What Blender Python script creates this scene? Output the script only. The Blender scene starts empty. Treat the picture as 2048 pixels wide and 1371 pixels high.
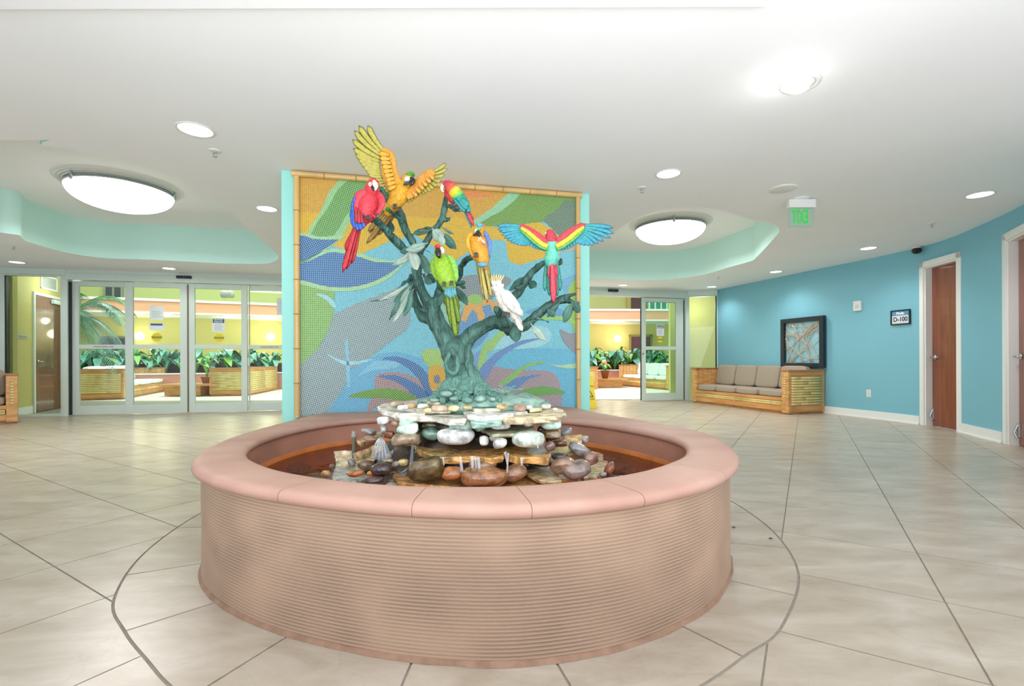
import bpy, bmesh, math, random
from math import sin, cos, pi, radians, atan2, hypot, sqrt
from mathutils import Vector, Matrix, noise
from mathutils.geometry import delaunay_2d_cdt, tessellate_polygon

# ---------------------------------------------------------------- camera, world, light, exposure
RG = random.Random(11)
SC = bpy.context.scene
COL = SC.collection
FPX = 966.0
ROLL = radians(0.2)

cam_d = bpy.data.cameras.new('camera')
cam_d.sensor_width = 36.0
cam_d.lens = 36.0 * FPX / 2048.0
cam_d.shift_y = 34.0 / 2048.0
cam_d.clip_end = 200
cam = bpy.data.objects.new('camera', cam_d)
COL.objects.link(cam)
cam.matrix_world = Matrix.Translation((0, 0, 1.0)) @ Matrix.Rotation(radians(90), 4, 'X') @ Matrix.Rotation(-ROLL, 4, 'Z')
SC.camera = cam

SC.view_settings.view_transform = 'Standard'
SC.view_settings.look = 'None'
SC.view_settings.exposure = 0.1
SC.view_settings.gamma = 1.0
SC.view_settings.use_curve_mapping = False
try:
    SC.cycles.use_denoising = True
    SC.cycles.max_bounces = 10
    SC.cycles.diffuse_bounces = 7
    SC.cycles.transparent_max_bounces = 16
    SC.cycles.sample_clamp_indirect = 6.0
    SC.cycles.caustics_reflective = False
    SC.cycles.caustics_refractive = False
except Exception:
    pass

world = bpy.data.worlds.new('daylight')
SC.world = world
world.use_nodes = True
world.node_tree.nodes['Background'].inputs[0].default_value = (0.89, 0.965, 1.10, 1)
world.node_tree.nodes['Background'].inputs[1].default_value = 1.5

def lamp(kind, loc, energy, size=0.2, color=(1, 0.98, 0.96), rot=(0, 0, 0), spot=None, blend=0.6):
    d = bpy.data.lights.new('lamp', kind)
    d.energy = energy
    d.color = color
    if kind == 'AREA':
        d.size = size
    else:
        d.shadow_soft_size = size
    if kind == 'SPOT':
        d.spot_size = spot
        d.spot_blend = blend
    o = bpy.data.objects.new('lamp', d)
    o.location = loc
    o.rotation_euler = rot
    COL.objects.link(o)
    return o

# added soft area light behind the camera, aimed up to brighten the ceiling
fl = lamp('AREA', (0.2, -0.6, 1.65), 185, 3.6, (0.94, 0.97, 1.0), rot=(radians(145), 0, 0))
fl.data.spread = radians(170)

# skylight of the planted courtyard beyond the doors
sky = lamp('AREA', (-4.5, 15.0, 6.6), 1450, 8.0, (0.97, 1.0, 0.98))
sky.data.shape = 'RECTANGLE'
sky.data.size = 20
sky.data.size_y = 7

# ---------------------------------------------------------------- coordinates
def ray(u, v):
    du, dv = u - 1024.0, v - 685.5
    c, s = cos(ROLL), sin(ROLL)
    return (du * c - dv * s) / FPX, -(du * s + dv * c - 34.0) / FPX

def atY(u, v, Y):
    a, b = ray(u, v)
    return Vector((a * Y, Y, 1 + b * Y))

def atZ(u, v, z):
    a, b = ray(u, v)
    Y = (z - 1) / b
    return Vector((a * Y, Y, z))

def atL(u, p0, p1, v=719):
    """point of the plan line p0-p1 that column u looks at"""
    a, b = ray(u, v)
    dx, dy = p1[0] - p0[0], p1[1] - p0[1]
    t = (a * p0[1] - p0[0]) / (dx - a * dy)
    Y = p0[1] + t * dy
    return Vector((p0[0] + t * dx, Y, 1 + b * Y))

# ---------------------------------------------------------------- materials
def lin(c):
    c = c / 255.0
    return c / 12.92 if c <= 0.04045 else ((c + 0.055) / 1.055) ** 2.4

def L3(rgb, k=1.0):
    return (min(1, lin(rgb[0]) * k), min(1, lin(rgb[1]) * k), min(1, lin(rgb[2]) * k), 1)

_mats = {}
def M(name, rgb=(200, 200, 200), rough=0.5, metal=0.0, var=0.0, vs=6.0, rgb2=None, bump=0.0, bs=40.0,
      stretch=(1, 1, 1), emis=0.0, attr=False, detail=4.0, coat=0.0, spec=0.5):
    if name in _mats:
        return _mats[name]
    m = bpy.data.materials.new(name)
    m.use_nodes = True
    nt = m.node_tree
    N = nt.nodes
    b = N['Principled BSDF']
    b.inputs['Roughness'].default_value = rough
    b.inputs['Metallic'].default_value = metal
    b.inputs['Specular IOR Level'].default_value = spec
    b.inputs['Coat Weight'].default_value = coat
    if emis:
        b.inputs['Emission Color'].default_value = L3(rgb)
        b.inputs['Emission Strength'].default_value = emis
    tc = N.new('ShaderNodeTexCoord')
    mp = N.new('ShaderNodeMapping')
    mp.inputs['Scale'].default_value = stretch
    nt.links.new(tc.outputs['Object'], mp.inputs[0])
    src = None
    if attr:
        at = N.new('ShaderNodeAttribute')
        at.attribute_name = 'Col'
        src = at.outputs['Color']
    if var or rgb2:
        nz = N.new('ShaderNodeTexNoise')
        nz.inputs['Scale'].default_value = vs
        nz.inputs['Detail'].default_value = detail
        nt.links.new(mp.outputs[0], nz.inputs['Vector'])
        rp = N.new('ShaderNodeValToRGB')
        rp.color_ramp.elements[0].position = 0.34
        rp.color_ramp.elements[1].position = 0.66
        nt.links.new(nz.outputs['Fac'], rp.inputs[0])
        if attr:
            kv = 0.76 if name == 'painted_metal' else 1.0
            rp.color_ramp.elements[0].color = (kv * (1 - var),) * 3 + (1,)
            rp.color_ramp.elements[1].color = (kv * (1 + var),) * 3 + (1,)
            mx = N.new('ShaderNodeMix')
            mx.data_type = 'RGBA'
            mx.blend_type = 'MULTIPLY'
            mx.inputs[0].default_value = 1.0
            nt.links.new(src, mx.inputs[6])
            nt.links.new(rp.outputs[0], mx.inputs[7])
            src = mx.outputs[2]
        else:
            if rgb2:
                rp.color_ramp.elements[0].color = L3(rgb)
                rp.color_ramp.elements[1].color = L3(rgb2)
            else:
                rp.color_ramp.elements[0].color = L3(rgb, 1 - var)
                rp.color_ramp.elements[1].color = L3(rgb, 1 + var)
            src = rp.outputs[0]
    if src:
        nt.links.new(src, b.inputs['Base Color'])
    else:
        b.inputs['Base Color'].default_value = L3(rgb)
    if bump:
        n2 = N.new('ShaderNodeTexNoise')
        n2.inputs['Scale'].default_value = bs
        n2.inputs['Detail'].default_value = 3
        nt.links.new(mp.outputs[0], n2.inputs['Vector'])
        bp = N.new('ShaderNodeBump')
        bp.inputs['Strength'].default_value = bump
        bp.inputs['Distance'].default_value = 0.01
        nt.links.new(n2.outputs['Fac'], bp.inputs['Height'])
        nt.links.new(bp.outputs[0], b.inputs['Normal'])
    _mats[name] = m
    return m

def glassy(name, tint=(235, 248, 242), gloss=0.06, rough=0.02, solid=0.0, solid_rgb=(255, 255, 255), bump=0.0, bs=8.0):
    if name in _mats:
        return _mats[name]
    m = bpy.data.materials.new(name)
    m.use_nodes = True
    nt = m.node_tree
    N = nt.nodes
    N.clear()
    out = N.new('ShaderNodeOutputMaterial')
    tr = N.new('ShaderNodeBsdfTransparent')
    tr.inputs[0].default_value = L3(tint)
    gl = N.new('ShaderNodeBsdfGlossy')
    gl.inputs['Roughness'].default_value = rough
    fr = N.new('ShaderNodeFresnel')
    fr.inputs[0].default_value = 1.33
    mth = N.new('ShaderNodeMath')
    mth.operation = 'ADD'
    mth.inputs[1].default_value = gloss
    nt.links.new(fr.outputs[0], mth.inputs[0])
    mx = N.new('ShaderNodeMixShader')
    nt.links.new(mth.outputs[0], mx.inputs[0])
    nt.links.new(tr.outputs[0], mx.inputs[1])
    nt.links.new(gl.outputs[0], mx.inputs[2])
    last = mx.outputs[0]
    if solid:
        df = N.new('ShaderNodeBsdfDiffuse')
        df.inputs[0].default_value = L3(solid_rgb)
        m2 = N.new('ShaderNodeMixShader')
        m2.inputs[0].default_value = solid
        nt.links.new(last, m2.inputs[1])
        nt.links.new(df.outputs[0], m2.inputs[2])
        last = m2.outputs[0]
    if bump:
        n2 = N.new('ShaderNodeTexNoise')
        n2.inputs['Scale'].default_value = bs
        bp = N.new('ShaderNodeBump')
        bp.inputs['Strength'].default_value = bump
        bp.inputs['Distance'].default_value = 0.01
        nt.links.new(n2.outputs['Fac'], bp.inputs['Height'])
        nt.links.new(bp.outputs[0], gl.inputs['Normal'])
        nt.links.new(bp.outputs[0], fr.inputs['Normal'])
    nt.links.new(last, out.inputs[0])
    _mats[name] = m
    return m

# ---------------------------------------------------------------- geometry helpers
class G:
    def __init__(s):
        s.v, s.f, s.c = [], [], []
    def add(s, vs, fs, col=None):
        o = len(s.v)
        s.v += [Vector(p) for p in vs]
        s.f += [tuple(i + o for i in f) for f in fs]
        s.c += [col] * len(vs)
        return s
    def box(s, a, b, mat=None):
        x0, y0, z0 = a
        x1, y1, z1 = b
        vs = [(x0, y0, z0), (x1, y0, z0), (x1, y1, z0), (x0, y1, z0), (x0, y0, z1), (x1, y0, z1), (x1, y1, z1), (x0, y1, z1)]
        vs = [Vector(p) for p in vs]
        if mat:
            vs = [mat @ p for p in vs]
        return s.add(vs, [(3, 2, 1, 0), (4, 5, 6, 7), (0, 1, 5, 4), (1, 2, 6, 5), (2, 3, 7, 6), (3, 0, 4, 7)])
    def prism(s, poly, z0, z1, mat=None):
        n = len(poly)
        a = 0.0
        for i in range(n):
            p, q = poly[i], poly[(i + 1) % n]
            a += p[0] * q[1] - q[0] * p[1]
        if a < 0:
            poly = poly[::-1]
        vs = [Vector((p[0], p[1], z0)) for p in poly] + [Vector((p[0], p[1], z1)) for p in poly]
        if mat:
            vs = [mat @ p for p in vs]
        fs = [(i, (i + 1) % n, n + (i + 1) % n, n + i) for i in range(n)]
        if n <= 4:
            fs += [tuple(range(n - 1, -1, -1)), tuple(range(n, 2 * n))]
        else:
            tr = tessellate_polygon([[Vector((p[0], p[1], 0)) for p in poly]])
            for t in tr:
                a2 = [poly[i] for i in t]
                ar = (a2[1][0] - a2[0][0]) * (a2[2][1] - a2[0][1]) - (a2[2][0] - a2[0][0]) * (a2[1][1] - a2[0][1])
                if ar < 0:
                    t = t[::-1]
                fs.append(tuple(n + i for i in t))
                fs.append(tuple(i for i in t[::-1]))
        return s.add(vs, fs)
    def tube(s, path, rad, n=10, flat=None, caps=True, col=None, up=None):
        path = [Vector(p) for p in path]
        m = len(path)
        if not hasattr(rad, '__len__'):
            rad = [rad] * m
        fl = flat or 1.0
        vs = []
        prev = None
        for i in range(m):
            t = (path[min(i + 1, m - 1)] - path[max(i - 1, 0)])
            if t.length < 1e-9:
                t = Vector((0, 0, 1))
            t.normalize()
            if up is not None:
                w = Vector(up)
                w = (w - t * w.dot(t))
                w.normalize()
            elif prev is None:
                w = t.cross(Vector((0.13, 1, 0.07)))
                if w.length < 1e-3:
                    w = t.cross(Vector((1, 0, 0)))
                w = w.normalized().cross(t).normalized()
            else:
                w = (prev - t * prev.dot(t)).normalized()
            prev = w
            b = t.cross(w).normalized()
            f = fl[i] if hasattr(fl, '__len__') else fl
            for k in range(n):
                a = 2 * pi * k / n
                vs.append(path[i] + (b * cos(a) + w * sin(a) * f) * rad[i])
        fs = [(i * n + k, i * n + (k + 1) % n, (i + 1) * n + (k + 1) % n, (i + 1) * n + k) for i in range(m - 1) for k in range(n)]
        if caps:
            fs += [tuple(range(n - 1, -1, -1)), tuple((m - 1) * n + k for k in range(n))]
        return s.add(vs, fs, col)
    def lathe(s, prof, c, n=24, axis=None):
        """prof: (r, z) pairs; c: centre; closed at r=0 ends"""
        c = Vector(c)
        vs = []
        for r, z in prof:
            for k in range(n):
                a = 2 * pi * k / n
                vs.append(c + Vector((r * cos(a), r * sin(a), z)))
        m = len(prof)
        fs = [(i * n + k, i * n + (k + 1) % n, (i + 1) * n + (k + 1) % n, (i + 1) * n + k) for i in range(m - 1) for k in range(n)]
        if prof[0][0] > 1e-6:
            fs.append(tuple(range(n - 1, -1, -1)))
        if prof[-1][0] > 1e-6:
            fs.append(tuple((m - 1) * n + k for k in range(n)))
        return s.add(vs, fs)
    def ball(s, c, r, seg=14, rings=8, mat=None, col=None):
        c = Vector(c)
        rx, ry, rz = r if hasattr(r, '__len__') else (r, r, r)
        vs = [Vector((0, 0, rz))]
        for i in range(1, rings):
            t = pi * i / rings
            for k in range(seg):
                a = 2 * pi * k / seg
                vs.append(Vector((rx * sin(t) * cos(a), ry * sin(t) * sin(a), rz * cos(t))))
        vs.append(Vector((0, 0, -rz)))
        if mat:
            vs = [mat @ p for p in vs]
        vs = [p + c for p in vs]
        fs = [(0, 1 + k, 1 + (k + 1) % seg) for k in range(seg)]
        for i in range(rings - 2):
            for k in range(seg):
                a = 1 + i * seg
                fs.append((a + k, a + seg + k, a + seg + (k + 1) % seg, a + (k + 1) % seg))
        a = 1 + (rings - 2) * seg
        fs += [(a + k, a + seg, a + (k + 1) % seg) for k in range(seg)]
        return s.add(vs, fs, col)

def link(o, par=None):
    COL.objects.link(o)
    if par is not None:
        o.parent = par
        o.matrix_parent_inverse = WM[par.name].inverted()
    return o

WM = {}
def obj(name, g, mat, par=None, smooth=False, kind=None, label=None, bev=0.0, seg=2, col=None):
    me = bpy.data.meshes.new(name)
    me.from_pydata([tuple(p) for p in g.v], [], g.f)
    if mat is not None:
        me.materials.append(mat)
    if smooth:
        me.polygons.foreach_set('use_smooth', [True] * len(me.polygons))
    if col is not None or any(c is not None for c in g.c):
        at = me.color_attributes.new('Col', 'FLOAT_COLOR', 'POINT')
        dflt = col or (200, 200, 200)
        buf = []
        for c in g.c:
            buf += L3(c or dflt)
        at.data.foreach_set('color', buf)
    me.validate()
    me.update()
    o = bpy.data.objects.new(name, me)
    if par is None:
        WM[o.name] = Matrix()
        COL.objects.link(o)
    else:
        link(o, par)
        WM[o.name] = Matrix()
    if kind:
        o['kind'] = kind
    if label:
        o['label'] = label
    if bev:
        md = o.modifiers.new('bevel', 'BEVEL')
        md.width = bev
        md.segments = seg
        md.limit_method = 'ANGLE'
        md.angle_limit = radians(35)
    return o

def thing(name, label, cat, loc=(0, 0, 0), group=None):
    o = bpy.data.objects.new(name, None)
    o.empty_display_size = 0.1
    o.location = loc
    COL.objects.link(o)
    WM[o.name] = Matrix.Translation(loc)
    o['label'] = label
    o['category'] = cat
    if group:
        o['group'] = group
    return o

def tag(o, label, cat, group=None):
    o['label'] = label
    o['category'] = cat
    if group:
        o['group'] = group
    return o

def frame(p0, p1, z=0.0):
    """matrix: x along p0->p1, y = left normal of it (away from viewer if p0 is left of p1), z up"""
    p0 = Vector((p0[0], p0[1]))
    p1 = Vector((p1[0], p1[1]))
    d = (p1 - p0).normalized()
    n = Vector((-d.y, d.x))
    m = Matrix(((d.x, n.x, 0, p0.x), (d.y, n.y, 0, p0.y), (0, 0, 1, z), (0, 0, 0, 1)))
    return m, (p1 - p0).length

def catmull(pts, closed=True, n=8):
    P = [Vector(p) for p in pts]
    m = len(P)
    out = []
    rng = range(m) if closed else range(m - 1)
    for i in rng:
        if closed:
            a, b, c, d = P[(i - 1) % m], P[i], P[(i + 1) % m], P[(i + 2) % m]
        else:
            a, b, c, d = P[max(i - 1, 0)], P[i], P[i + 1], P[min(i + 2, m - 1)]
        for k in range(n):
            t = k / n
            out.append(0.5 * ((2 * b) + (c - a) * t + (2 * a - 5 * b + 4 * c - d) * t * t + (3 * b - a - 3 * c + d) * t ** 3))
    if not closed:
        out.append(P[-1])
    return out

def inside(p, poly):
    x, y = p[0], p[1]
    r = False
    n = len(poly)
    for i in range(n):
        x0, y0 = poly[i][0], poly[i][1]
        x1, y1 = poly[(i + 1) % n][0], poly[(i + 1) % n][1]
        if (y0 > y) != (y1 > y) and x < (x1 - x0) * (y - y0) / (y1 - y0) + x0:
            r = not r
    return r

def cdt(polys, test):
    vs, es = [], []
    for pl in polys:
        o = len(vs)
        vs += [Vector((p[0], p[1])) for p in pl]
        es += [(o + i, o + (i + 1) % len(pl)) for i in range(len(pl))]
    r = delaunay_2d_cdt(vs, es, [], 0, 1e-5)
    V, T = r[0], r[2]
    keep = []
    for t in T:
        c = sum((V[i] for i in t), Vector((0, 0))) / len(t)
        if test(c):
            keep.append(tuple(t))
    return V, keep

def flat_up(V, T, z, up=True):
    """triangles at height z, wound so they face up or down"""
    g = G()
    fs = []
    for t in T:
        a, b, c = V[t[0]], V[t[1]], V[t[2]]
        ar = (b - a).cross(c - a)
        t = t if (ar > 0) == up else t[::-1]
        fs.append(t)
    g.add([(p.x, p.y, z) for p in V], fs)
    return g

def rough_edges(T):
    cnt = {}
    for t in T:
        for i in range(3):
            e = (t[i], t[(i + 1) % 3])
            k = tuple(sorted(e))
            cnt.setdefault(k, []).append(e)
    return [v[0] for v in cnt.values() if len(v) == 1]

def slabify(V, T, z0, z1):
    """closed solid from plan triangles between z0 and z1"""
    g = G()
    n = len(V)
    TT = []
    for t in T:
        a, b, c = V[t[0]], V[t[1]], V[t[2]]
        TT.append(t if (b - a).cross(c - a) > 0 else t[::-1])
    fs = [tuple(n + i for i in t) for t in TT] + [t[::-1] for t in TT]
    for a, b in rough_edges(TT):
        fs.append((a, b, n + b, n + a))
    g.add([(p.x, p.y, z0) for p in V] + [(p.x, p.y, z1) for p in V], fs)
    return g
# ================================================================ STRUCTURE
CZ = 2.68           # main ceiling
TZ = 3.26           # recessed tray ceiling
m_ceil = M('ceiling_paint', (242, 244, 245), 0.85, var=0.012, vs=1.2)
m_teal_f = M('tray_teal_paint', (198, 234, 226), 0.8)
m_blue = M('blue_wall_paint', (124, 186, 204), 0.55, var=0.02, vs=0.7)
m_white = M('white_trim_paint', (236, 238, 236), 0.4)
m_alu = M('pale_green_aluminium', (206, 220, 212), 0.35, 0.0, var=0.02, vs=2)
m_yel = M('yellow_wall_paint', (206, 194, 120), 0.7, var=0.02, vs=0.8)
m_grn = M('lime_wall_paint', (160, 164, 104), 0.7, var=0.03, vs=0.6)
m_dark = M('dark_rubber', (26, 30, 34), 0.5)
m_glass = glassy('door_glass', (240, 250, 245), -0.004, 0.01)
m_mural_wall = M('aqua_wall_paint', (158, 228, 218), 0.6)

# plan of the curved shopfront, right wall
A0, A1 = (-10.6, 8.35), (-8.16, 8.86)            # left fixed light
B1 = (-3.6, 9.86)                                # left sliding doors A1-B1
C0, C1 = (0.9, 11.02), (4.34, 11.9)              # right sliding doors
D1 = (4.98, 11.70)                               # corner with blue wall
RW = [(4.98, 11.70), (5.42, 10.1), (5.83, 8.72), (6.06, 7.9), (6.17, 7.24), (6.12, 6.75), (5.95, 6.2), (5.70, 5.5), (5.38, 4.9), (4.9, 4.2), (4.3, 3.3)]

room = [(-10.6, 8.35), (-8.16, 8.86), (-3.6, 9.86), (0.9, 11.02), (4.34, 11.9), (4.98, 11.70)] + RW[1:] + [(4.2, 2.0), (4.6, -0.9), (-10.6, -0.9)]

# ---- ceiling with two wave shaped trays
def zc(pts):
    return [atZ(u, v, CZ).xy for u, v in pts]
trayL = zc([(0, 464.6), (50, 481), (103, 497), (150, 508), (214, 516), (293, 518.5), (370, 522.5), (440, 526), (500, 527.5), (530, 527), (545, 524), (553, 520), (557, 515), (554, 508), (530, 486), (500, 461), (469, 431), (440, 407), (410, 394), (381, 384), (370, 362), (320, 338), (200, 310), (80, 290), (0, 280)])
trayL += [Vector((-8.2, 3.9)), Vector((-9.4, 5.2)), Vector((-8.6, 5.9))]
trayR = zc([(1177, 555.5), (1250, 558.5), (1318.5, 559.6), (1355, 556.7), (1408, 549), (1455, 535), (1501.6, 522), (1513, 514), (1535, 491), (1556, 467), (1559, 459), (1554, 452), (1542, 446), (1512, 441.5), (1470, 428), (1420, 417), (1360, 415), (1300, 425), (1258, 445), (1228, 462), (1180, 480)])
trayR += [Vector((0.4, 7.3)), Vector((-0.2, 8.3)), Vector((0.3, 9.6))]
trayL = [p.xy for p in trayL]
trayR = [p.xy for p in trayR]
def sm(pl, n=4):
    return [Vector((p.x, p.y)) for p in catmull([Vector((q[0], q[1], 0)) for q in pl], True, n)]
trayL, trayR = sm(trayL, 3), sm(trayR, 3)
roomV = [Vector(p) for p in room]

_sm = [q.xy for q in catmull([Vector((q[0], q[1], 0)) for q in RW], False, 8)]
_out = []
for _i, _q in enumerate(_sm):
    _t = (_sm[min(_i + 1, len(_sm) - 1)] - _sm[max(_i - 1, 0)]).normalized()
    _out.append(_q + Vector((-_t.y, _t.x)) * 0.07)
roomV = [Vector(q) for q in room[:5]] + _out + [Vector(q) for q in room[-3:]]
V, T = cdt([roomV, trayL, trayR], lambda c: inside(c, roomV) and not inside(c, trayL) and not inside(c, trayR))
obj('ceiling', flat_up(V, T, CZ, False), m_ceil, kind='structure')
for k, tr in enumerate((trayL, trayR)):
    V, T = cdt([tr], lambda c: inside(c, tr))
    obj('ceiling_tray', flat_up(V, T, TZ, False), m_ceil, kind='structure')
    g = G()
    n = len(tr)
    g.add([(p.x, p.y, CZ) for p in tr] + [(p.x, p.y, TZ) for p in tr], [(i, (i + 1) % n, n + (i + 1) % n, n + i) for i in range(n)])
    obj('trim_%d' % (k + 1), g, m_teal_f, kind='structure', smooth=True)
# slim downstand close to the camera
g = G().box((-4.5, 2.02, CZ - 0.025), (1.2, 2.27, CZ + 0.001))
obj('trim_3', g, m_ceil, kind='structure')

# ---- curved blue wall
def seg_wall(name, pts, z0, z1, mat, th=0.1, kind='structure', par=None):
    g = G()
    ps = [Vector(p) for p in pts]
    nrm = []
    for i in range(len(ps)):
        t = (ps[min(i + 1, len(ps) - 1)] - ps[max(i - 1, 0)]).normalized()
        nrm.append(Vector((-t.y, t.x)))
    o2 = [p + nn * th for p, nn in zip(ps, nrm)]
    n = len(ps)
    vs = [(p.x, p.y, z) for z in (z0, z1) for p in ps] + [(p.x, p.y, z) for z in (z0, z1) for p in o2]
    fs = []
    for i in range(n - 1):
        fs.append((i + 1, i, n + i, n + i + 1))
        fs.append((2 * n + i, 2 * n + i + 1, 3 * n + i + 1, 3 * n + i))
        fs.append((n + i, n + i + 1, 3 * n + i + 1, 3 * n + i)[::-1])
        fs.append((i, i + 1, 2 * n + i + 1, 2 * n + i))
    fs.append((0, n, 3 * n, 2 * n))
    fs.append((n - 1, 2 * n - 1, 4 * n - 1, 3 * n - 1)[::-1])
    g.add(vs, fs)
    return obj(name, g, mat, par, kind=kind)

RWc = [Vector((p.x, p.y)) for p in catmull([Vector((p[0], p[1], 0)) for p in RW], False, 8)]
# arc-length along the wall
RWs = [0.0]
for i in range(1, len(RWc)):
    RWs.append(RWs[-1] + (RWc[i] - RWc[i - 1]).length)
def rw_at(s):
    for i in range(1, len(RWc)):
        if s <= RWs[i]:
            t = (s - RWs[i - 1]) / (RWs[i] - RWs[i - 1])
            return RWc[i - 1].lerp(RWc[i], t)
    return RWc[-1]
def rw_u(u):
    a = ray(u, 719)[0]
    for i in range(1, len(RWc)):
        f0 = RWc[i - 1].x - a * RWc[i - 1].y
        f1 = RWc[i].x - a * RWc[i].y
        if f0 <= 0 <= f1 or f0 >= 0 >= f1:
            t = f0 / (f0 - f1)
            return RWs[i - 1] + t * (RWs[i] - RWs[i - 1])
    return None
def rw_pts(s0, s1, n=None):
    n = n or max(2, int((s1 - s0) / 0.12) + 1)
    return [rw_at(s0 + (s1 - s0) * i / (n - 1)) for i in range(n)]

sD0, sD1 = rw_u(1850), rw_u(1916)          # first door opening
sE0 = rw_u(2016)
DH = 2.36
sE1 = sE0 + 0.95
# blue wall: three runs and the heads over the doors
seg_wall('wall_right', rw_pts(0, sD0), 0, CZ, m_blue, 0.12)
seg_wall('wall_right', rw_pts(sD0, sD1), DH, CZ, m_blue, 0.12)
seg_wall('wall_right', rw_pts(sD1, sE0), 0, CZ, m_blue, 0.12)
seg_wall('wall_right', rw_pts(sE0, sE1), DH, CZ, m_blue, 0.12)
seg_wall('wall_right', rw_pts(sE1, RWs[-1]), 0, CZ, m_blue, 0.12)
for a, b in ((0.0, sD0 - 0.09), (sD1 + 0.05, sE0 - 0.1)):
    seg_wall('baseboard_right', rw_pts(a, b), 0, 0.13, m_white, -0.016)
    seg_wall('baseboard_right', rw_pts(a, b), 0, 0.018, m_white, -0.028)

m_cherry = M('cherry_door_veneer', (146, 84, 60), 0.28, var=0.12, vs=5, stretch=(3, 3, 0.35), rgb2=(122, 66, 46), coat=0.25)
m_chrome = M('brushed_chrome', (205, 205, 208), 0.22, 0.9)
def flush_door(idx, s0, s1, lbl):
    p0, p1 = rw_at(s0), rw_at(s1)
    m, Ln = frame(p0, p1)        # y>0: left of p0->p1 ; wall runs toward camera so left normal is outward?
    sgn = -1.0                    # recess direction (into the wall, away from the room)
    # choose the normal that points away from the room
    nrm = (m.to_3x3() @ Vector((0, 1, 0)))
    mid = (p0 + p1) / 2
    out = 1.0 if nrm.dot(Vector((mid.x, mid.y - 5, 0))) > 0 else -1.0
    root = obj('door_%d' % idx, G().box((0.02, min(out * .125, out * .085), 0.006), (Ln - 0.02, max(out * .125, out * .085), DH - 0.02), m), m_cherry, kind='structure', bev=0.003)
    # jamb (lining) and casing
    for a, b in ((-0.002, 0.02), (Ln - 0.02, Ln + 0.002)):
        obj('door_jamb', G().box((a, min(0, out * .13), 0), (b, max(0, out * .13), DH), m), m_white, root)
    obj('door_jamb', G().box((0, min(0, out * .13), DH - 0.02), (Ln, max(0, out * .13), DH), m), m_white, root)
    ya, yb = sorted((-out * 0.024, out * 0.004))
    yc, yd = sorted((-out * 0.034, -out * 0.020))
    for a, b, c, d in ((-0.085, 0.0, 0, DH + 0.085), (Ln, Ln + 0.085, 0, DH + 0.085)):
        obj('door_casing', G().box((a, ya, c), (b, yb, d), m), m_white, root, bev=0.004)
    obj('door_casing', G().box((-0.085, ya, DH), (Ln + 0.085, yb, DH + 0.085), m), m_white, root, bev=0.004)
    # lever handle and floor bolt
    hx = 0.09
    g = G()
    yh = out * 0.085
    c = m @ Vector((hx, yh - out * 0.012, 1.02))
    d = (m.to_3x3() @ Vector((0, -out, 0))).normalized()
    g.tube([m @ Vector((hx, yh, 1.02)), m @ Vector((hx, yh - out * 0.015, 1.02))], 0.034, 16)
    g.tube([m @ Vector((hx, yh, 1.02)), m @ Vector((hx, yh - out * 0.06, 1.02))], 0.012, 10)
    g.tube([m @ Vector((hx - 0.01, yh - out * 0.055, 1.02)), m @ Vector((hx + 0.06, yh - out * 0.06, 1.022)), m @ Vector((hx + 0.125, yh - out * 0.052, 1.016))], [0.012, 0.010, 0.008], 10)
    obj('door_handle', g, m_chrome, root, smooth=True, label='chrome lever handle')
    g = G()
    g.box((0.03, yh - out * 0.02 if out > 0 else yh, 0.10), (0.07, yh if out > 0 else yh + 0.02, 0.26), m)
    g.tube([m @ Vector((0.05, yh - out * .02, 0.24)), m @ Vector((0.05, yh - out * .05, 0.15)), m @ Vector((0.06, yh - out * .03, 0.09))], 0.010, 8)
    obj('door_stop', g, m_chrome, root, bev=0.003)
    return root
flush_door(1, sD0, sD1, '')
flush_door(2, sE0, sE1, '')

# ---- shopfront: header, frames, glass, doors
HZ0, HZ1 = 2.50, CZ     # door head band
def header(p0, p1, z0=2.50):
    m, Ln = frame(p0, p1)
    g = G().box((0, -0.02, z0), (Ln, 0.14, CZ + 0.0005), m)
    obj('wall_back', g, m_alu, kind='structure')
    g = G().box((0, -0.035, z0 - 0.0), (Ln, -0.02, z0 + 0.125), m)
    obj('trim_4', g, m_alu, kind='structure', bev=0.004)
header((-10.6, 8.35), A1, 2.58)
header(A1, B1)
header(B1, C0)
header(C0, C1)
header(C1, D1, 2.56)

def pane_frame(m, s0, s1, z0, z1, parent, stile=0.10, top=0.10, bot=0.18, rail=None, y0=0.02, y1=0.06, gl=True):
    """framed glass leaf; every stile and rail a part"""
    def bx(a, b, nm):
        obj(nm, G().box(a, b, m), m_alu, parent, bev=0.004)
    bx((s0, y0, z0), (s0 + stile, y1, z1), 'stile')
    bx((s1 - stile, y0, z0), (s1, y1, z1), 'stile')
    bx((s0 + stile, y0, z1 - top), (s1 - stile, y1, z1), 'rail')
    bx((s0 + stile, y0, z0), (s1 - stile, y1, z0 + bot), 'rail')
    zs = [(z0 + bot, z1 - top)]
    if rail:
        bx((s0 + stile, y0, rail[0]), (s1 - stile, y1, rail[1]), 'rail')
        zs = [(z0 + bot, rail[0]), (rail[1], z1 - top)]
    ym = (y0 + y1) / 2
    if gl:
        for a, b in zs:
            obj('glass_pane', G().box((s0 + stile, ym - 0.003, a), (s1 - stile, ym + 0.003, b), m), m_glass, parent)

def sof(u, p0, p1):
    q = atL(u, p0, p1)
    return hypot(q.x - p0[0], q.y - p0[1])

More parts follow.
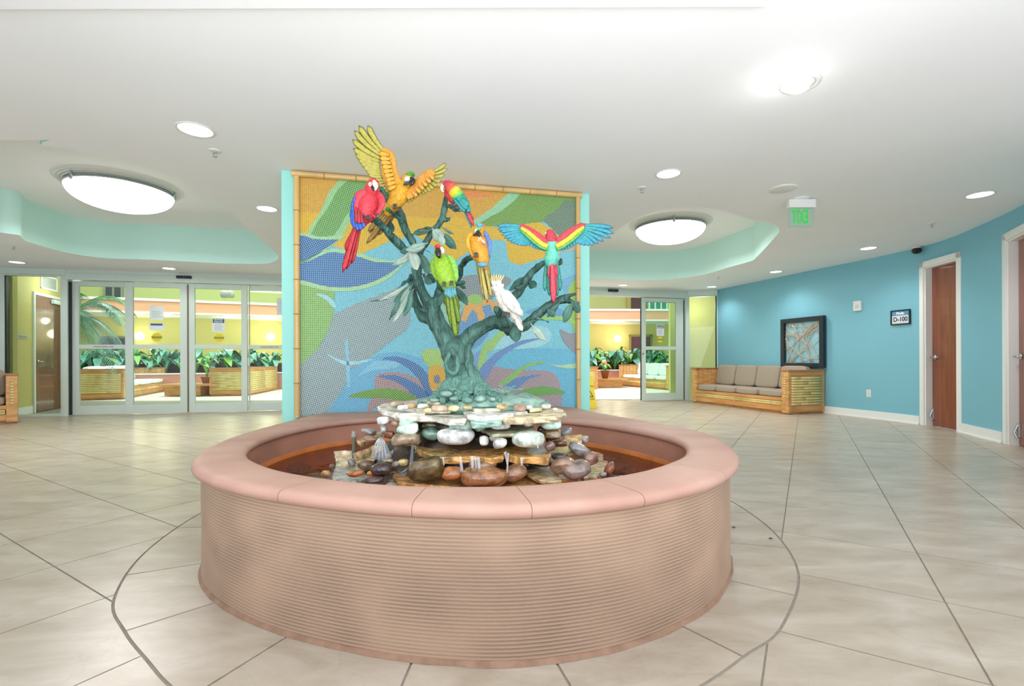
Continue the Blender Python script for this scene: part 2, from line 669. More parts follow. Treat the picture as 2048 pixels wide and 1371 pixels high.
# left doors
mL, LL = frame(A1, B1)
def sL(u):
    q = atL(u, A1, B1)
    return (q.xy - Vector(A1)).dot((Vector(B1) - Vector(A1)).normalized())
RAIL = (1.235, 1.315)
g = G().box((sL(127), -0.03, 0), (sL(137.5), 0.12, 2.5), mL)
obj('trim_5', g, m_alu, kind='structure', bev=0.004)
left_leafs = []
for k, (ua, ub, ga, gb, y, nm) in enumerate(((137.5, 262, 153, 247, 0.07, 'leaf'), (249, 374.5, 265, 361, 0.02, 'leaf'), (376.5, 494, 389, 482, 0.02, 'leaf'), (495, 590, 497, 580, 0.07, 'leaf'))):
    root = thing('sliding_door_leaf', ['pale green aluminium sliding door leaf, far left of the left entrance, palm behind it',
                 'pale green aluminium sliding door leaf with three paper notices, left of centre gap',
                 'pale green aluminium sliding door leaf with one notice and yellow decal, right of centre gap',
                 'frameless looking glass side leaf of left entrance half hidden by the aqua mural wall'][k], 'door',
                 tuple(mL @ Vector((sL(ua), y, 0))), 'sliding door leaves of the left entrance')
    s0, s1 = sL(ua), sL(ub)
    st = sL(ga) - s0
    pane_frame(mL, s0, s1, 0.012, 2.49, root, st, 0.09, 0.165, RAIL, y, y + 0.045)
    left_leafs.append(root)
# dark gaskets
for u, nm in ((138.6, 0), (375.5, 1)):
    s = sL(u)
    obj('gasket', G().box((s - 0.008, 0.0, 0.02), (s + 0.008, 0.075, 2.47), mL), m_dark if nm == 0 else M('bronze_gasket', (120, 96, 66), .5), left_leafs[0 if nm == 0 else 1])
# threshold and left fixed light
mF, LF = frame(A0, A1)
def sF(u):
    q = atL(u, A0, A1)
    return (q.xy - Vector(A0)).dot((Vector(A1) - Vector(A0)).normalized())
wn = obj('window_1', G().box((sF(0) - 0.6, 0.0, 0), (sF(9), 0.1, 2.58), mF), m_alu, kind='structure', bev=0.004)
obj('window_frame', G().box((sF(121), 0.0, 0), (LF + 0.02, 0.1, 2.58), mF), m_alu, wn, bev=0.004)
obj('window_frame', G().box((sF(9), 0.0, 0), (sF(121), 0.1, 0.045), mF), m_alu, wn, bev=0.004)
obj('window_frame', G().box((sF(9), 0.0, 2.555), (sF(121), 0.1, 2.6), mF), m_alu, wn)
obj('gasket', G().box((sF(9), 0.01, 0.045), (sF(11.2), 0.09, 2.555), mF), m_dark, wn)
obj('glass_pane', G().box((sF(11.2), 0.045, 0.045), (sF(121), 0.051, 2.555), mF), m_glass, wn)
obj('window_frame', G().box((-0.2, 0.0, 0), (sF(0) - 0.55, 0.1, 2.6), mF), m_alu, wn)

# glazed outer wall at the far left, outside the frame
w7 = obj('window_7', G().box((-10.72, -0.9, 2.5), (-10.6, 8.35, CZ)), m_alu, kind='structure')
for k in range(6):
    yk = -0.9 + 9.2 * k / 5
    obj('window_frame', G().box((-10.7, yk - .04, 0), (-10.62, yk + .04, 2.5)), m_alu, w7)
for k in range(5):
    yk = -0.9 + 9.2 * k / 5
    obj('glass_pane', G().box((-10.665, yk + .04, 0.04), (-10.66, yk + 1.8, 2.5)), m_glass, w7)
# behind the mural: plain wall
mB, LB = frame(B1, C0)
obj('wall_back', G().box((0.0, 0.0, 0), (LB, 0.12, 2.5), mB), m_alu, kind='structure')

# right doors
mR, LR = frame(C0, C1)
def sR(u):
    q = atL(u, C0, C1)
    return (q.xy - Vector(C0)).dot((Vector(C1) - Vector(C0)).normalized())
root = thing('sliding_door_leaf', 'narrow pale aluminium sliding door leaf standing half open beside the yellow panel', 'door', tuple(mR @ Vector((sR(1284), 0.02, 0))))
s0, s1 = sR(1284), sR(1370)
pane_frame(mR, s0, s1, 0.012, 2.49, root, sR(1293) - s0, 0.095, 0.17, RAIL, 0.02, 0.06)
right_leaf = root
obj('stile', G().box((sR(1353) , 0.022, 0.012), (s1, 0.058, 2.49), mR), m_alu, root, bev=0.004)
obj('gasket', G().box((s0 - 0.012, 0.02, 0.02), (s0, 0.06, 2.49), mR), m_dark, root)
obj('gasket', G().box((sR(1368), 0.015, 0.02), (sR(1369.5), 0.02, 2.46), mR), m_dark, root)
g = G().tube([mR @ Vector((s0 + 0.035, 0.0, 1.05 + .09)), mR @ Vector((s0 + 0.035, 0.022, 1.05 + .09))], 0.016, 12)
obj('lock_cylinder', g, M('brass', (150, 120, 70), .3, .8), root)
# second leaf parked behind the first
rt2 = thing('sliding_door_leaf', 'fixed aluminium door leaf parked directly behind the half open right leaf', 'door', tuple(mR @ Vector((sR(1290), 0.08, 0))))
pane_frame(mR, sR(1289), sR(1369), 0.012, 2.49, rt2, 0.09, 0.095, 0.17, RAIL, 0.085, 0.125)
g = G().box((sR(1370.5), -0.03, 0), (LR + 0.02, 0.12, 2.5), mR)
obj('trim_5', g, m_alu, kind='structure', bev=0.004)
mS, LS = frame(C1, D1)
def sS(u):
    q = atL(u, C1, D1)
    return (q.xy - Vector(C1)).dot((Vector(D1) - Vector(C1)).normalized())
wn = obj('window_2', G().box((-0.02, 0.0, 0), (sS(1379), 0.09, 2.58), mS), m_alu, kind='structure', bev=0.004)
obj('window_frame', G().box((sS(1434), 0.0, 0), (LS, 0.09, 2.58), mS), m_alu, wn)
obj('window_frame', G().box((sS(1379), 0.0, 2.535), (sS(1434), 0.09, 2.58), mS), m_alu, wn)
obj('window_frame', G().box((sS(1379), 0.0, 0), (sS(1434), 0.09, 0.05), mS), m_alu, wn)
obj('gasket', G().box((sS(1431.5), 0.01, 0.05), (sS(1434), 0.08, 2.535), mS), m_dark, wn)
obj('glass_pane', G().box((sS(1379), 0.042, 0.05), (sS(1431.5), 0.048, 2.535), mS), m_glass, wn)
# yellow return wall right behind that light
obj('wall_side', G().box((atY(1341, 700, 12.8).x, 12.8, 0), (6.4, 12.95, 4.6)), m_yel, kind='structure')
lamp('POINT', (4.8, 12.25, 2.3), 16, 0.2)  # unseen lamp added to brighten the yellow return wall

# presence sensors over the doors
for mm, u0, u1, z0, z1, fn, lb in ((mL, 356, 386, 2.582, 2.618, sL, 'left'), (mR, 1215, 1235, 2.60, 2.64, sR, 'right')):
    t = thing('door_sensor', 'black motion sensor bar on the header over the %s sliding doors' % lb, 'sensor', tuple(mm @ Vector((fn(u0), -0.05, z0))))
    obj('sensor_housing', G().box((fn(u0), -0.075, z0 - 0.005), (fn(u1), -0.036, z1 + 0.012), mm), m_dark, t, bev=0.008)
    obj('sensor_lens', G().box(((fn(u0) + fn(u1)) / 2 - 0.015, -0.078, z0 + .006), ((fn(u0) + fn(u1)) / 2 + 0.015, -0.074, z1), mm), M('sensor_glass', (70, 80, 95), .1), t)

# ---- floor
m_grout = M('grey_grout', (150, 142, 130), 0.9, var=0.1, vs=30)
def floor_mat():
    m = M('beige_slate_tile', (214, 204, 188), 0.30, bump=0.12, bs=9, spec=0.28)
    nt = m.node_tree
    N = nt.nodes
    b = N['Principled BSDF']
    tc = N.new('ShaderNodeTexCoord')
    mp = N.new('ShaderNodeMapping')
    mp.inputs['Rotation'].default_value = (0, 0, radians(32))
    mp.inputs['Scale'].default_value = (1.0, 2.6, 1)
    nt.links.new(tc.outputs['Object'], mp.inputs[0])
    n1 = N.new('ShaderNodeTexNoise')
    n1.inputs['Scale'].default_value = 2.6
    n1.inputs['Detail'].default_value = 7
    n1.inputs['Roughness'].default_value = 0.62
    n1.inputs['Distortion'].default_value = 0.5
    nt.links.new(mp.outputs[0], n1.inputs['Vector'])
    r1 = N.new('ShaderNodeValToRGB')
    e = r1.color_ramp.elements
    e[0].position, e[0].color = 0.30, L3((166, 152, 134))
    e[1].position, e[1].color = 0.68, L3((194, 184, 170))
    e2 = e.new(0.5)
    e2.color = L3((181, 169, 152))
    nt.links.new(n1.outputs['Fac'], r1.inputs[0])
    oi = N.new('ShaderNodeObjectInfo')
    hs = N.new('ShaderNodeHueSaturation')
    mr = N.new('ShaderNodeMapRange')
    mr.inputs['To Min'].default_value = 0.96
    mr.inputs['To Max'].default_value = 1.04
    nt.links.new(oi.outputs['Random'], mr.inputs[0])
    nt.links.new(mr.outputs[0], hs.inputs['Value'])
    # thin dark veins
    n3 = N.new('ShaderNodeTexNoise')
    n3.inputs['Scale'].default_value = 1.7
    n3.inputs['Detail'].default_value = 9
    n3.inputs['Distortion'].default_value = 1.2
    nt.links.new(tc.outputs['Object'], n3.inputs['Vector'])
    r3 = N.new('ShaderNodeValToRGB')
    q = r3.color_ramp.elements
    q[0].position, q[0].color = 0.493, (1, 1, 1, 1)
    q[1].position, q[1].color = 0.507, (1, 1, 1, 1)
    k = q.new(0.5)
    k.color = (0.82, 0.79, 0.76, 1)
    nt.links.new(n3.outputs['Fac'], r3.inputs[0])
    mx = N.new('ShaderNodeMix')
    mx.data_type = 'RGBA'
    mx.blend_type = 'MULTIPLY'
    mx.inputs[0].default_value = 0.35
    nt.links.new(r1.outputs[0], mx.inputs[6])
    nt.links.new(r3.outputs[0], mx.inputs[7])
    nt.links.new(mx.outputs[2], hs.inputs['Color'])
    nt.links.new(hs.outputs[0], b.inputs['Base Color'])
    return m
m_tile = floor_mat()
floor = obj('floor', G().box((-11, -2, -0.06), (7, 12.3, -0.0045)), m_grout, kind='structure')

TH = radians(31.35)
AX = Vector((sin(TH), cos(TH)))
BX = Vector((cos(TH), -sin(TH)))
PA, PB = 0.588, 0.604
def ab(a, b):
    return AX * a + BX * b

FC = Vector((-0.25, 3.0))         # fountain centre
def radial(pts, n=10, closed=True):
    c = [p.xy for p in catmull([Vector((p[0], p[1], 0)) for p in pts], closed, n)]
    pol = sorted((atan2(p.y - FC.y, p.x - FC.x), (p - FC).length) for p in c)
    def r(th):
        th = (th + pi) % (2 * pi) - pi
        if th < pol[0][0] or th >= pol[-1][0]:
            a, b = pol[-1], (pol[0][0] + 2 * pi, pol[0][1])
            if th < pol[0][0]:
                th += 2 * pi
        else:
            lo, hi = 0, len(pol) - 1
            while hi - lo > 1:
                md = (lo + hi) // 2
                if pol[md][0] <= th:
                    lo = md
                else:
                    hi = md
            a, b = pol[lo], pol[hi]
        t = (th - a[0]) / max(1e-9, b[0] - a[0])
        return a[1] + (b[1] - a[1]) * t
    return r
rim_out = radial([(-.15, 1.555), (.15, 1.575), (.48, 1.69), (.81, 1.93), (1.06, 2.28), (1.19, 2.7), (1.215, 3.1), (1.04, 3.62), (.78, 4.2), (.62, 4.68), (.52, 4.80),
                  (.2, 4.74), (-.3, 4.625), (-.8, 4.51), (-1.3, 4.40), (-1.62, 4.33), (-1.70, 4.24), (-1.735, 3.65), (-1.735, 3.15), (-1.69, 2.8), (-1.575, 2.42), (-1.37, 2.1), (-1.02, 1.83), (-.56, 1.635)])
rim_in = radial([(-.15, 1.785), (.1, 1.81), (.36, 1.91), (.6, 2.07), (.83, 2.33), (.945, 2.6), (.97, 2.85), (.89, 3.14), (.7, 3.48), (.42, 3.76), (.0, 3.9), (-.5, 3.95), (-1.08, 3.91), (-1.36, 3.68),
                 (-1.49, 3.35), (-1.515, 3.0), (-1.46, 2.68), (-1.31, 2.37), (-1.05, 2.10), (-.74, 1.915), (-.44, 1.81)])
ring_r = radial([(-.25, 1.20), (.18, 1.26), (.56, 1.47), (.79, 1.635), (1.0, 1.8), (1.32, 2.23), (1.49, 2.70), (1.545, 3.15), (1.52, 3.6), (1.4, 4.3), (1.2, 5.1), (-.3, 5.4), (-1.9, 5.0), (-2.03, 4.2), (-2.06, 3.5), (-2.03, 2.98), (-1.9, 2.46), (-1.67, 2.02), (-1.44, 1.79), (-1.23, 1.62), (-1.03, 1.47), (-.7, 1.28)])
def rp(rf, th, off=0.0):
    return FC + Vector((cos(th), sin(th))) * (rf(th) + off)
RING = [rp(ring_r, 2 * pi * i / 160) for i in range(160)]
RINGo = [rp(ring_r, 2 * pi * i / 160, 0.005) for i in range(160)]
RING_R = 1.0

mural_a, mural_b = Vector((-2.03, 4.262)), Vector((0.79, 4.905))
g2 = G()
cells = []
gap = 0.0035
for i in range(-28, 32):
    for j in range(-28, 18):
        a0 = 0.85 + PA * i
        b0 = -0.12 + PB * j
        c = ab(a0 + PA / 2, b0 + PB / 2)
        if not (-10.9 < c.x < 6.9 and -1.9 < c.y < 12.2):
            continue
        cells.append((c.length if (c.y > 0.9 and abs(c.x) < c.y * 1.15 + 0.5) else 50 + c.length, a0, b0, c))
cells.sort(key=lambda t: t[0])
unit = None
npart = 0
for d, a0, b0, c in cells:
    q = [ab(a0 + gap, b0 + gap), ab(a0 + PA - gap, b0 + gap), ab(a0 + PA - gap, b0 + PB - gap), ab(a0 + gap, b0 + PB - gap)]
    ins = [inside(p, RINGo) for p in q]
    near = (c - FC).length < 3.2
    cut = near and (any(ins) or any(inside(q[k].lerp(q[(k + 1) % 4], t), RINGo) for k in range(4) for t in (.25, .5, .75)))
    if not inside(c, roomV) and not any(inside(p, roomV) for p in q):
        continue
    if cut:
        if all(ins):
            continue
        V, T = cdt([q, RINGo], lambda p: inside(p, q) and not inside(p, RINGo))
        if not T:
            continue
        us = sorted({i for t in T for i in t})
        rm = {k: n for n, k in enumerate(us)}
        g = slabify([V[k] for k in us], [tuple(rm[i] for i in t) for t in T], -0.012, 0.0)
        if npart < 276:
            obj('floor_tile', g, m_tile, floor)
            npart += 1
        else:
            g2.add(g.v, g.f)
        continue
    g = G().prism(q, -0.012, 0.0)
    if npart < 276 and d < 50:
        obj('floor_tile', g, m_tile, floor)
        npart += 1
    else:
        g2.add(g.v, g.f)
obj('tile_field', g2, m_tile, floor, kind='stuff')
# ring of cut tiles round the fountain
jt = [(-1.81, 2.26), (-1.44, 1.79), (-0.97, 1.42), (-.36, 1.2), (.24, 1.25), (.77, 1.63), (1.2, 2.04), (1.46, 2.56), (1.545, 3.15), (1.5, 3.75), (1.3, 4.5), (-2.03, 4.2), (-2.06, 3.55), (-1.98, 2.9)]
an = sorted(atan2(p[1] - FC.y, p[0] - FC.x) for p in jt)
for i in range(len(an)):
    t0, t1 = an[i], an[(i + 1) % len(an)]
    if t1 < t0:
        t1 += 2 * pi
    mid = rp(ring_r, (t0 + t1) / 2)
    if mid.y > 5.38:
        continue
    n = 14
    outp = [rp(ring_r, t0 + 0.003 + (t1 - t0 - 0.006) * k / n, -0.006) for k in range(n + 1)]
    inp = [rp(rim_out, t0 + 0.003 + (t1 - t0 - 0.006) * k / n, -0.06) for k in range(n + 1)]
    obj('ring_tile', G().prism(outp + inp[::-1], -0.012, 0.0005), m_tile, floor)
# ================================================================ MURAL WALL
md = (mural_b - mural_a).normalized()
mM, LM = frame(mural_a, mural_b)
NRM = Vector((md.y, -md.x, 0))         # towards the camera
obj('wall_mural', G().box((0, 0.0, 0), (LM, 0.16, CZ - 0.001), mM), m_mural_wall, kind='structure')
def onM(u, v, off=0.0):
    """point of the mural plane under a picture position, in wall coordinates (s, -off, z)"""
    a, b = ray(u, v)
    o = mural_a + NRM.xy * off
    t = (a * o.y - o.x) / (md.x - a * md.y)
    Y = o.y + t * md.y
    return Vector((t, -off, 1 + b * Y))

def mosaic_mat(name, rgb, grout, ang=0.0, size=0.0165, var=0.10):
    m = bpy.data.materials.new(name)
    m.use_nodes = True
    nt = m.node_tree
    N = nt.nodes
    b = N['Principled BSDF']
    b.inputs['Roughness'].default_value = 0.5
    b.inputs['Specular IOR Level'].default_value = 0.25
    rgb = tuple(int(c * 0.93) for c in rgb)
    tc = N.new('ShaderNodeTexCoord')
    mp = N.new('ShaderNodeMapping')
    mp.vector_type = 'TEXTURE'
    mp.inputs['Rotation'].default_value = (radians(-90), 0, 0)
    mp2 = N.new('ShaderNodeMapping')
    mp2.inputs['Rotation'].default_value = (0, 0, ang)
    br = N.new('ShaderNodeTexBrick')
    br.offset = 0.0
    br.inputs['Scale'].default_value = 1.0
    br.inputs['Brick Width'].default_value = size
    br.inputs['Row Height'].default_value = size
    br.inputs['Mortar Size'].default_value = 0.0013
    br.inputs['Mortar Smooth'].default_value = 0.1
    br.inputs['Color1'].default_value = L3(rgb, 1 - var)
    br.inputs['Color2'].default_value = L3(rgb, 1 + var)
    br.inputs['Mortar'].default_value = L3(grout)
    nt.links.new(tc.outputs['Object'], mp.inputs[0])
    nt.links.new(mp.outputs[0], mp2.inputs[0])
    nt.links.new(mp2.outputs[0], br.inputs['Vector'])
    nt.links.new(br.outputs['Color'], b.inputs['Base Color'])
    bp = N.new('ShaderNodeBump')
    bp.inputs['Strength'].default_value = 0.4
    bp.inputs['Distance'].default_value = 0.001
    bp.invert = True
    nt.links.new(br.outputs['Fac'], bp.inputs['Height'])
    nt.links.new(bp.outputs[0], b.inputs['Normal'])
    return m

mural = thing('mosaic_mural', 'large mosaic tile mural of leaves and waves framed in bamboo on aqua wall', 'mural', (mural_a.x, mural_a.y, 0.5))
def patch(name, poly, rgb, grout, ang, lay, smooth=3, var=0.10):
    """a field of small mosaic tiles; poly in picture positions on the wall plane"""
    off = 0.006 + 0.0009 * lay
    P = [onM(u, v, off) for u, v in poly]
    if smooth:
        P = [Vector((p.x, p.y, 0)) for p in catmull([Vector((q.x, q.z, 0)) for q in P], True, smooth)]
    else:
        P = [Vector((q.x, q.z, 0)) for q in P]
    pl = [Vector((min(max(p.x, 0.12), LM - 0.11), min(max(p.y, 0.3), 2.635))) for p in P]
    # drop duplicates made by clamping
    qs = []
    for p in pl:
        if not qs or (p - qs[-1]).length > 1e-4:
            qs.append(p)
    V, T = cdt([qs], lambda c: inside(c, qs))
    g = G()
    g0 = slabify(V, T, 0, 1)
    # map: plan(x,y) -> wall (s, z); slab axis -> towards viewer
    z0, z1 = -0.0, -off
    vs = [Vector((p.x, z0 if p.z < .5 else z1, p.y)) for p in g0.v]
    me_v = vs
    g.add(me_v, [f[::-1] for f in g0.f])
    o = obj(name, g, mosaic_mat(name, rgb, grout, ang, var=var), None, kind=None)
    # local wall coordinates: parent with the wall matrix
    o.parent = mural
    o.matrix_parent_inverse = WM[mural.name].inverted()
    o.matrix_basis = mM
    return o
wg = (176, 206, 224)
P_ = patch
P_('mosaic_patch', [(595, 345), (1160, 388), (1160, 830), (595, 845)], (122, 200, 216), (160, 214, 222), 0.0, 0, 0)
P_('mosaic_patch', [(600, 350), (1060, 383), (1010, 412), (955, 440), (900, 432), (860, 437), (780, 428), (600, 424), (596, 380)], (216, 166, 62), (228, 196, 130), 0.0, 1, 0)
P_('mosaic_patch', [(596, 424), (780, 428), (860, 437), (900, 432), (955, 440), (990, 455), (1035, 447), (1077, 443), (1105, 458), (1125, 482), (1130, 500), (1085, 516), (1039, 530), (1018, 522), (1014, 500), (1012, 482), (990, 478), (950, 494), (911, 521), (880, 500), (830, 470), (780, 482), (722, 508), (690, 498), (660, 490), (596, 470)], (226, 184, 56), (232, 204, 120), 0.0, 2, 0)
P_('mosaic_patch', [(911, 380), (985, 388), (975, 395), (915, 393)], (232, 138, 66), (240, 190, 150), 0.1, 3)
P_('mosaic_patch', [(943, 444), (985, 415), (1018, 386), (1055, 386), (1030, 408), (985, 436), (955, 447)], (150, 212, 168), (180, 224, 190), 0.5, 4, 2)
P_('mosaic_patch', [(1042, 384), (1160, 392), (1160, 440), (1100, 442), (1060, 446), (1020, 452), (970, 452), (958, 446), (1005, 420), (1028, 402)], (96, 152, 76), (190, 210, 140), 0.45, 5, 0)
P_('mosaic_patch', [(1085, 438), (1115, 418), (1130, 400), (1160, 402), (1160, 482), (1130, 482), (1108, 460)], (94, 124, 104), (180, 200, 180), -0.4, 6, 0)
P_('mosaic_patch', [(1096, 478), (1160, 478), (1160, 500), (1120, 502)], (190, 176, 130), (228, 222, 190), 0, 6, 0)
# left leaf stripe
P_('mosaic_patch', [(680, 350), (742, 352), (725, 400), (700, 440), (690, 462), (668, 476), (612, 474), (640, 425)], (150, 212, 152), (190, 228, 180), -0.3, 4, 2)
P_('mosaic_patch', [(696, 350), (737, 352), (718, 400), (690, 434), (668, 470), (622, 468), (655, 416)], (92, 158, 80), (190, 222, 170), -0.3, 5, 2)
P_('mosaic_patch', [(594, 466), (625, 472), (655, 473), (692, 468), (668, 488), (640, 506), (610, 524), (594, 530)], (164, 214, 160), (200, 230, 190), 0.2, 6, 2)
P_('mosaic_patch', [(594, 471), (625, 477), (655, 479), (677, 479), (655, 494), (630, 510), (594, 522)], (40, 100, 160), wg, 0.5, 7, 2)
P_('mosaic_patch', [(594, 524), (620, 514), (652, 499), (690, 499), (725, 508), (757, 518), (790, 521), (815, 518), (795, 541), (772, 560), (740, 574), (700, 582), (655, 581), (615, 571), (594, 563)], (166, 216, 158), (200, 230, 190), 0, 6, 2)
P_('mosaic_patch', [(594, 531), (620, 521), (655, 505), (685, 506), (721, 514), (753, 524), (800, 526), (788, 540), (762, 556), (738, 566), (700, 574), (657, 573), (620, 564), (594, 555)], (44, 108, 168), wg, 0.06, 7, 2)
P_('mosaic_patch', [(594, 566), (640, 574), (669, 581), (669, 600), (668, 627), (655, 665), (632, 702), (594, 734)], (116, 172, 90), (206, 234, 178), 0.0, 5, 0)
P_('mosaic_patch', [(632, 588), (650, 589), (664, 598), (673, 612), (668, 616), (652, 599)], (160, 216, 226), (190, 228, 232), 0, 6)
P_('mosaic_patch', [(666, 629), (700, 612), (750, 592), (800, 573), (816, 596), (822, 640), (812, 660), (778, 685), (738, 717), (725, 728), (696, 740), (693, 765), (678, 790), (662, 822), (594, 834), (594, 732), (632, 702), (655, 668)], (122, 142, 142), (216, 236, 236), 0.28, 4, 0)
P_('mosaic_patch', [(653, 707), (680, 719), (712, 722), (748, 717), (720, 727), (695, 730), (678, 724)], (156, 216, 228), (190, 230, 236), 0, 6)
P_('mosaic_patch', [(690, 684), (696, 686), (699, 740), (701, 770), (694, 770), (693, 720)], (130, 200, 222), (170, 220, 232), 0, 6)
P_('mosaic_patch', [(738, 717), (765, 705), (800, 704), (860, 720), (872, 760), (862, 826), (656, 822), (678, 790), (694, 765), (697, 740), (715, 732)], (88, 170, 208), (176, 220, 234), 0.75, 5, 0)
P_('mosaic_patch', [(716, 752), (745, 724), (765, 722), (800, 724), (790, 735), (745, 740)], (110, 190, 216), (200, 230, 236), 0.75, 6)
P_('mosaic_patch', [(762, 718), (785, 712), (812, 717), (838, 730), (858, 752), (870, 780), (872, 796), (858, 796), (842, 764), (818, 738), (790, 722)], (36, 96, 156), wg, 0.5, 7)
P_('mosaic_patch', [(750, 752), (772, 744), (800, 744), (835, 756), (850, 772), (862, 795), (855, 805), (820, 806), (790, 808), (760, 812), (735, 824), (738, 806), (748, 790), (750, 770)], (152, 128, 124), (222, 206, 206), 0.1, 6, 2)
P_('mosaic_patch', [(755, 752), (785, 749), (812, 756), (840, 772), (858, 792), (830, 796), (815, 778), (790, 762)], (36, 96, 160), wg, 0.3, 7, 2)
P_('mosaic_patch', [(696, 793), (715, 785), (745, 778), (775, 776), (805, 781), (835, 795), (800, 800), (770, 796), (735, 796)], (74, 146, 74), (200, 220, 130), 0.78, 8)
P_('mosaic_patch', [(594, 830), (870, 816), (870, 826), (594, 846)], (104, 116, 118), (214, 226, 226), 0, 8, 0)
# right half
P_('mosaic_patch', [(918, 556), (960, 548), (1000, 550), (1020, 556), (1020, 568), (996, 584), (982, 600), (950, 602), (925, 598), (905, 610), (880, 600)], (120, 132, 134), (200, 216, 214), 0.12, 3, 2)
P_('mosaic_patch', [(990, 580), (1020, 570), (1080, 560), (1150, 560), (1160, 610), (1100, 618), (1040, 630), (990, 620)], (120, 202, 216), (156, 216, 224), 0.0, 2, 2)
P_('mosaic_patch', [(1118, 560), (1160, 545), (1160, 602), (1135, 598)], (100, 170, 208), (170, 214, 226), 0.7, 4, 0)
P_('mosaic_patch', [(1138, 574), (1160, 560), (1160, 668), (1142, 645), (1136, 610)], (140, 190, 90), (210, 226, 150), 0.5, 5, 2)
P_('mosaic_patch', [(872, 600), (905, 590), (930, 600), (925, 650), (905, 680), (880, 676), (868, 640)], (142, 198, 170), (180, 220, 196), 0.3, 3, 2)
P_('mosaic_patch', [(915, 655), (925, 620), (945, 605), (985, 612), (985, 650), (960, 690), (925, 700)], (80, 146, 196), wg, 0.0, 4, 2)
P_('mosaic_patch', [(922, 640), (930, 608), (936, 600), (980, 598), (990, 604), (1006, 604), (1014, 612), (1002, 614), (992, 610), (994, 624), (986, 624), (980, 608), (964, 612), (970, 630), (968, 648), (958, 648), (954, 628), (946, 618), (938, 630), (932, 644)], (222, 168, 84), (240, 210, 160), 0.2, 7, 0)
P_('mosaic_patch', [(936, 602), (938, 592), (950, 588), (962, 592), (965, 604), (955, 608), (942, 606)], (150, 200, 104), (196, 220, 150), 0, 8)
P_('mosaic_patch', [(884, 662), (900, 660), (913, 672), (914, 684), (905, 680), (892, 676)], (222, 160, 70), (238, 204, 150), 0.2, 7)
P_('mosaic_patch', [(858, 736), (868, 730), (886, 734), (893, 760), (892, 784), (870, 786), (858, 766)], (216, 166, 58), (232, 206, 130), 0.4, 9)
P_('mosaic_patch', [(868, 752), (878, 750), (880, 764), (870, 766)], (60, 110, 160), (232, 206, 130), 0.4, 10)
P_('mosaic_patch', [(846, 700), (880, 700), (886, 730), (862, 734), (848, 722)], (150, 196, 100), (214, 232, 170), 0.3, 6)
P_('mosaic_patch', [(955, 735), (966, 690), (985, 676), (1002, 660), (1040, 650), (1010, 668), (985, 700), (975, 705), (965, 745)], (150, 200, 118), (190, 220, 150), 0.2, 5)
P_('mosaic_patch', [(976, 700), (1000, 672), (1040, 656), (1085, 652), (1102, 664), (1100, 680), (1082, 692), (1040, 697), (1000, 697)], (148, 214, 222), (200, 234, 236), 0.5, 4)
P_('mosaic_patch', [(940, 720), (966, 700), (962, 760), (945, 760)], (104, 150, 200), (190, 214, 230), 0.2, 4)
P_('mosaic_patch', [(958, 740), (985, 712), (1010, 695), (1045, 680), (1085, 676), (1045, 688), (1012, 706), (990, 728), (968, 762)], (92, 132, 190), (170, 196, 220), 0.5, 7)
P_('mosaic_patch', [(1000, 700), (1100, 695), (1160, 700), (1160, 830), (980, 830), (960, 760)], (92, 180, 212), (160, 216, 230), 0.35, 2, 0)
P_('mosaic_patch', [(958, 746), (985, 732), (1010, 736), (1050, 740), (1090, 740), (1112, 750), (1122, 775), (1124, 800), (1115, 826), (1060, 822), (1010, 800), (970, 775)], (150, 134, 136), (212, 202, 206), 0.3, 5, 2)
P_('mosaic_patch', [(998, 768), (1022, 748), (1045, 732), (1075, 722), (1092, 724), (1060, 732), (1040, 746), (1020, 766)], (130, 186, 104), (176, 210, 150), 0.4, 7)
P_('mosaic_patch', [(1095, 727), (1120, 730), (1160, 726), (1160, 734), (1130, 736)], (176, 216, 172), (200, 230, 200), 0.1, 7)
P_('mosaic_patch', [(1005, 778), (1025, 760), (1050, 752), (1085, 748), (1055, 760), (1035, 776), (1020, 782)], (62, 116, 180), wg, 0.4, 8)
P_('mosaic_patch', [(1036, 786), (1060, 776), (1095, 772), (1132, 784), (1100, 789), (1060, 792)], (86, 156, 84), (170, 208, 130), 0.6, 8)
P_('mosaic_patch', [(1120, 658), (1138, 666), (1160, 668), (1160, 708), (1142, 698), (1128, 682)], (124, 126, 130), (208, 214, 216), 0.5, 8)
P_('mosaic_patch', [(1040, 642), (1080, 630), (1130, 634), (1160, 644), (1160, 650), (1120, 640), (1080, 640), (1050, 650)], (150, 204, 110), (190, 222, 150), 0.2, 6)
P_('mosaic_patch', [(1050, 624), (1080, 612), (1110, 612), (1135, 630), (1080, 630)], (92, 160, 206), (160, 208, 226), 0.7, 5)

# bamboo poles framing the mural
m_bam = M('bamboo_pole', (214, 178, 112), 0.35, var=0.12, vs=5, stretch=(1, 1, .3), coat=.3)
m_bamd = M('bamboo_node', (168, 128, 74), 0.5)
def pole(p, q, r, name='bamboo_pole'):
    p, q = Vector(p), Vector(q)
    L = (q - p).length
    k = max(3, int(L / 0.27))
    path, rad = [], []
    for i in range(k):
        for t, rr in ((0.0, 1.07), (0.012, 1.0), (0.06, 0.965), (0.5, 0.955), (0.94, 0.965), (0.988, 1.0)):
            path.append(p.lerp(q, (i + t) / k))
            rad.append(r * rr)
    path.append(q)
    rad.append(r * 1.05)
    o = obj(name, G().tube(path, rad, 14), m_bam, mural, smooth=True)
    g = G()
    for i in range(1, k):
        c = p.lerp(q, i / k)
        dd = (q - p).normalized() * 0.0035
        g.tube([c - dd, c + dd], r * 1.075, 14)
    obj('bamboo_node', g, m_bamd, o, smooth=True)
def onW(u, v, off):
    q = onM(u, v, off)
    return mM @ q
pL0, pL1 = onW(597.5, 838, .03), onW(593, 350, .03)
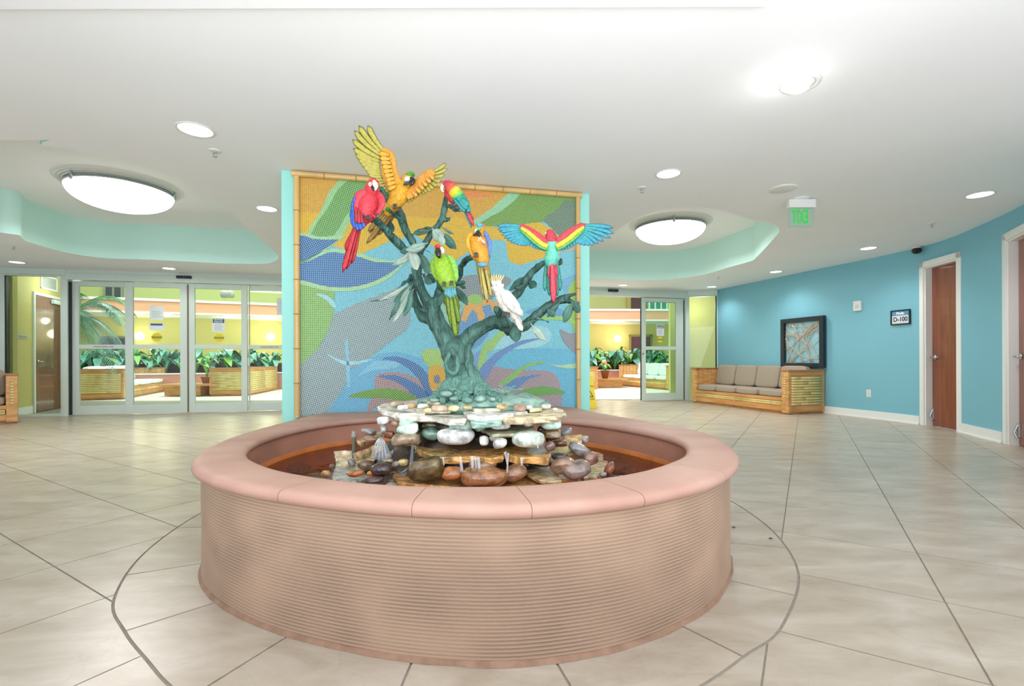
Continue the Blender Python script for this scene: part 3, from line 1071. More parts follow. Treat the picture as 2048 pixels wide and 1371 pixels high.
pole((pL1.x, pL1.y, 0.5), (pL1.x, pL1.y, 2.625), 0.026)
pR = onW(1156.5, 600, .03)
pole((pR.x, pR.y, 0.5), (pR.x, pR.y, 2.625), 0.024)
a, b = onW(584, 347, .032), onW(1163, 391, .032)
pole((a.x, a.y, 2.648), (b.x, b.y, 2.648), 0.026)

# ================================================================ FOUNTAIN
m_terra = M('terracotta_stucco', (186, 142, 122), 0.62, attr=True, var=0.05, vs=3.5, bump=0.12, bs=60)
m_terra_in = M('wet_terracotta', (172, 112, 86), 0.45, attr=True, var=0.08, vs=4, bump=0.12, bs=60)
m_cap = M('terracotta_coping', (180, 140, 124), 0.6, rgb2=(194, 156, 140), vs=3, bump=0.1, bs=80, spec=.3)
fount = thing('fountain_basin', 'large oval terracotta fountain basin with combed stucco wall below the mosaic mural', 'fountain', (FC.x, FC.y, 0))
NA = 264
def ridged(rf, off, z0, z1, sgn, amp=0.0036, pitch=0.0128, rgb=(190, 158, 132)):
    rows = int((z1 - z0) / pitch * 2)
    g = G()
    vs, cs = [], []
    for r in range(rows + 1):
        z = z0 + (z1 - z0) * r / rows
        for k in range(NA):
            th = 2 * pi * k / NA
            a = amp * (0.6 + 0.8 * noise.noise(Vector((cos(th) * 5, sin(th) * 5, z * 6))))
            d = off + (a if r % 2 else -a) * sgn
            w = noise.noise(Vector((cos(th) * 3, sin(th) * 3, z * 3))) * 0.004
            p = rp(rf, th, d)
            vs.append((p.x, p.y, z + (w if 0 < r < rows else 0)))
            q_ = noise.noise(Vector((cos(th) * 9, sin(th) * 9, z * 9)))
            kk = 1.0 if r % 2 else 0.83 + 0.12 * q_  # grooves tinted darker: crease shade put into the vertex colour
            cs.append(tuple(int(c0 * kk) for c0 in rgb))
    fs = []
    for r in range(rows):
        for k in range(NA):
            q = (r * NA + k, r * NA + (k + 1) % NA, (r + 1) * NA + (k + 1) % NA, (r + 1) * NA + k)
            fs.append(q if sgn > 0 else q[::-1])
    g.add(vs, fs)
    g.c = cs
    return g
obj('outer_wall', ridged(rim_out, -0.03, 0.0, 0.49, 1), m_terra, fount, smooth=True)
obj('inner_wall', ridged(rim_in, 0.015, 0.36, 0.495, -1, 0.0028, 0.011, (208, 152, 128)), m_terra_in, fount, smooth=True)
# smooth stained band at the water line and basin floor
g = G()
vs = []
prof = [(0.012, 0.375), (0.006, 0.365), (0.008, 0.33), (-0.03, 0.27), (-0.09, 0.235)]
for d, z in prof:
    for k in range(NA):
        p = rp(rim_in, 2 * pi * k / NA, d)
        vs.append((p.x, p.y, z))
fs = [(r * NA + k, r * NA + (k + 1) % NA, (r + 1) * NA + (k + 1) % NA, (r + 1) * NA + k) for r in range(len(prof) - 1) for k in range(NA)]
fs.append(tuple((len(prof) - 1) * NA + k for k in range(NA)))
g.add(vs, fs)
obj('basin_floor', g, M('rust_stained_basin', (222, 132, 62), 0.4, rgb2=(186, 112, 58), vs=5, bump=.1, bs=20), fount, smooth=True)
# foot fillet
g = G()
vs = []
for d, z in ((-0.031, 0.016), (-0.024, 0.006), (-0.016, 0.0)):
    for k in range(NA):
        th = 2 * pi * k / NA
        p = rp(rim_out, th, d + 0.006 * noise.noise(Vector((cos(th) * 14, sin(th) * 14, 0))))
        vs.append((p.x, p.y, z + 0.0012))
fs = [(r * NA + k, (r + 1) * NA + k, (r + 1) * NA + (k + 1) % NA, r * NA + (k + 1) % NA) for r in range(2) for k in range(NA)]
g.add(vs, [f[::-1] for f in fs])
obj('mortar_foot', g, M('brown_mortar', (150, 118, 96), .9, var=.15, vs=20), fount, smooth=True)
# coping stones
def coping(t0, t1, shr=0.0):
    n = max(4, int((t1 - t0) / (2 * pi / NA)) + 1)
    prof = []
    # (t across: 0 outer .. 1 inner, absolute radial shift, z)
    prof += [(0, -0.035, 0.483), (0, -0.008, 0.485), (0, 0.006, 0.493), (0, 0.011, 0.507), (0, 0.009, 0.520), (0, 0.0, 0.530), (0, -0.014, 0.535), (0, -0.04, 0.5365)]
    prof += [(1, 0.05, 0.5365), (1, 0.012, 0.535), (1, -0.004, 0.529), (1, -0.012, 0.517), (1, -0.010, 0.503), (1, 0.002, 0.494), (1, 0.02, 0.491)]
    m = len(prof)
    vs = []
    for k in range(n + 1):
        th = t0 + (t1 - t0) * k / n
        for w, d, z in prof:
            p = rp(rim_in if w else rim_out, th, d + (shr if w else -shr))
            z = z - (shr if z > .52 else 0)
            vs.append((p.x, p.y, z + 0.0006 * noise.noise(Vector((p.x * 9, p.y * 9, 0)))))
    fs = [(k * m + i, (k + 1) * m + i, (k + 1) * m + (i + 1) % m, k * m + (i + 1) % m) for k in range(n) for i in range(m)]
    return G().add(vs, fs)
def ang(u, v):
    p = atZ(u, v, .536)
    return atan2(p.y - FC.y, p.x - FC.x)
js = [ang(577, 974), ang(842, 985), ang(1043, 984), ang(1215, 962), ang(425, 925), ang(1378, 932), ang(452, 880), ang(1425, 872), ang(1290, 850), ang(560, 850), pi * .32, pi * .5, pi * .68]
js = sorted((j + 2 * pi) % (2 * pi) for j in js)
for i in range(len(js)):
    a0, a1 = js[i], js[(i + 1) % len(js)]
    if a1 <= a0:
        a1 += 2 * pi
    obj('coping_stone', coping(a0 + 0.0007, a1 - 0.0007), m_cap, fount, smooth=True)
obj('mortar_bed', coping(0, 2 * pi, .002), M('rim_mortar', (150, 110, 96), .8), fount, smooth=True)
# water
WZ = 0.345
g = G()
pts = [rp(rim_in, 2 * pi * k / 180, 0.006) for k in range(180)]
V, T = cdt([pts], lambda c: True)
wtr = obj('water', flat_up(V, T, WZ, True), glassy('fountain_water', (240, 206, 166), 0.03, 0.03, bump=0.35, bs=14), fount, kind='stuff')

# ---------------------------------------------------------------- rock pile
pile = thing('rock_pile', 'stacked flagstones and river stones forming the fountain cascade under the bronze tree', 'rock pile', (-0.28, 3.0, 0.25))
SM = {}
def stone_mat(rgb, wet, sp=0.25):
    k = (rgb, wet)
    if k not in SM:
        hi = tuple(min(255, int(c * 1.18 + 12)) for c in rgb)
        lo = tuple(int(c * 0.78) for c in rgb)
        SM[k] = M('stone_%d_%d_%d' % rgb + ('_wet' if wet else ''), lo, 0.12 if wet else 0.6, rgb2=hi, vs=22, bump=0.55 if not wet else .4, bs=60, detail=6, coat=0.5 if wet else 0)
    return SM[k]
_ico = {}
def ico(n=3):
    if n not in _ico:
        bm = bmesh.new()
        bmesh.ops.create_icosphere(bm, subdivisions=n, radius=1.0)
        _ico[n] = ([v.co.copy() for v in bm.verts], [tuple(v.index for v in f.verts) for f in bm.faces])
        bm.free()
    return _ico[n]
def rock(u, v, w, h, Y, rgb, rot=0, wet=True, rough=0.22, name='stone', dep=0.85, sq=2.5):
    c = atY(u, v, Y)
    W, H = w * Y / FPX / 2, h * Y / FPX / 2
    D = max(H * 1.1, W * dep)
    V, F = ico(3)
    sd = Vector((RG.random() * 50, RG.random() * 50, RG.random() * 50))
    vs = []
    R3 = Matrix.Rotation(-radians(rot), 3, 'Y')
    for p in V:
        q = Vector([math.copysign(abs(x) ** (2 / sq), x) for x in p])
        k = 1 + rough * noise.noise(p * 1.1 + sd) + rough * 0.3 * noise.noise(p * 2.7 + sd)
        q = Vector((q.x * W * k, q.y * D * k, q.z * H * k))
        vs.append(R3 @ q + c)
    return obj(name, G().add(vs, F), stone_mat(rgb, wet), pile, smooth=True)
def slab(poly, z, th, rgb, wet=True, jag=0.008, name='flagstone'):
    P = []
    for p in poly:
        P.append(atZ(p[0], p[1], p[2] if len(p) > 2 else z))
    # fine edge
    E = []
    n = len(P)
    for i in range(n):
        a, b = P[i], P[(i + 1) % n]
        k = max(1, int((b - a).length / 0.035))
        for j in range(k):
            q = a.lerp(b, j / k)
            if j:
                q += Vector((RG.uniform(-1, 1), RG.uniform(-1, 1), 0)) * jag * 0.7
            E.append(q)
    n = len(E)
    cen = sum(E, Vector()) / n
    rings = []
    for lv, (dz, sh) in enumerate(((0.0, -0.004), (-0.18, 0.002), (-0.5, 0.0), (-0.8, -0.003), (-1.0, -0.012))):
        r = []
        for q in E:
            d = (q - cen)
            d.z = 0
            d.normalize()
            nn = noise.noise(q * 28 + Vector((0, 0, lv * 3.3)))
            r.append(q + d * (sh + jag * nn) + Vector((0, 0, dz * th)))
        rings.append(r)
    vs = [p for r in rings for p in r]
    A = 0
    for i in range(n):
        A += E[i].x * E[(i + 1) % n].y - E[(i + 1) % n].x * E[i].y
    fs = []
    for l in range(len(rings) - 1):
        for i in range(n):
            q = (l * n + i, (l + 1) * n + i, (l + 1) * n + (i + 1) % n, l * n + (i + 1) % n)
            fs.append(q if A > 0 else q[::-1])
    for base, up in ((0, True), ((len(rings) - 1) * n, False)):
        tr = tessellate_polygon([[Vector((p.x, p.y, 0)) for p in rings[base // n]]])
        for t in tr:
            a, b, c = [rings[base // n][i] for i in t]
            ar = (b.xy - a.xy).cross(c.xy - a.xy)
            if (ar > 0) != up:
                t = t[::-1]
            fs.append(tuple(base + i for i in t))
    return obj(name, G().add(vs, fs), stone_mat(rgb, wet), pile)
# dark mortar core carrying the stones
V, F = ico(4)
vs = []
for p in V:
    zz = max(-1, min(1, p.z))
    z = 0.235 + (zz + 1) / 2 * 0.45
    prof = 0.80 - 0.42 * min(1, max(0, (z - 0.27) / 0.36)) ** 0.75
    hh = Vector((p.x, p.y))
    hh = hh.normalized() * min(1.0, hh.length * 1.9) if hh.length > 1e-6 else hh
    k = 1 + 0.13 * noise.noise(p * 4.5)
    vs.append(Vector((-0.29 + hh.x * prof * k * 0.93, 3.02 + hh.y * prof * k * 0.78, z + 0.012 * noise.noise(p * 9))))
obj('mortar_core', G().add(vs, F), M('dark_wet_mortar', (70, 54, 40), .35, rgb2=(34, 28, 24), vs=12, bump=.6, bs=30), pile, smooth=True)
TAN, ORA, GRN, WHT, BRN, DRK, GRY, PUR, CRM, OLV = (190, 158, 112), (196, 146, 84), (156, 184, 168), (204, 210, 206), (122, 84, 62), (66, 52, 46), (140, 138, 132), (116, 92, 88), (228, 220, 200), (110, 100, 70)
# --- lowest flags in the water
slab([(781, 936), (800, 928), (860, 930), (960, 938), (1060, 938), (1118, 944), (1150, 950), (1112, 964), (1050, 972), (940, 976), (860, 970), (795, 962), (790, 955)], 0.385, 0.05, ORA)
slab([(1052, 939), (1075, 934), (1102, 931), (1112, 941), (1124, 960), (1096, 963), (1074, 957), (1054, 947)], 0.415, 0.022, (186, 162, 118))
slab([(1170, 918), (1190, 902), (1207, 908), (1206, 917), (1216, 922), (1218, 936), (1195, 950), (1168, 954), (1160, 935)], 0.372, 0.035, (182, 158, 126))
slab([(668, 938), (690, 930), (724, 940), (740, 952), (722, 962), (690, 966), (664, 956)], 0.385, 0.05, (168, 164, 150))
slab([(700, 958), (735, 952), (775, 957), (781, 972), (740, 978), (700, 970)], 0.362, 0.03, (88, 66, 46))
slab([(586, 948), (612, 938), (640, 936), (650, 944), (622, 952), (596, 956)], 0.318, 0.03, (120, 116, 88))
slab([(560, 930), (600, 922), (622, 930), (600, 938)], 0.30, 0.03, (130, 96, 56))
slab([(610, 958), (650, 950), (690, 956), (680, 968), (640, 966)], 0.318, 0.03, (170, 140, 90))
slab([(1196, 920), (1240, 914), (1262, 928), (1236, 938), (1204, 934)], 0.31, 0.03, (150, 98, 56))
slab([(1180, 900), (1230, 905), (1255, 916), (1215, 918)], 0.30, 0.03, (128, 104, 70))
slab([(1236, 936), (1270, 926), (1292, 932), (1260, 944)], 0.29, 0.03, (150, 100, 60))
rock(651, 947, 18, 13, 2.62, (176, 140, 92))
# --- left flank
slab([(668, 902, .43), (690, 900, .44), (708, 901, .43), (706, 916, .40), (690, 934, .375), (670, 938, .37), (673, 918, .40)], .4, .03, (200, 180, 146))
slab([(706, 906, .46), (735, 896, .475), (762, 882, .50), (768, 890, .485), (745, 900, .46), (712, 912, .445)], .46, .03, (190, 164, 120))
slab([(708, 912, .43), (712, 905, .44), (745, 902, .44), (752, 912, .43), (748, 918, .42), (708, 922, .415)], .43, .045, (186, 160, 112))
slab([(673, 938, .385), (700, 930, .40), (742, 921, .415), (744, 928, .405), (712, 940, .385), (680, 946, .375)], .39, .03, (150, 134, 104))
slab([(714, 880, .53), (735, 870, .545), (760, 861, .56), (764, 868, .55), (740, 878, .53), (722, 886, .52)], .54, .025, (196, 160, 110))
slab([(775, 882, .50), (800, 880, .51), (838, 884, .50), (832, 896, .48), (790, 900, .475), (780, 893, .48)], .49, .045, (190, 148, 92))
rock(738, 862, 28, 11, 2.95, GRY, -12)
rock(742, 877, 28, 10, 2.72, (140, 110, 84), -10)
rock(704, 925, 13, 18, 2.55, (120, 116, 110), 10)
rock(711, 946, 32, 13, 2.45, (156, 92, 44))
rock(741, 946, 14, 10, 2.44, (196, 116, 54))
rock(764, 938, 44, 27, 2.42, (58, 42, 40), 4, rough=.18)
rock(776, 921, 22, 9, 2.50, (150, 132, 90))
rock(791, 928, 18, 11, 2.52, (132, 124, 122), 15)
rock(807, 924, 20, 13, 2.52, (184, 164, 108))
rock(783, 971, 24, 13, 2.28, (124, 108, 84))
rock(733, 930, 30, 20, 2.58, (96, 76, 58))
rock(664, 934, 10, 14, 2.56, (84, 70, 60))
rock(750, 958, 40, 12, 2.36, (78, 54, 50))
rock(703, 963, 24, 12, 2.33, (150, 148, 142))
# --- big stones of the front row
rock(855, 936, 68, 42, 2.42, (96, 80, 50), 10, rough=.35, sq=3)
rock(905, 946, 42, 26, 2.38, (160, 96, 50), 0)
rock(968, 952, 94, 36, 2.36, (146, 98, 62), 0, rough=.16, sq=2.8)
rock(965, 929, 58, 22, 2.46, (128, 104, 80), 0)
rock(1030, 944, 48, 32, 2.40, (126, 86, 58), 24)
rock(1126, 930, 52, 30, 2.44, (128, 98, 78), 10, rough=.2)
rock(1154, 938, 56, 34, 2.42, (124, 106, 96), 16, rough=.2)
rock(1180, 918, 32, 26, 2.60, (124, 92, 76), 20, rough=.3)
rock(1160, 899, 48, 24, 2.72, (120, 116, 112), -24)
rock(1168, 878, 18, 16, 2.95, (130, 128, 120))
rock(1219, 936, 14, 30, 2.52, (140, 86, 60), -32)
rock(1206, 948, 14, 9, 2.42, (110, 108, 110))
rock(1085, 925, 36, 14, 2.62, (60, 48, 44))
rock(1052, 928, 22, 12, 2.62, (72, 56, 44))
rock(1000, 932, 22, 16, 2.65, (66, 48, 36))
rock(898, 922, 46, 18, 2.66, (58, 44, 34))
rock(815, 918, 30, 14, 2.72, (66, 66, 44))
rock(1120, 912, 34, 14, 2.66, (70, 62, 60))
# --- middle flags
slab([(826, 888), (850, 880), (874, 876), (930, 880), (1010, 882), (1092, 885), (1101, 908), (1098, 917), (1062, 913), (1040, 915), (1022, 910), (1011, 902), (1007, 911), (984, 916), (945, 911), (914, 914), (882, 914), (857, 905), (832, 898)], 0.512, 0.036, (200, 152, 88), jag=.012)
slab([(826, 888, .520), (850, 880, .525), (874, 877, .525), (905, 888, .520), (918, 912, .515), (880, 914, .514), (850, 904, .516)], 0.52, 0.02, (172, 140, 88), jag=.01)
slab([(1126, 892, .50), (1130, 870, .54), (1164, 868, .545), (1162, 884, .515), (1168, 892, .50), (1140, 896, .49)], .52, .03, (204, 164, 110))
slab([(1107, 900, .49), (1112, 894, .50), (1162, 888, .50), (1162, 896, .485), (1138, 904, .475), (1110, 906, .475)], .49, .03, (188, 170, 110))
# --- row of pale stones
rock(767, 840, 24, 17, 2.66, WHT, 6, False)
rock(816, 857, 42, 22, 2.60, (184, 206, 190), 4, False, sq=2.8)
rock(816, 843, 32, 13, 2.66, (160, 190, 174), 0, False, sq=4)
rock(812, 878, 60, 26, 2.58, (150, 128, 100), 4, sq=2.8)
rock(779, 869, 22, 16, 2.66, (110, 62, 38))
rock(768, 858, 13, 19, 2.70, (170, 168, 160), 12)
rock(793, 846, 22, 14, 2.74, (176, 140, 116))
rock(864, 867, 46, 24, 2.70, (96, 128, 112), -12)
rock(862, 848, 34, 14, 2.76, (96, 90, 62), sq=4)
rock(911, 871, 77, 32, 2.56, (200, 204, 200), 0, False, rough=.1, sq=2.6)
rock(922, 851, 48, 22, 2.60, (164, 194, 180), 0, False, sq=3.5)
rock(888, 846, 34, 16, 2.80, (74, 130, 140), 0)
rock(959, 854, 23, 17, 2.68, (142, 176, 158), 12, False)
rock(972, 868, 30, 22, 2.75, (92, 96, 70), 0)
slab([(960, 856), (985, 846), (1064, 845), (1066, 856), (1050, 862), (1035, 866), (985, 868), (972, 862)], 0.615, 0.02, (178, 176, 146), False)
rock(1001, 848, 40, 20, 2.60, (200, 200, 195), 2, False, rough=.12, sq=2.8)
rock(1056, 848, 18, 9, 2.62, (206, 204, 192), 0, False)
rock(968, 881, 18, 21, 2.52, (202, 205, 200), 0, False)
rock(989, 875, 21, 12, 2.56, (202, 203, 196), 4, False)
rock(1000, 886, 29, 19, 2.48, (204, 206, 202), 14, False)
rock(1056, 877, 64, 32, 2.52, (186, 198, 186), 0, False, rough=.1, sq=2.7)
rock(1103, 848, 40, 23, 2.66, (176, 198, 186), 0, False, rough=.12)
rock(1103, 866, 36, 19, 2.74, (140, 112, 66), 0, sq=4)
rock(1131, 863, 27, 13, 2.84, (120, 128, 128), 24)
rock(1108, 879, 32, 12, 2.72, (40, 34, 30))
rock(1121, 886, 28, 16, 2.66, (88, 46, 34))
rock(1100, 892, 22, 19, 2.54, (122, 92, 86), 40)
rock(1035, 876, 24, 14, 2.70, (84, 78, 56))
rock(1085, 858, 22, 14, 2.80, (70, 62, 44))
rock(940, 866, 26, 14, 2.80, (60, 66, 54))
rock(840, 866, 16, 20, 2.80, (60, 60, 44))
# --- top flags
slab([(755, 812), (768, 806), (800, 802), (850, 800), (862, 812), (850, 824), (800, 826), (766, 822)], 0.712, 0.032, (208, 202, 188), False, .01)
slab([(783, 826), (800, 820), (860, 812), (910, 812), (935, 820), (946, 833), (930, 838), (900, 838), (872, 832), (840, 832), (800, 832)], 0.696, 0.034, (218, 210, 192), False, .01)
slab([(926, 822), (945, 816), (1000, 812), (1045, 814), (1056, 822), (1006, 829), (960, 831), (936, 830)], 0.716, 0.030, (220, 215, 202), False, .01)
slab([(1000, 829), (1030, 820), (1080, 814), (1124, 817), (1132, 826), (1112, 832), (1076, 834), (1040, 836), (1008, 836)], 0.702, 0.034, (212, 194, 156), False, .01)
slab([(935, 832), (1000, 828), (1004, 842), (945, 846)], 0.686, 0.03, (150, 184, 168), False)
slab([(940, 812), (958, 806), (1010, 803), (1018, 810), (1000, 816), (950, 817)], 0.735, 0.02, (220, 212, 184), False)
slab([(1050, 808), (1066, 801), (1086, 806), (1084, 815), (1060, 817)], 0.728, 0.022, (222, 208, 168), False)
slab([(820, 812), (860, 806), (930, 804), (940, 812), (900, 820), (840, 820)], 0.722, 0.02, (222, 212, 188), False)
for a in ((795, 809, 26, 15, 2.72, (170, 156, 124)), (821, 811, 26, 11, 2.66, (186, 160, 112)), (880, 816, 36, 14, 2.56, (176, 158, 134)), (907, 816, 23, 11, 2.54, (212, 196, 140)), (856, 820, 16, 10, 2.54, (196, 178, 124)),
          (806, 815, 24, 11, 2.62, (216, 214, 206)), (972, 793, 24, 11, 2.78, (178, 158, 112)), (1061, 800, 25, 9, 2.82, (186, 156, 112)), (1004, 812, 25, 11, 2.60, (176, 158, 110)), (1039, 815, 27, 15, 2.56, (158, 130, 110)),
          (1058, 814, 14, 9, 2.62, (190, 190, 178)), (1092, 812, 20, 10, 2.70, (226, 222, 212)), (1078, 804, 16, 7, 2.82, (196, 184, 140)), (1110, 818, 12, 6, 2.62, (210, 206, 180)), (935, 814, 20, 9, 2.58, (196, 168, 120)),
          (868, 806, 30, 10, 2.70, (190, 178, 150)), (846, 812, 22, 10, 2.62, (206, 200, 186))):
    rock(*a, 0, False, rough=.15)
# patinated bronze mound of roots
V, F = ico(4)
vs = []
for p in V:
    c = atY(962, 806, 2.92)
    kx = 0.40 if p.x > 0 else 0.38
    q = Vector((p.x * kx, p.y * 0.26, p.z * 0.066))
    k = 1 + 0.16 * noise.noise(p * 3.1) + 0.10 * noise.noise(p * 9)
    vs.append(c + q * k)
m_patina = M('verdigris_bronze', (92, 138, 126), 0.7, rgb2=(160, 186, 172), vs=12, bump=.7, bs=60, detail=6)
m_bronze = M('green_bronze_bark', (14, 54, 47), 0.5, rgb2=(70, 114, 102), vs=26, bump=1.0, bs=70, detail=8, metal=0.15, stretch=(1, 1, .35))
tree = thing('bronze_tree', 'tall green patinated bronze tree sculpture with leafy branches rising from the rock pile', 'sculpture', tuple(atY(925, 800, 2.95)))
obj('root_mound', G().add(vs, F), m_patina, tree, smooth=True)
for a in ((893, 787, 24, 12), (908, 797, 18, 10), (960, 797, 26, 14), (936, 800, 18, 12), (985, 798, 14, 9), (870, 800, 20, 8)):
    u, v, w, h = a
    c = atY(u, v, 2.68)
    sd = Vector((u, v, 0))
    vs = [c + Vector((p.x * w, p.y * w, p.z * h)) * (2.68 / FPX / 2) * (1 + .2 * noise.noise(p + sd)) for p in ico(2)[0]]
    obj('root_knob', G().add(vs, ico(2)[1]), m_patina, tree, smooth=True)
# grass like tufts at the foot
for bu, bv, n, hh in ((1012, 788, 11, 30), (885, 786, 7, 24), (978, 788, 8, 24), (925, 792, 8, 18)):
    g = G()
    for i in range(n):
        a = -0.9 + 1.8 * i / (n - 1) + RG.uniform(-.1, .1)
        Lh = hh * RG.uniform(.7, 1.1)
        p = [atY(bu + sin(a) * Lh * t * (1 + .5 * t), bv - cos(a) * Lh * (t - .38 * t * t), 2.78 - .06 * t) for t in (0, .35, .7, 1)]
        g.tube(p, [.007, .006, .004, .0015], 5)
    obj('grass_tuft', g, m_patina, tree, smooth=True)

# ---------------------------------------------------------------- tree: fused tubes, remeshed into one skin
br = []
def limb(pts, Y, n=4):
    """pts: (u, v, width px[, Y])"""
    P = [Vector(atY(p[0], p[1], p[3] if len(p) > 3 else Y)) for p in pts]
    Rr = [p[2] * (p[3] if len(p) > 3 else Y) / FPX / 2 for p in pts]
    C = catmull(P, False, n)
    rad = []
    for i in range(len(pts) - 1):
        for k in range(n):
            rad.append(Rr[i] + (Rr[i + 1] - Rr[i]) * k / n)
    rad.append(Rr[-1])
    br.append((C, rad))
YT = 2.95
limb([(925, 800, 100), (924, 785, 82), (922, 765, 66), (920, 745, 56), (918, 722, 60), (910, 700, 62)], YT)
limb([(916, 715, 52), (900, 690, 44), (884, 662, 38), (868, 632, 36), (862, 612, 34)], YT)
limb([(912, 710, 50), (925, 690, 36), (944, 668, 32), (966, 654, 27), (988, 644, 28), (1004, 645, 30), (1020, 656, 26), (1040, 656, 20), (1057, 646, 19), (1073, 631, 19), (1091, 616, 19), (1108, 606, 17), (1128, 600, 12), (1156, 606, 6)], YT, 4)
limb([(1098, 611, 14), (1120, 596, 9), (1150, 588, 5)], YT)
limb([(866, 624, 32), (856, 604, 24), (843, 580, 19), (835, 552, 18), (829, 525, 18), (822, 503, 16)], YT)
limb([(866, 626, 22), (875, 600, 18), (880, 580, 17), (881, 562, 15), (880, 556, 9)], YT, 4)
limb([(880, 575, 13, 2.94), (895, 573, 12, 2.85), (912, 568, 11, 2.78), (927, 565, 9, 2.75)], YT)
limb([(864, 640, 20, 3.05), (845, 632, 22, 3.05), (830, 600, 16, 3.05), (824, 572, 14, 3.05), (822, 552, 10, 3.05)], 3.05)
limb([(872, 600, 15, 3.05), (900, 578, 12, 3.05), (917, 556, 12, 3.02), (922, 534, 11, 2.98), (933, 519, 11, 2.9), (950, 512, 10, 2.84), (966, 506, 9, 2.78)], 3.0)
limb([(826, 515, 15, 2.95), (803, 493, 16, 2.9), (777, 466, 16, 2.84), (755, 442, 15, 2.76), (738, 436, 15, 2.7), (723, 432, 12, 2.66)], 2.9)
limb([(836, 545, 15), (836, 514, 17), (828, 488, 15), (814, 466, 15), (805, 445, 18), (799, 424, 18), (780, 405, 14, 2.88), (768, 385, 11, 2.82), (762, 376, 8, 2.8)], YT)
limb([(802, 442, 9, 2.9), (790, 430, 8, 2.85), (781, 422, 6, 2.8)], 2.9)
limb([(836, 520, 14), (843, 500, 14), (856, 480, 14), (867, 462, 14), (880, 446, 13), (888, 422, 12), (892, 400, 11), (894, 392, 9)], YT)
limb([(884, 440, 8), (898, 438, 7), (901, 434, 5)], YT)
limb([(890, 410, 8, 2.95), (902, 413, 9, 2.9), (914, 420, 8, 2.84), (924, 420, 6, 2.82)], 2.95)
limb([(868, 460, 8), (855, 456, 6), (840, 459, 6), (826, 468, 3)], YT)
limb([(1004, 648, 22, 3.0), (1008, 622, 14, 3.05), (1022, 602, 16, 3.08), (1036, 585, 17, 3.1), (1050, 564, 16, 3.1), (1064, 545, 14, 3.1), (1080, 530, 12, 3.08), (1098, 522, 11, 3.05), (1112, 524, 9, 3.0), (1121, 527, 9, 2.98), (1122, 518, 7, 2.98)], 3.05)
limb([(1017, 662, 20, 2.92), (1010, 645, 17, 2.82), (1003, 632, 14, 2.78), (994, 618, 14, 2.74)], 2.85)
limb([(1050, 642, 5, 2.85), (1072, 636, 5, 2.8), (1090, 641, 4, 2.78), (1098, 644, 2, 2.76)], 2.9)
limb([(832, 502, 5, 2.88), (846, 488, 6, 2.84), (858, 485, 4, 2.82)], 2.85)
limb([(838, 496, 5, 2.8), (856, 502, 4, 2.72), (868, 512, 3, 2.68)], 2.75)
limb([(824, 556, 9, 2.92), (808, 566, 7, 2.86), (796, 577, 4, 2.82)], 2.9)
limb([(820, 610, 5, 2.92), (834, 614, 5, 2.9), (848, 622, 6, 2.92)], 2.95)
# root flares and bark folds
for u0, u1, w in ((902, 862, 20), (912, 886, 24), (936, 930, 22), (948, 965, 26), (958, 1000, 18), (925, 912, 20)):
    limb([(u0 + (925 - u0) * .35, 735, 14, 2.86), (u0, 760, w * .9, 2.82), ((u0 + u1) / 2, 782, w, 2.78), (u1, 800, w * .7, 2.7)], 2.8)
limb([(905, 700, 12, 2.82), (895, 716, 10, 2.78), (893, 732, 9, 2.78), (903, 748, 12, 2.79), (915, 742, 9, 2.79), (916, 722, 9, 2.79), (906, 702, 9, 2.82)], 2.8)
limb([(938, 690, 12, 2.85), (935, 720, 12, 2.83), (942, 750, 12, 2.8)], 2.8)
g = G()
for C, rad in br:
    g.tube(C, rad, 12)
    for q, r in ((C[0], rad[0]), (C[-1], rad[-1])):
        g.ball(q, r * 0.98, 12, 8)
tmp = obj('tmp', g, None)
rm = tmp.modifiers.new('r', 'REMESH')
rm.mode = 'VOXEL'
rm.voxel_size = 0.0062
rm.use_smooth_shade = True
sm_ = tmp.modifiers.new('s', 'SMOOTH')
sm_.iterations = 3
dg = bpy.context.evaluated_depsgraph_get()
me = bpy.data.meshes.new_from_object(tmp.evaluated_get(dg))
bpy.data.objects.remove(tmp)
me.name = 'trunk'
nr = [v.normal.copy() for v in me.vertices]
for v, nn in zip(me.vertices, nr):
    p = v.co
    d = 0.0065 * noise.noise(Vector((p.x * 34, p.y * 34, p.z * 11))) + 0.0036 * noise.noise(Vector((p.x * 90, p.y * 90, p.z * 26)))
    if p.z < 1.05:
        d *= 1.6
    v.co = p + nn * d
me.materials.clear()
me.materials.append(m_bronze)
me.polygons.foreach_set('use_smooth', [True] * len(me.polygons))
o = bpy.data.objects.new('trunk', me)
link(o, tree)
# patina coloured trunk foot: the material blends by height
def height_blend():
    nt = m_bronze.node_tree
    N = nt.nodes
    b = N['Principled BSDF']
    old = b.inputs['Base Color'].links[0].from_socket
    ge = N.new('ShaderNodeNewGeometry')
    sp = N.new('ShaderNodeSeparateXYZ')
    mr = N.new('ShaderNodeMapRange')
    mr.inputs['From Min'].default_value = 0.80
    mr.inputs['From Max'].default_value = 1.25
    mr.inputs['To Min'].default_value = 0.75
    mr.inputs['To Max'].default_value = 0.0
    nt.links.new(ge.outputs['Position'], sp.inputs[0])
    nt.links.new(sp.outputs['Z'], mr.inputs[0])
    mx = N.new('ShaderNodeMix')
    mx.data_type = 'RGBA'
    nt.links.new(mr.outputs[0], mx.inputs[0])
    nt.links.new(old, mx.inputs[6])
    mx.inputs[7].default_value = L3((104, 148, 134))
    nt.links.new(mx.outputs[2], b.inputs['Base Color'])
height_blend()

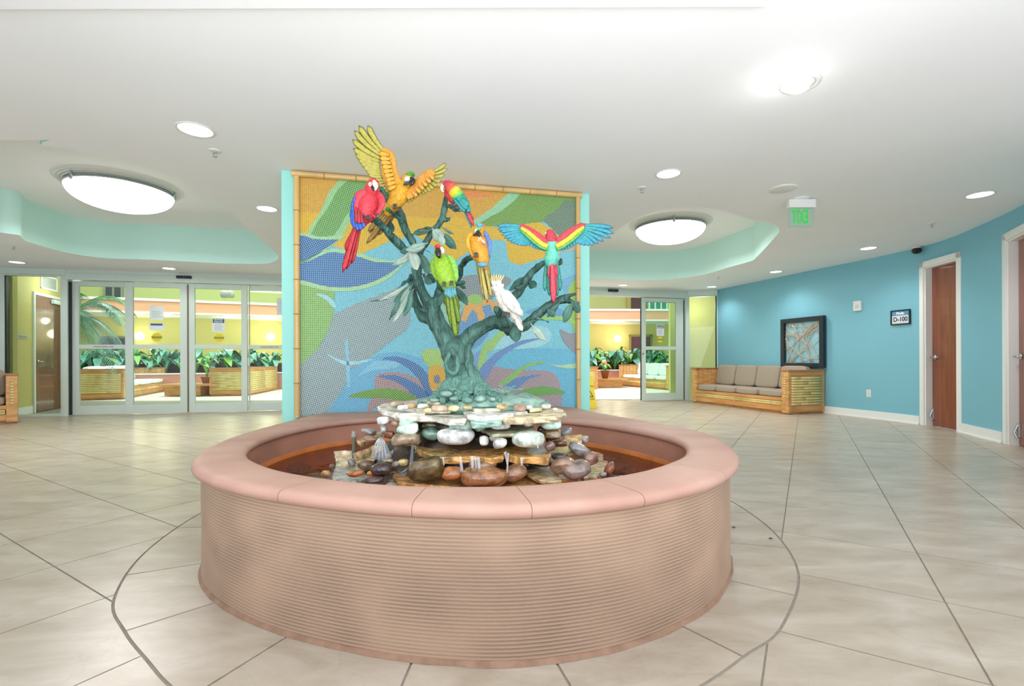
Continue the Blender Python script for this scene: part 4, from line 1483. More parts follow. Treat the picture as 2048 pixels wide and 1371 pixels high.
m_leafb = M('bronze_leaf', (26, 72, 62), 0.5, rgb2=(78, 122, 108), vs=7, bump=.3, bs=40)
m_leafg = M('weathered_bronze_leaf', (112, 142, 128), 0.5, rgb2=(160, 176, 160), vs=8, bump=.3, bs=40)
def leaf(u0, v0, u1, v1, w, Y, pale=False, Y1=None, par=None, bend=0.12, name='leaf', mat=None):
    a, b = atY(u0, v0, Y), atY(u1, v1, Y1 or Y - 0.04)
    ax = (b - a)
    L = ax.length
    d = ax.normalized()
    s = d.cross(Vector((0, 1, 0)))
    if s.length < 1e-3:
        s = Vector((1, 0, 0))
    s.normalize()
    nn = s.cross(d).normalized()
    W = w * Y / FPX / 2
    g = G()
    st = 9
    vs = []
    for i in range(st):
        t = i / (st - 1)
        wd = W * (sin(pi * t ** 0.85) ** 0.8) if 0 < t < 1 else 0.0012
        cur = nn * (bend * L * sin(pi * t)) + s * 0
        c = a + ax * t + cur
        wav = 0.006 * sin(t * 14 + u0)
        for k, (x, h) in enumerate(((-1, wav + .35 * wd), (-.5, .12 * wd), (0, 0), (.5, .12 * wd), (1, -wav + .35 * wd))):
            vs.append(c + s * wd * x + nn * h)
    m = 5
    th = nn * 0.003
    fs = []
    for i in range(st - 1):
        for k in range(m - 1):
            fs.append((i * m + k, i * m + k + 1, (i + 1) * m + k + 1, (i + 1) * m + k))
    nv = len(vs)
    vs2 = [p - th for p in vs]
    fs2 = [tuple(nv + i for i in f[::-1]) for f in fs]
    bd = []
    loop = [k for k in range(m)] + [i * m + m - 1 for i in range(1, st)] + [(st - 1) * m + k for k in range(m - 2, -1, -1)] + [i * m for i in range(st - 2, 0, -1)]
    for i in range(len(loop)):
        p, q = loop[i], loop[(i + 1) % len(loop)]
        bd.append((q, p, nv + p, nv + q))
    g.add(vs + vs2, fs + fs2 + bd)
    # rib
    g.tube([a - d * L * .12] + [a + ax * t + nn * (bend * L * sin(pi * t) - .002) for t in (0, .25, .5, .75, .97)], [.004, .004, .0035, .003, .002, .001], 5)
    return obj(name, g, mat or (m_leafg if pale else m_leafb), par or tree, smooth=True)
for a in ((781, 418 + 25, 778, 466, 17, 2.92), (836, 498, 784, 530, 16, 2.78, 1), (822, 494, 800, 504, 12, 2.8), (852, 487, 812, 500, 18, 2.72, 1), (820, 498, 834, 540, 24, 2.74, 1), (838, 505, 858, 545, 18, 2.8),
          (856, 515, 852, 552, 15, 2.82, 1), (866, 458, 884, 478, 26, 2.80, 1), (880, 468, 886, 490, 14, 2.76, 1), (884, 465, 912, 498, 18, 2.84), (886, 456, 908, 468, 6, 2.84), (862, 459, 824, 468, 9, 2.9),
          (824, 570, 785, 605, 14, 2.84), (818, 576, 792, 618, 13, 2.80, 1), (822, 578, 808, 632, 17, 2.78), (816, 588, 786, 646, 10, 2.74, 1), (800, 590, 778, 640, 9, 2.76), (812, 572, 760, 600, 9, 2.84, 1), (826, 580, 808, 600, 12, 2.88, 1),
          (848, 552, 862, 568, 14, 2.90), (845, 548, 874, 562, 18, 2.95), (886, 585, 876, 612, 12, 2.92), (912, 575, 936, 610, 15, 2.86), (918, 568, 932, 576, 8, 2.82),
          (1042, 562, 1018, 580, 11, 3.02), (1046, 555, 1025, 572, 12, 3.05), (1060, 560, 1070, 575, 18, 3.02), (1050, 570, 1032, 576, 8, 3.0),
          (1030, 650, 1032, 684, 24, 2.78), (1064, 650, 1092, 682, 15, 2.80, 1), (1096, 617, 1110, 632, 15, 2.86), (1144, 606, 1128, 645, 18, 2.82), (1146, 602, 1160, 625, 16, 2.84), (1118, 606, 1094, 634, 12, 2.88),
          (770, 598, 742, 602, 3, 2.86), (868, 532, 872, 548, 14, 2.92)):
    u0, v0, u1, v1, w, Y = a[:6]
    leaf(u0, v0, u1, v1, w, Y, len(a) > 6)
# hollow twig ends and the grey supply pipe of the fountain
t = thing('water_pipe', 'short grey upright pipe fitting standing in the basin water, left of rocks', 'pipe', tuple(atY(708, 893, 2.95)))
b0 = atY(708, 893, 2.95)
zt = atY(709, 862, 2.95).z
g = G().lathe([(0, .29), (.012, .29), (.012, zt - .04), (.017, zt - .038), (.017, zt - .02), (.012, zt - .018), (.013, zt), (0.007, zt), (0.006, zt - .01), (0, zt - .01)], (b0.x, b0.y, 0), 12)
obj('pipe_body', g, M('grey_plastic', (150, 148, 140), .4), t, smooth=True)

# ---------------------------------------------------------------- falling water
m_fall = glassy('falling_water', (250, 252, 255), -0.012, 0.2, solid=0.26, solid_rgb=(245, 250, 255))
m_mist = glassy('spray_water', (250, 252, 255), -0.018, 0.4, solid=0.07, solid_rgb=(240, 246, 252))
def fall(u0, v0, w0, u1, v1, w1, Y, mat=None, Y1=None):
    g = G()
    path, rad = [], []
    for i in range(8):
        t = i / 7
        path.append(atY(u0 + (u1 - u0) * t, v0 + (v1 - v0) * t ** 1.3, Y + ((Y1 or Y) - Y) * t ** .5))
        rad.append((w0 + (w1 - w0) * t) * Y / FPX / 2)
    g.tube(path, rad, 10, flat=0.35, up=(0, 1, 0))
    obj('water_fall', g, mat or m_fall, pile, smooth=True)
fall(920, 912, 5, 926, 962, 7, 2.36)
fall(944, 912, 8, 946, 952, 4, 2.36)
fall(956, 913, 7, 961, 964, 5, 2.34)
fall(950, 914, 3, 955, 962, 3, 2.35)
fall(1010, 903, 6, 1015, 930, 3, 2.38)
fall(1017, 905, 4, 1014, 952, 3, 2.36)
fall(1043, 914, 7, 1044, 936, 2, 2.38)
fall(886, 914, 4, 888, 930, 3, 2.38)
fall(826, 890, 4, 822, 934, 8, 2.40, m_mist)
for k_ in range(5):
    fall(760 + k_, 873 + k_, 4, 746 + 8 * k_, 922 - abs(k_ - 2) * 3, 11, 2.48, m_mist, 2.36)
fall(1075, 888, 3, 1076, 896, 3, 2.44)
# ================================================================ PAINTED BIRD SCULPTURES
m_paint = M('painted_metal', (200, 200, 200), 0.38, attr=True, var=0.16, vs=60, bump=0.7, bs=120, coat=0.15, spec=0.35)
m_black = M('black_gloss', (22, 22, 24), 0.25)
m_horn = M('horn_beak', (236, 222, 200), 0.3)
m_eyew = M('eye_white', (240, 236, 215), 0.25)

def px(w, Y):
    return w * Y / FPX

def body(name, par, pts, Y, col, depth=0.9, n=18, colf=None, label=None, sub=5):
    """pts: (u, v, width[, dY]); smooth loft"""
    P = [atY(p[0], p[1], Y + (p[3] if len(p) > 3 else 0)) for p in pts]
    C = catmull(P, False, sub)
    W = []
    for i in range(len(pts) - 1):
        for k in range(sub):
            t = k / sub
            t = t * t * (3 - 2 * t)
            W.append(px(pts[i][2] + (pts[i + 1][2] - pts[i][2]) * t, Y) / 2)
    W.append(px(pts[-1][2], Y) / 2)
    g = G().tube(C, W, n, flat=depth, up=(0, 1, 0), col=col)
    if colf:
        g.c = [colf(p, (C[i // n] - p)) for i, p in enumerate(g.v)]
    # scale like feather relief
    for i, p in enumerate(g.v):
        c = C[i // n]
        d = (p - c)
        k = 1 + 0.018 * sin(i * 2.4) * (1 if (i // n) % 2 else -1)
        g.v[i] = c + d * k
    return obj(name, g, m_paint, par, smooth=True, label=label)

def blade(name, par, u0, v0, u1, v1, w, Y0, Y1, cc, ce, curve=0.0, tip=0.75, colt=None, w0=.5):
    """flight feather: centre colour cc, edge colour ce"""
    a, b = atY(u0, v0, Y0), atY(u1, v1, Y1)
    L = (b - a).length
    d = (b - a).normalized()
    s = d.cross(Vector((0, 1, 0))).normalized()
    nn = s.cross(d).normalized()
    if nn.y > 0:
        nn = -nn
        s = -s
    W = px(w, (Y0 + Y1) / 2) / 2
    st = 10
    g = G()
    vs, cs = [], []
    for i in range(st):
        t = i / (st - 1)
        if t < tip:
            wd = W * (w0 + (1 - w0) * (t / tip) ** .8)
        else:
            q = (t - tip) / (1 - tip)
            wd = W * sqrt(max(0.006, 1 - q * q))
        c = a + (b - a) * t + s * (curve * L * sin(pi * t)) - nn * (0.03 * L * t * t)
        c1 = cc if not colt else tuple(int(cc[k] + (colt[k] - cc[k]) * t) for k in range(3))
        for x, h, cl in ((-1, 0, ce), (-.62, .14, c1), (0, .28, c1), (.62, .14, c1), (1, 0, ce), (.6, -.16, c1), (0, -.2, c1), (-.6, -.16, c1)):
            vs.append(c + s * wd * x + nn * (h * W * .8))
            cs.append(cl if t < .93 else ce)
    m = 8
    fs = [(i * m + k, i * m + (k + 1) % m, (i + 1) * m + (k + 1) % m, (i + 1) * m + k) for i in range(st - 1) for k in range(m)]
    fs += [tuple(range(m - 1, -1, -1)), tuple((st - 1) * m + k for k in range(m))]
    g.v, g.f, g.c = vs, fs, cs
    return obj(name, g, m_paint, par, smooth=True)

def blob(name, par, u, v, w, h, Y, rot, col, depth=None, mat=None, sub=12):
    W, H = px(w, Y) / 2, px(h, Y) / 2
    D = px(depth, Y) / 2 if depth else min(W, H)
    R3 = Matrix.Rotation(-radians(rot), 3, 'Y')
    g = G().ball(atY(u, v, Y), (W, D, H), 16, 10, mat=R3, col=col)
    return obj(name, g, mat or m_paint, par, smooth=True)

def beak(par, pts, Y, mat, depth=.8):
    P = [atY(p[0], p[1], Y + (p[3] if len(p) > 3 else 0)) for p in pts]
    C = catmull(P, False, 3)
    W = []
    for i in range(len(pts) - 1):
        for k in range(3):
            W.append(px(pts[i][2] + (pts[i + 1][2] - pts[i][2]) * k / 3, Y) / 2)
    W.append(px(pts[-1][2], Y) / 2)
    return obj('beak', G().tube(C, W, 12, flat=depth, up=(0, 1, 0)), mat, par, smooth=True)

def eye(par, u, v, Y, r=1.4):
    o = obj('eye', G().ball(atY(u, v, Y), px(r, Y), 10, 6), m_eyew, par, smooth=True)
    obj('pupil', G().ball(atY(u, v, Y - px(r * .7, Y)), px(r * .55, Y), 8, 6), m_black, o, smooth=True)

def feet(par, spots, Y, col=(70, 66, 66)):
    for u, v in spots:
        g = G()
        for dx in (-2.6, 0, 2.6):
            g.tube([atY(u + dx * .4, v - 4, Y + .02), atY(u + dx, v - 3, Y - .035), atY(u + dx * 1.2, v + 3, Y - .045), atY(u + dx * 1.2, v + 6, Y - .03)],
                   [px(1.5, Y), px(1.4, Y), px(1.2, Y), px(.6, Y)], 7)
        obj('foot', g, M('grey_foot', col, .5), par, smooth=True)

YEL, YED = (232, 180, 48), (92, 104, 36)
# ---- 1. scarlet macaw, left branch
Y = 2.62
RED, DRED, BLU = (214, 52, 66), (160, 26, 40), (46, 100, 196)
t = thing('macaw_figure', 'scarlet red macaw sculpture with blue edged wings and long red tail, leftmost on the tree', 'bird', tuple(atY(728, 436, Y)), 'painted bird sculptures on the bronze tree')
body('body', t, [(749, 357, 8), (748, 362, 20), (746, 371, 25, -.005), (742, 382, 28), (737, 396, 42, .0), (733, 412, 45), (728, 428, 40), (720, 442, 30), (713, 456, 20)], Y, RED, .85)
for i, (a, b, c, d, w) in enumerate(((714, 448, 684, 545, 11), (718, 448, 692, 538, 11), (722, 446, 702, 528, 11), (712, 452, 690, 500, 12), (716, 450, 706, 505, 11), (709, 450, 687, 533, 9))):
    blade('tail_feather', t, a, b, c, d, w, Y + .0 + .012 * i, Y + .03 + .012 * i, (206, 44, 52), (130, 20, 34))
w_ = body('wing', t, [(733, 383, 6), (722, 387, 16), (714, 396, 16), (711, 410, 13), (710, 424, 9)], Y - .045, (206, 60, 76), .35)
for i, (a, b, c, d, w) in enumerate(((710, 394, 703, 424, 8), (706, 402, 702, 438, 8), (705, 410, 704, 450, 8), (706, 420, 709, 457, 8), (710, 430, 716, 461, 9), (714, 434, 723, 460, 9), (720, 434, 729, 455, 8))):
    blade('wing_feather', w_, a, b, c, d, w, Y - .055, Y - .04 - .002 * i, BLU, (34, 70, 160))
for i, (a, b, c, d, w) in enumerate(((712, 414, 712, 446, 7), (717, 418, 718, 448, 7), (722, 424, 724, 447, 6))):
    blade('wing_feather', w_, a, b, c, d, w, Y - .068, Y - .062, (186, 34, 50), (120, 16, 34))
w2 = body('wing', t, [(752, 384, 6), (760, 392, 14), (764, 404, 15), (761, 416, 11), (754, 426, 6)], Y + .0, (208, 56, 70), .4)
for a, b, c, d, w in ((764, 402, 760, 424, 6), (761, 408, 754, 430, 6), (757, 414, 748, 434, 6)):
    blade('wing_feather', w2, a, b, c, d, w, Y + .0, Y + .0, (150, 40, 110), (90, 40, 140))
blob('face_patch', t, 742, 370, 12, 14, Y - .022, 0, (238, 214, 190), 10)
blob('face_patch', t, 753, 370, 8, 12, Y - .018, 0, (238, 214, 190), 10)
beak(t, [(748, 362, 7, -.03), (750, 368, 10, -.045), (752, 375, 7, -.05), (750, 381, 2, -.045)], Y, m_horn)
beak(t, [(745, 372, 6, -.03), (746, 377, 6, -.035), (748, 381, 2, -.035)], Y, m_black)
eye(t, 740, 368, Y - .036, 1.6)
feet(t, [(726, 430), (736, 434)], Y)
for a, b, c, d, w in ((736, 430, 744, 442, 10), (742, 426, 752, 436, 8)):
    blade('belly_feather', t, a, b, c, d, w, Y - .02, Y, (196, 40, 54), (150, 24, 40))

# ---- 2. golden macaw, wings spread
Y = 2.86
t = thing('macaw_figure', 'golden yellow macaw sculpture with green crown and both wings raised at the top', 'bird', tuple(atY(790, 415, Y)), 'painted bird sculptures on the bronze tree')
def gc(p, d):
    return (238, 182, 44)
body('body', t, [(818, 345, 8), (818, 350, 18), (815, 359, 22, -.01), (810, 368, 22), (803, 380, 34), (796, 394, 38), (788, 408, 30), (780, 420, 20), (772, 430, 12)], Y, (228, 168, 36), .85)
GW, GE = (188, 178, 78), (62, 80, 34)
wing = body('wing', t, [(806, 384, 20), (792, 370, 30), (781, 350, 32), (778, 330, 30), (776, 312, 26), (768, 302, 14), (762, 300, 6)], Y - .02, (226, 158, 46), .22, label='left raised wing with golden coverts')
prim = [(768, 302, 735, 250, 13), (765, 306, 717, 250, 13), (763, 311, 708, 260, 13), (762, 317, 704, 278, 13), (761, 323, 706, 296, 13), (761, 329, 710, 308, 12), (761, 334, 716, 318, 12), (762, 339, 721, 326, 11),
        (762, 344, 727, 333, 11), (763, 349, 732, 341, 10), (764, 354, 737, 348, 10), (766, 359, 738, 356, 10), (768, 364, 741, 364, 10), (771, 369, 748, 371, 10), (774, 374, 753, 379, 10), (778, 379, 760, 388, 10), (782, 383, 766, 396, 10), (788, 386, 776, 402, 10)]
for i, (a, b, c, d, w) in enumerate(prim):
    blade('flight_feather', wing, a, b, c, d, w, Y - .012 + .0015 * i, Y - .05 + .004 * i, GW, GE, curve=-.05)
for i in range(9):
    tt = i / 8
    u0, v0 = 772 + 14 * tt, 308 + 62 * tt
    blade('covert_feather', wing, u0 + 6, v0 + 2, u0 - 14 + 4 * tt, v0 - 2 + 10 * tt, 11, Y - .045, Y - .04, (238, 178, 66), (206, 140, 40))
wing = body('wing', t, [(812, 392, 16), (822, 386, 20), (836, 372, 22), (850, 356, 22), (862, 346, 18), (868, 341, 8)], Y - .01, (224, 150, 50), .25, label='right raised wing with golden coverts')
prim = [(862, 345, 892, 326, 8), (864, 349, 894, 337, 8), (863, 353, 889, 349, 8), (861, 357, 882, 362, 8), (858, 360, 874, 371, 8), (854, 362, 867, 378, 8), (850, 364, 861, 383, 8), (846, 367, 854, 386, 8), (842, 370, 848, 388, 8),
        (838, 374, 842, 391, 8), (834, 378, 836, 394, 8), (830, 381, 830, 398, 8), (826, 385, 824, 402, 8), (822, 388, 818, 405, 8), (817, 391, 812, 405, 7)]
for i, (a, b, c, d, w) in enumerate(prim):
    blade('flight_feather', wing, a, b, c, d, w, Y + .002 + .001 * i, Y - .03 + .004 * i, GW, GE, curve=.05)
for i in range(6):
    tt = i / 5
    blade('covert_feather', wing, 858 - 34 * tt, 348 + 34 * tt, 862 - 34 * tt + 6, 358 + 34 * tt, 8, Y - .03, Y - .03, (236, 166, 62), (200, 130, 40))
for i, (a, b, c, d, w) in enumerate(((782, 424, 732, 487, 10), (778, 426, 742, 480, 10), (784, 428, 756, 470, 10), (772, 424, 735, 462, 10), (768, 420, 742, 446, 9), (786, 430, 768, 455, 9), (790, 428, 774, 450, 9), (762, 424, 738, 466, 9), (776, 418, 752, 440, 9))):
    blade('tail_feather', t, a, b, c, d, w, Y + .03 + .005 * i, Y + .05 + .005 * i, (176, 138, 66), (104, 76, 34))
blob('crown', t, 820, 350, 20, 11, Y - .008, 15, (84, 160, 52), 22)
blob('throat_patch', t, 814, 366, 16, 7, Y - .035, 25, (70, 92, 92), 10)
blob('face_patch', t, 815, 358, 13, 12, Y - .034, 10, (240, 240, 232), 10)
beak(t, [(822, 357, 9, -.03), (826, 361, 10, -.05), (824, 368, 5, -.055), (820, 371, 2, -.05)], Y, m_black)
eye(t, 814, 354, Y - .055, 1.2)
blob('vent_patch', t, 776, 418, 10, 9, Y - .03, 0, (64, 150, 50), 8)
feet(t, [(790, 412), (800, 418)], Y - .02)

# ---- 3. small parrot with banded back on the upper branch
Y = 2.84
t = thing('macaw_figure', 'red, yellow and green banded macaw sculpture seen from behind on the top right branch', 'bird', tuple(atY(915, 418, Y)), 'painted bird sculptures on the bronze tree')
def band(p, d):
    q = atY(893, 366, Y)
    r = atY(936, 418, Y)
    ax = (r - q)
    s = (p - q).dot(ax) / ax.dot(ax)
    s += 0.0
    if s < .14: return (206, 62, 74)
    if s < .28: return (222, 100, 66)
    if s < .44: return (238, 204, 50)
    if s < .54: return (140, 196, 70)
    if s < .72: return (44, 160, 110)
    return (36, 156, 160)
body('body', t, [(886, 368, 6), (891, 368, 15), (898, 371, 21), (906, 379, 25), (915, 390, 26), (923, 402, 24), (930, 410, 19), (935, 416, 12), (938, 424, 8)], Y, RED, .85, colf=band)
for a, b, c, d, w in ((914, 396, 938, 412, 12), (918, 402, 936, 418, 10), (908, 398, 931, 424, 9), (922, 396, 939, 408, 9)):
    blade('wing_feather', t, a, b, c, d, w, Y - .03, Y - .02, (30, 150, 146), (24, 110, 130))
blade('tail_feather', t, 930, 414, 948, 452, 8, Y, Y + .04, (214, 66, 76), (170, 36, 52))
blade('tail_feather', t, 928, 416, 941, 440, 6, Y + .01, Y + .04, (40, 150, 146), (24, 110, 130))
blade('tail_feather', t, 926, 414, 944, 456, 5, Y + .015, Y + .045, (40, 150, 146), (24, 110, 130))
blade('tail_feather', t, 934, 414, 947, 440, 5, Y + .01, Y + .04, (206, 60, 70), (170, 36, 52))
body('belly', t, [(890, 380, 8), (896, 389, 14), (903, 398, 14), (909, 406, 8)], Y + .02, (196, 40, 56), .8)
beak(t, [(886, 370, 6, 0), (884, 375, 7, 0), (885, 381, 4, 0), (888, 384, 1, 0)], Y, m_horn)
feet(t, [(906, 409), (913, 414)], Y, (196, 160, 140))

# ---- 4. blue and gold macaw
Y = 2.66
t = thing('macaw_figure', 'blue and gold macaw sculpture with blue crown nibbling its claw, above the white cockatoo', 'bird', tuple(atY(960, 510, Y)), 'painted bird sculptures on the bronze tree')
body('body', t, [(962, 447, 6), (962, 451, 16), (959, 459, 20, -.01), (957, 468, 22), (956, 480, 34), (958, 494, 35), (962, 508, 32), (966, 520, 26), (969, 530, 16), (970, 538, 8)], Y, (228, 156, 32), .8)
blob('crown', t, 960, 452, 16, 11, Y - .012, 0, (104, 168, 206), 20)
blob('crown', t, 958, 458, 11, 8, Y - .028, 0, (120, 190, 90), 14)
w_ = body('wing', t, [(946, 466, 6), (939, 474, 12), (938, 488, 12), (943, 502, 9), (947, 512, 5)], Y - .0, (228, 168, 50), .5)
for a, b, c, d, w in ((938, 486, 946, 516, 7), (942, 492, 950, 522, 6), (940, 480, 942, 506, 6)):
    blade('wing_feather', w_, a, b, c, d, w, Y + .0, Y + .01, (206, 160, 56), (96, 84, 40))
w_ = body('wing', t, [(966, 462, 6), (973, 470, 10), (978, 484, 10), (979, 498, 8), (977, 512, 4)], Y + .0, (92, 128, 196), .5)
for a, b, c, d, w in ((975, 474, 978, 520, 7), (972, 480, 976, 524, 6), (970, 490, 975, 530, 5)):
    blade('wing_feather', w_, a, b, c, d, w, Y - .005, Y + .0, (84, 116, 180), (70, 84, 90))
blob('vent_patch', t, 965, 529, 22, 12, Y - .03, 0, (108, 164, 182), 14)
for i, (a, b, c, d, w) in enumerate(((961, 524, 975, 605, 9), (958, 524, 969, 596, 8), (969, 526, 983, 596, 8), (956, 520, 964, 572, 8), (972, 524, 981, 580, 8), (965, 526, 973, 590, 8), (953, 518, 959, 550, 7), (975, 520, 979, 560, 7))):
    blade('tail_feather', t, a, b, c, d, w, Y + .006 * i, Y + .03 + .006 * i, (190, 172, 84), (66, 54, 22))
blob('face_patch', t, 953, 461, 9, 11, Y - .03, -20, (226, 226, 196), 8)
blob('cheek_band', t, 953, 468, 16, 5, Y - .034, 20, (48, 40, 36), 10)
beak(t, [(955, 463, 8, -.035), (958, 468, 9, -.055), (961, 472, 5, -.06), (960, 475, 1.5, -.055)], Y, m_black)
eye(t, 952, 459, Y - .045, 1.1)
g = G().tube([atY(970, 488, Y - .05), atY(966, 482, Y - .07), atY(960, 477, Y - .08)], [px(3, Y), px(2.5, Y), px(2, Y)], 8)
for dx, dy in ((-4, 3), (-3, -3), (1, -4), (3, 1)):
    g.tube([atY(960, 478, Y - .08), atY(960 + dx, 478 + dy, Y - .095), atY(960 + dx * 1.3, 478 + dy * 1.6, Y - .085)], [px(1.4, Y), px(1.2, Y), px(.5, Y)], 6)
obj('foot', g, M('pale_foot', (206, 190, 170), .5), t, smooth=True, label='raised pale claw')
feet(t, [(952, 509)], Y - .01, (70, 90, 100))

# ---- 5. green military macaw
Y = 2.58
GR, GD = (134, 184, 34), (64, 96, 30)
t = thing('macaw_figure', 'lime green macaw sculpture with red forehead and long green tail in the tree centre', 'bird', tuple(atY(895, 562, Y)), 'painted bird sculptures on the bronze tree')
body('body', t, [(882, 490, 6), (881, 494, 16), (879, 503, 21, -.01), (880, 513, 24), (884, 526, 36), (888, 542, 38), (893, 558, 35), (898, 572, 28), (902, 584, 20), (904, 596, 12)], Y, (146, 192, 36), .8)
w_ = body('wing', t, [(872, 516, 6), (867, 524, 12), (867, 538, 13), (871, 550, 10), (876, 560, 5)], Y + .0, (124, 172, 40), .5)
for a, b, c, d, w in ((866, 536, 874, 562, 7), (870, 538, 879, 566, 6), (868, 528, 870, 554, 6)):
    blade('wing_feather', w_, a, b, c, d, w, Y + .005, Y + .01, (110, 158, 40), GD)
w_ = body('wing', t, [(896, 512, 6), (904, 520, 12), (909, 536, 14), (912, 552, 11), (912, 562, 5)], Y + .0, (130, 190, 78), .5)
for a, b, c, d, w in ((906, 530, 913, 566, 8), (902, 534, 909, 570, 7), (910, 538, 914, 556, 6)):
    blade('wing_feather', w_, a, b, c, d, w, Y + .0, Y + .005, (116, 178, 110), (56, 110, 100))
for i, (a, b, c, d, w) in enumerate(((900, 582, 912, 676, 11), (893, 582, 905, 655, 11), (906, 582, 918, 648, 11), (891, 580, 900, 636, 10), (897, 582, 909, 668, 10), (904, 584, 916, 668, 10), (910, 580, 917, 622, 9), (890, 578, 893, 612, 9))):
    blade('tail_feather', t, a, b, c, d, w, Y + .008 * i, Y + .04 + .008 * i, (126, 156, 40), (62, 84, 26))
for k in range(5):
    blade('vent_feather', t, 893 + 4 * k, 574, 891 + 5 * k, 588 + (3 - abs(k - 2)) * 3, 7, Y - .04, Y - .035, (84, 160, 170), (60, 120, 150))
blob('forehead', t, 876, 494, 14, 11, Y - .03, -20, (206, 52, 60), 12)
blob('face_patch', t, 884, 501, 11, 16, Y - .034, 10, (236, 214, 204), 10)
beak(t, [(877, 498, 10, -.035), (876, 504, 13, -.06), (878, 511, 9, -.07), (880, 516, 3, -.06)], Y, m_black)
eye(t, 884, 497, Y - .052, 1.3)
feet(t, [(888, 568), (903, 566)], Y - .03, (84, 140, 150))

# ---- 6. white cockatoo
Y = 2.72
WH, WS = (240, 236, 222), (216, 208, 186)
t = thing('cockatoo_figure', 'white cockatoo sculpture with a yellow crest on the lower right limb', 'bird', tuple(atY(1005, 622, Y)), 'painted bird sculptures on the bronze tree')
body('body', t, [(990, 562, 6), (992, 567, 18), (995, 574, 22, -.01), (999, 583, 22), (1006, 595, 28), (1014, 607, 32), (1021, 618, 28), (1027, 628, 20), (1031, 638, 12)], Y, WH, .8)
w_ = body('wing', t, [(1003, 582, 8), (1012, 590, 22), (1020, 602, 26), (1030, 614, 22), (1038, 624, 12), (1045, 630, 4)], Y - .04, (242, 238, 226), .35)
for a, b, c, d, w in ((1020, 612, 1044, 630, 8), (1014, 610, 1034, 626, 7), (1026, 608, 1046, 626, 8), (1012, 604, 1026, 620, 7)):
    blade('wing_feather', w_, a, b, c, d, w, Y - .055, Y - .05, WH, WS)
for i, (a, b, c, d, w) in enumerate(((1024, 620, 1045, 662, 12), (1020, 622, 1038, 652, 10), (1028, 618, 1043, 650, 10))):
    blade('tail_feather', t, a, b, c, d, w, Y + .0 + .01 * i, Y + .01 + .01 * i, WH, WS)
for k in range(7):
    a = radians(-38 + 11 * k)
    blade('crest_feather', t, 985 + 2.4 * k, 566, 979 + 4.6 * k + sin(a) * 3, 547 + abs(k - 3) * .9, 3.0, Y - .01, Y - .01, (240, 224, 150), (222, 180, 70), w0=.8)
    blade('crest_feather', t, 986 + 2.2 * k, 570, 984 + 2.8 * k, 561, 5, Y - .02, Y - .02, WH, WH, w0=.9)
blob('thigh', t, 1012, 617, 15, 16, Y - .02, 0, WH, 14)
beak(t, [(984, 574, 8, -.01), (981, 578, 8, -.01), (982, 583, 4, -.01), (984, 585, 1.5, -.01)], Y, M('pale_beak', (206, 200, 186), .4))
obj('eye', G().ball(atY(993, 570, Y - .03), px(1.4, Y), 10, 6), m_black, t, smooth=True)
blade('neck_feather', t, 996, 566, 1008, 572, 8, Y, Y, WH, WS)
feet(t, [(1008, 627), (1016, 629)], Y - .01, (120, 130, 120))

# ---- 7. green-winged macaw flying, back view
Y = 2.90
t = thing('macaw_figure', 'macaw sculpture in flight with spread turquoise wings and red tail at the right', 'bird', tuple(atY(1105, 520, Y)), 'painted bird sculptures on the bronze tree')
def fc(p, d):
    z0, z1 = atY(1104, 485, Y).z, atY(1104, 520, Y).z
    if p.z > z0: return (204, 62, 78)
    if p.z > z1: return (110, 208, 178)
    return (96, 196, 176)
body('body', t, [(1100, 459, 6), (1100, 463, 16), (1101, 470, 22), (1103, 479, 25), (1104, 486, 26), (1104, 496, 24), (1104, 508, 26), (1103, 518, 30), (1103, 526, 26), (1104, 534, 16)], Y, RED, .75, colf=fc)
blob('face_patch', t, 1092, 467, 4, 9, Y - .0, 0, (236, 230, 222), 6)
TQ, TE = (62, 170, 166), (36, 108, 140)
wing = body('wing', t, [(1094, 487, 14), (1086, 480, 15), (1074, 471, 15), (1060, 461, 13), (1048, 454, 11), (1038, 450, 5)], Y - .012, (206, 66, 78), .3, label='left wing with red and yellow leading edge')
body('wing_band', wing, [(1096, 492, 8), (1084, 487, 9), (1070, 476, 9), (1056, 464, 8), (1042, 455, 5)], Y - .03, (236, 208, 56), .3)
body('wing_band', wing, [(1096, 497, 8), (1083, 492, 9), (1069, 482, 9), (1055, 470, 8), (1042, 459, 5)], Y - .022, (110, 190, 84), .3)
prim = [(1046, 452, 995, 451, 8), (1047, 455, 995, 458, 8), (1048, 458, 999, 463, 8), (1049, 461, 1003, 470, 8), (1050, 464, 1008, 476, 8), (1051, 467, 1014, 481, 8), (1053, 469, 1021, 485, 8), (1055, 472, 1028, 488, 8), (1057, 474, 1035, 490, 8),
        (1060, 476, 1042, 491, 8), (1063, 478, 1049, 491, 8), (1066, 480, 1055, 489, 8), (1070, 482, 1061, 493, 8), (1074, 485, 1067, 496, 8), (1079, 488, 1073, 498, 8), (1084, 490, 1080, 500, 8), (1090, 492, 1087, 502, 8), (1095, 494, 1094, 502, 8)]
for i, (a, b, c, d, w) in enumerate(prim):
    blade('flight_feather', wing, a, b, c, d, w, Y - .010 + .001 * i, Y - .03 + .002 * i, TQ, TE, curve=.03, colt=(56, 156, 184))
wing = body('wing', t, [(1112, 486, 14), (1122, 478, 15), (1136, 467, 15), (1150, 458, 13), (1162, 451, 11), (1172, 449, 5)], Y - .012, (206, 66, 78), .3, label='right wing with red and yellow leading edge')
body('wing_band', wing, [(1112, 492, 8), (1124, 486, 9), (1140, 475, 9), (1154, 463, 8), (1168, 453, 5)], Y - .03, (236, 208, 56), .3)
body('wing_band', wing, [(1114, 497, 8), (1126, 491, 9), (1142, 480, 9), (1156, 468, 8), (1168, 457, 5)], Y - .022, (110, 190, 84), .3)
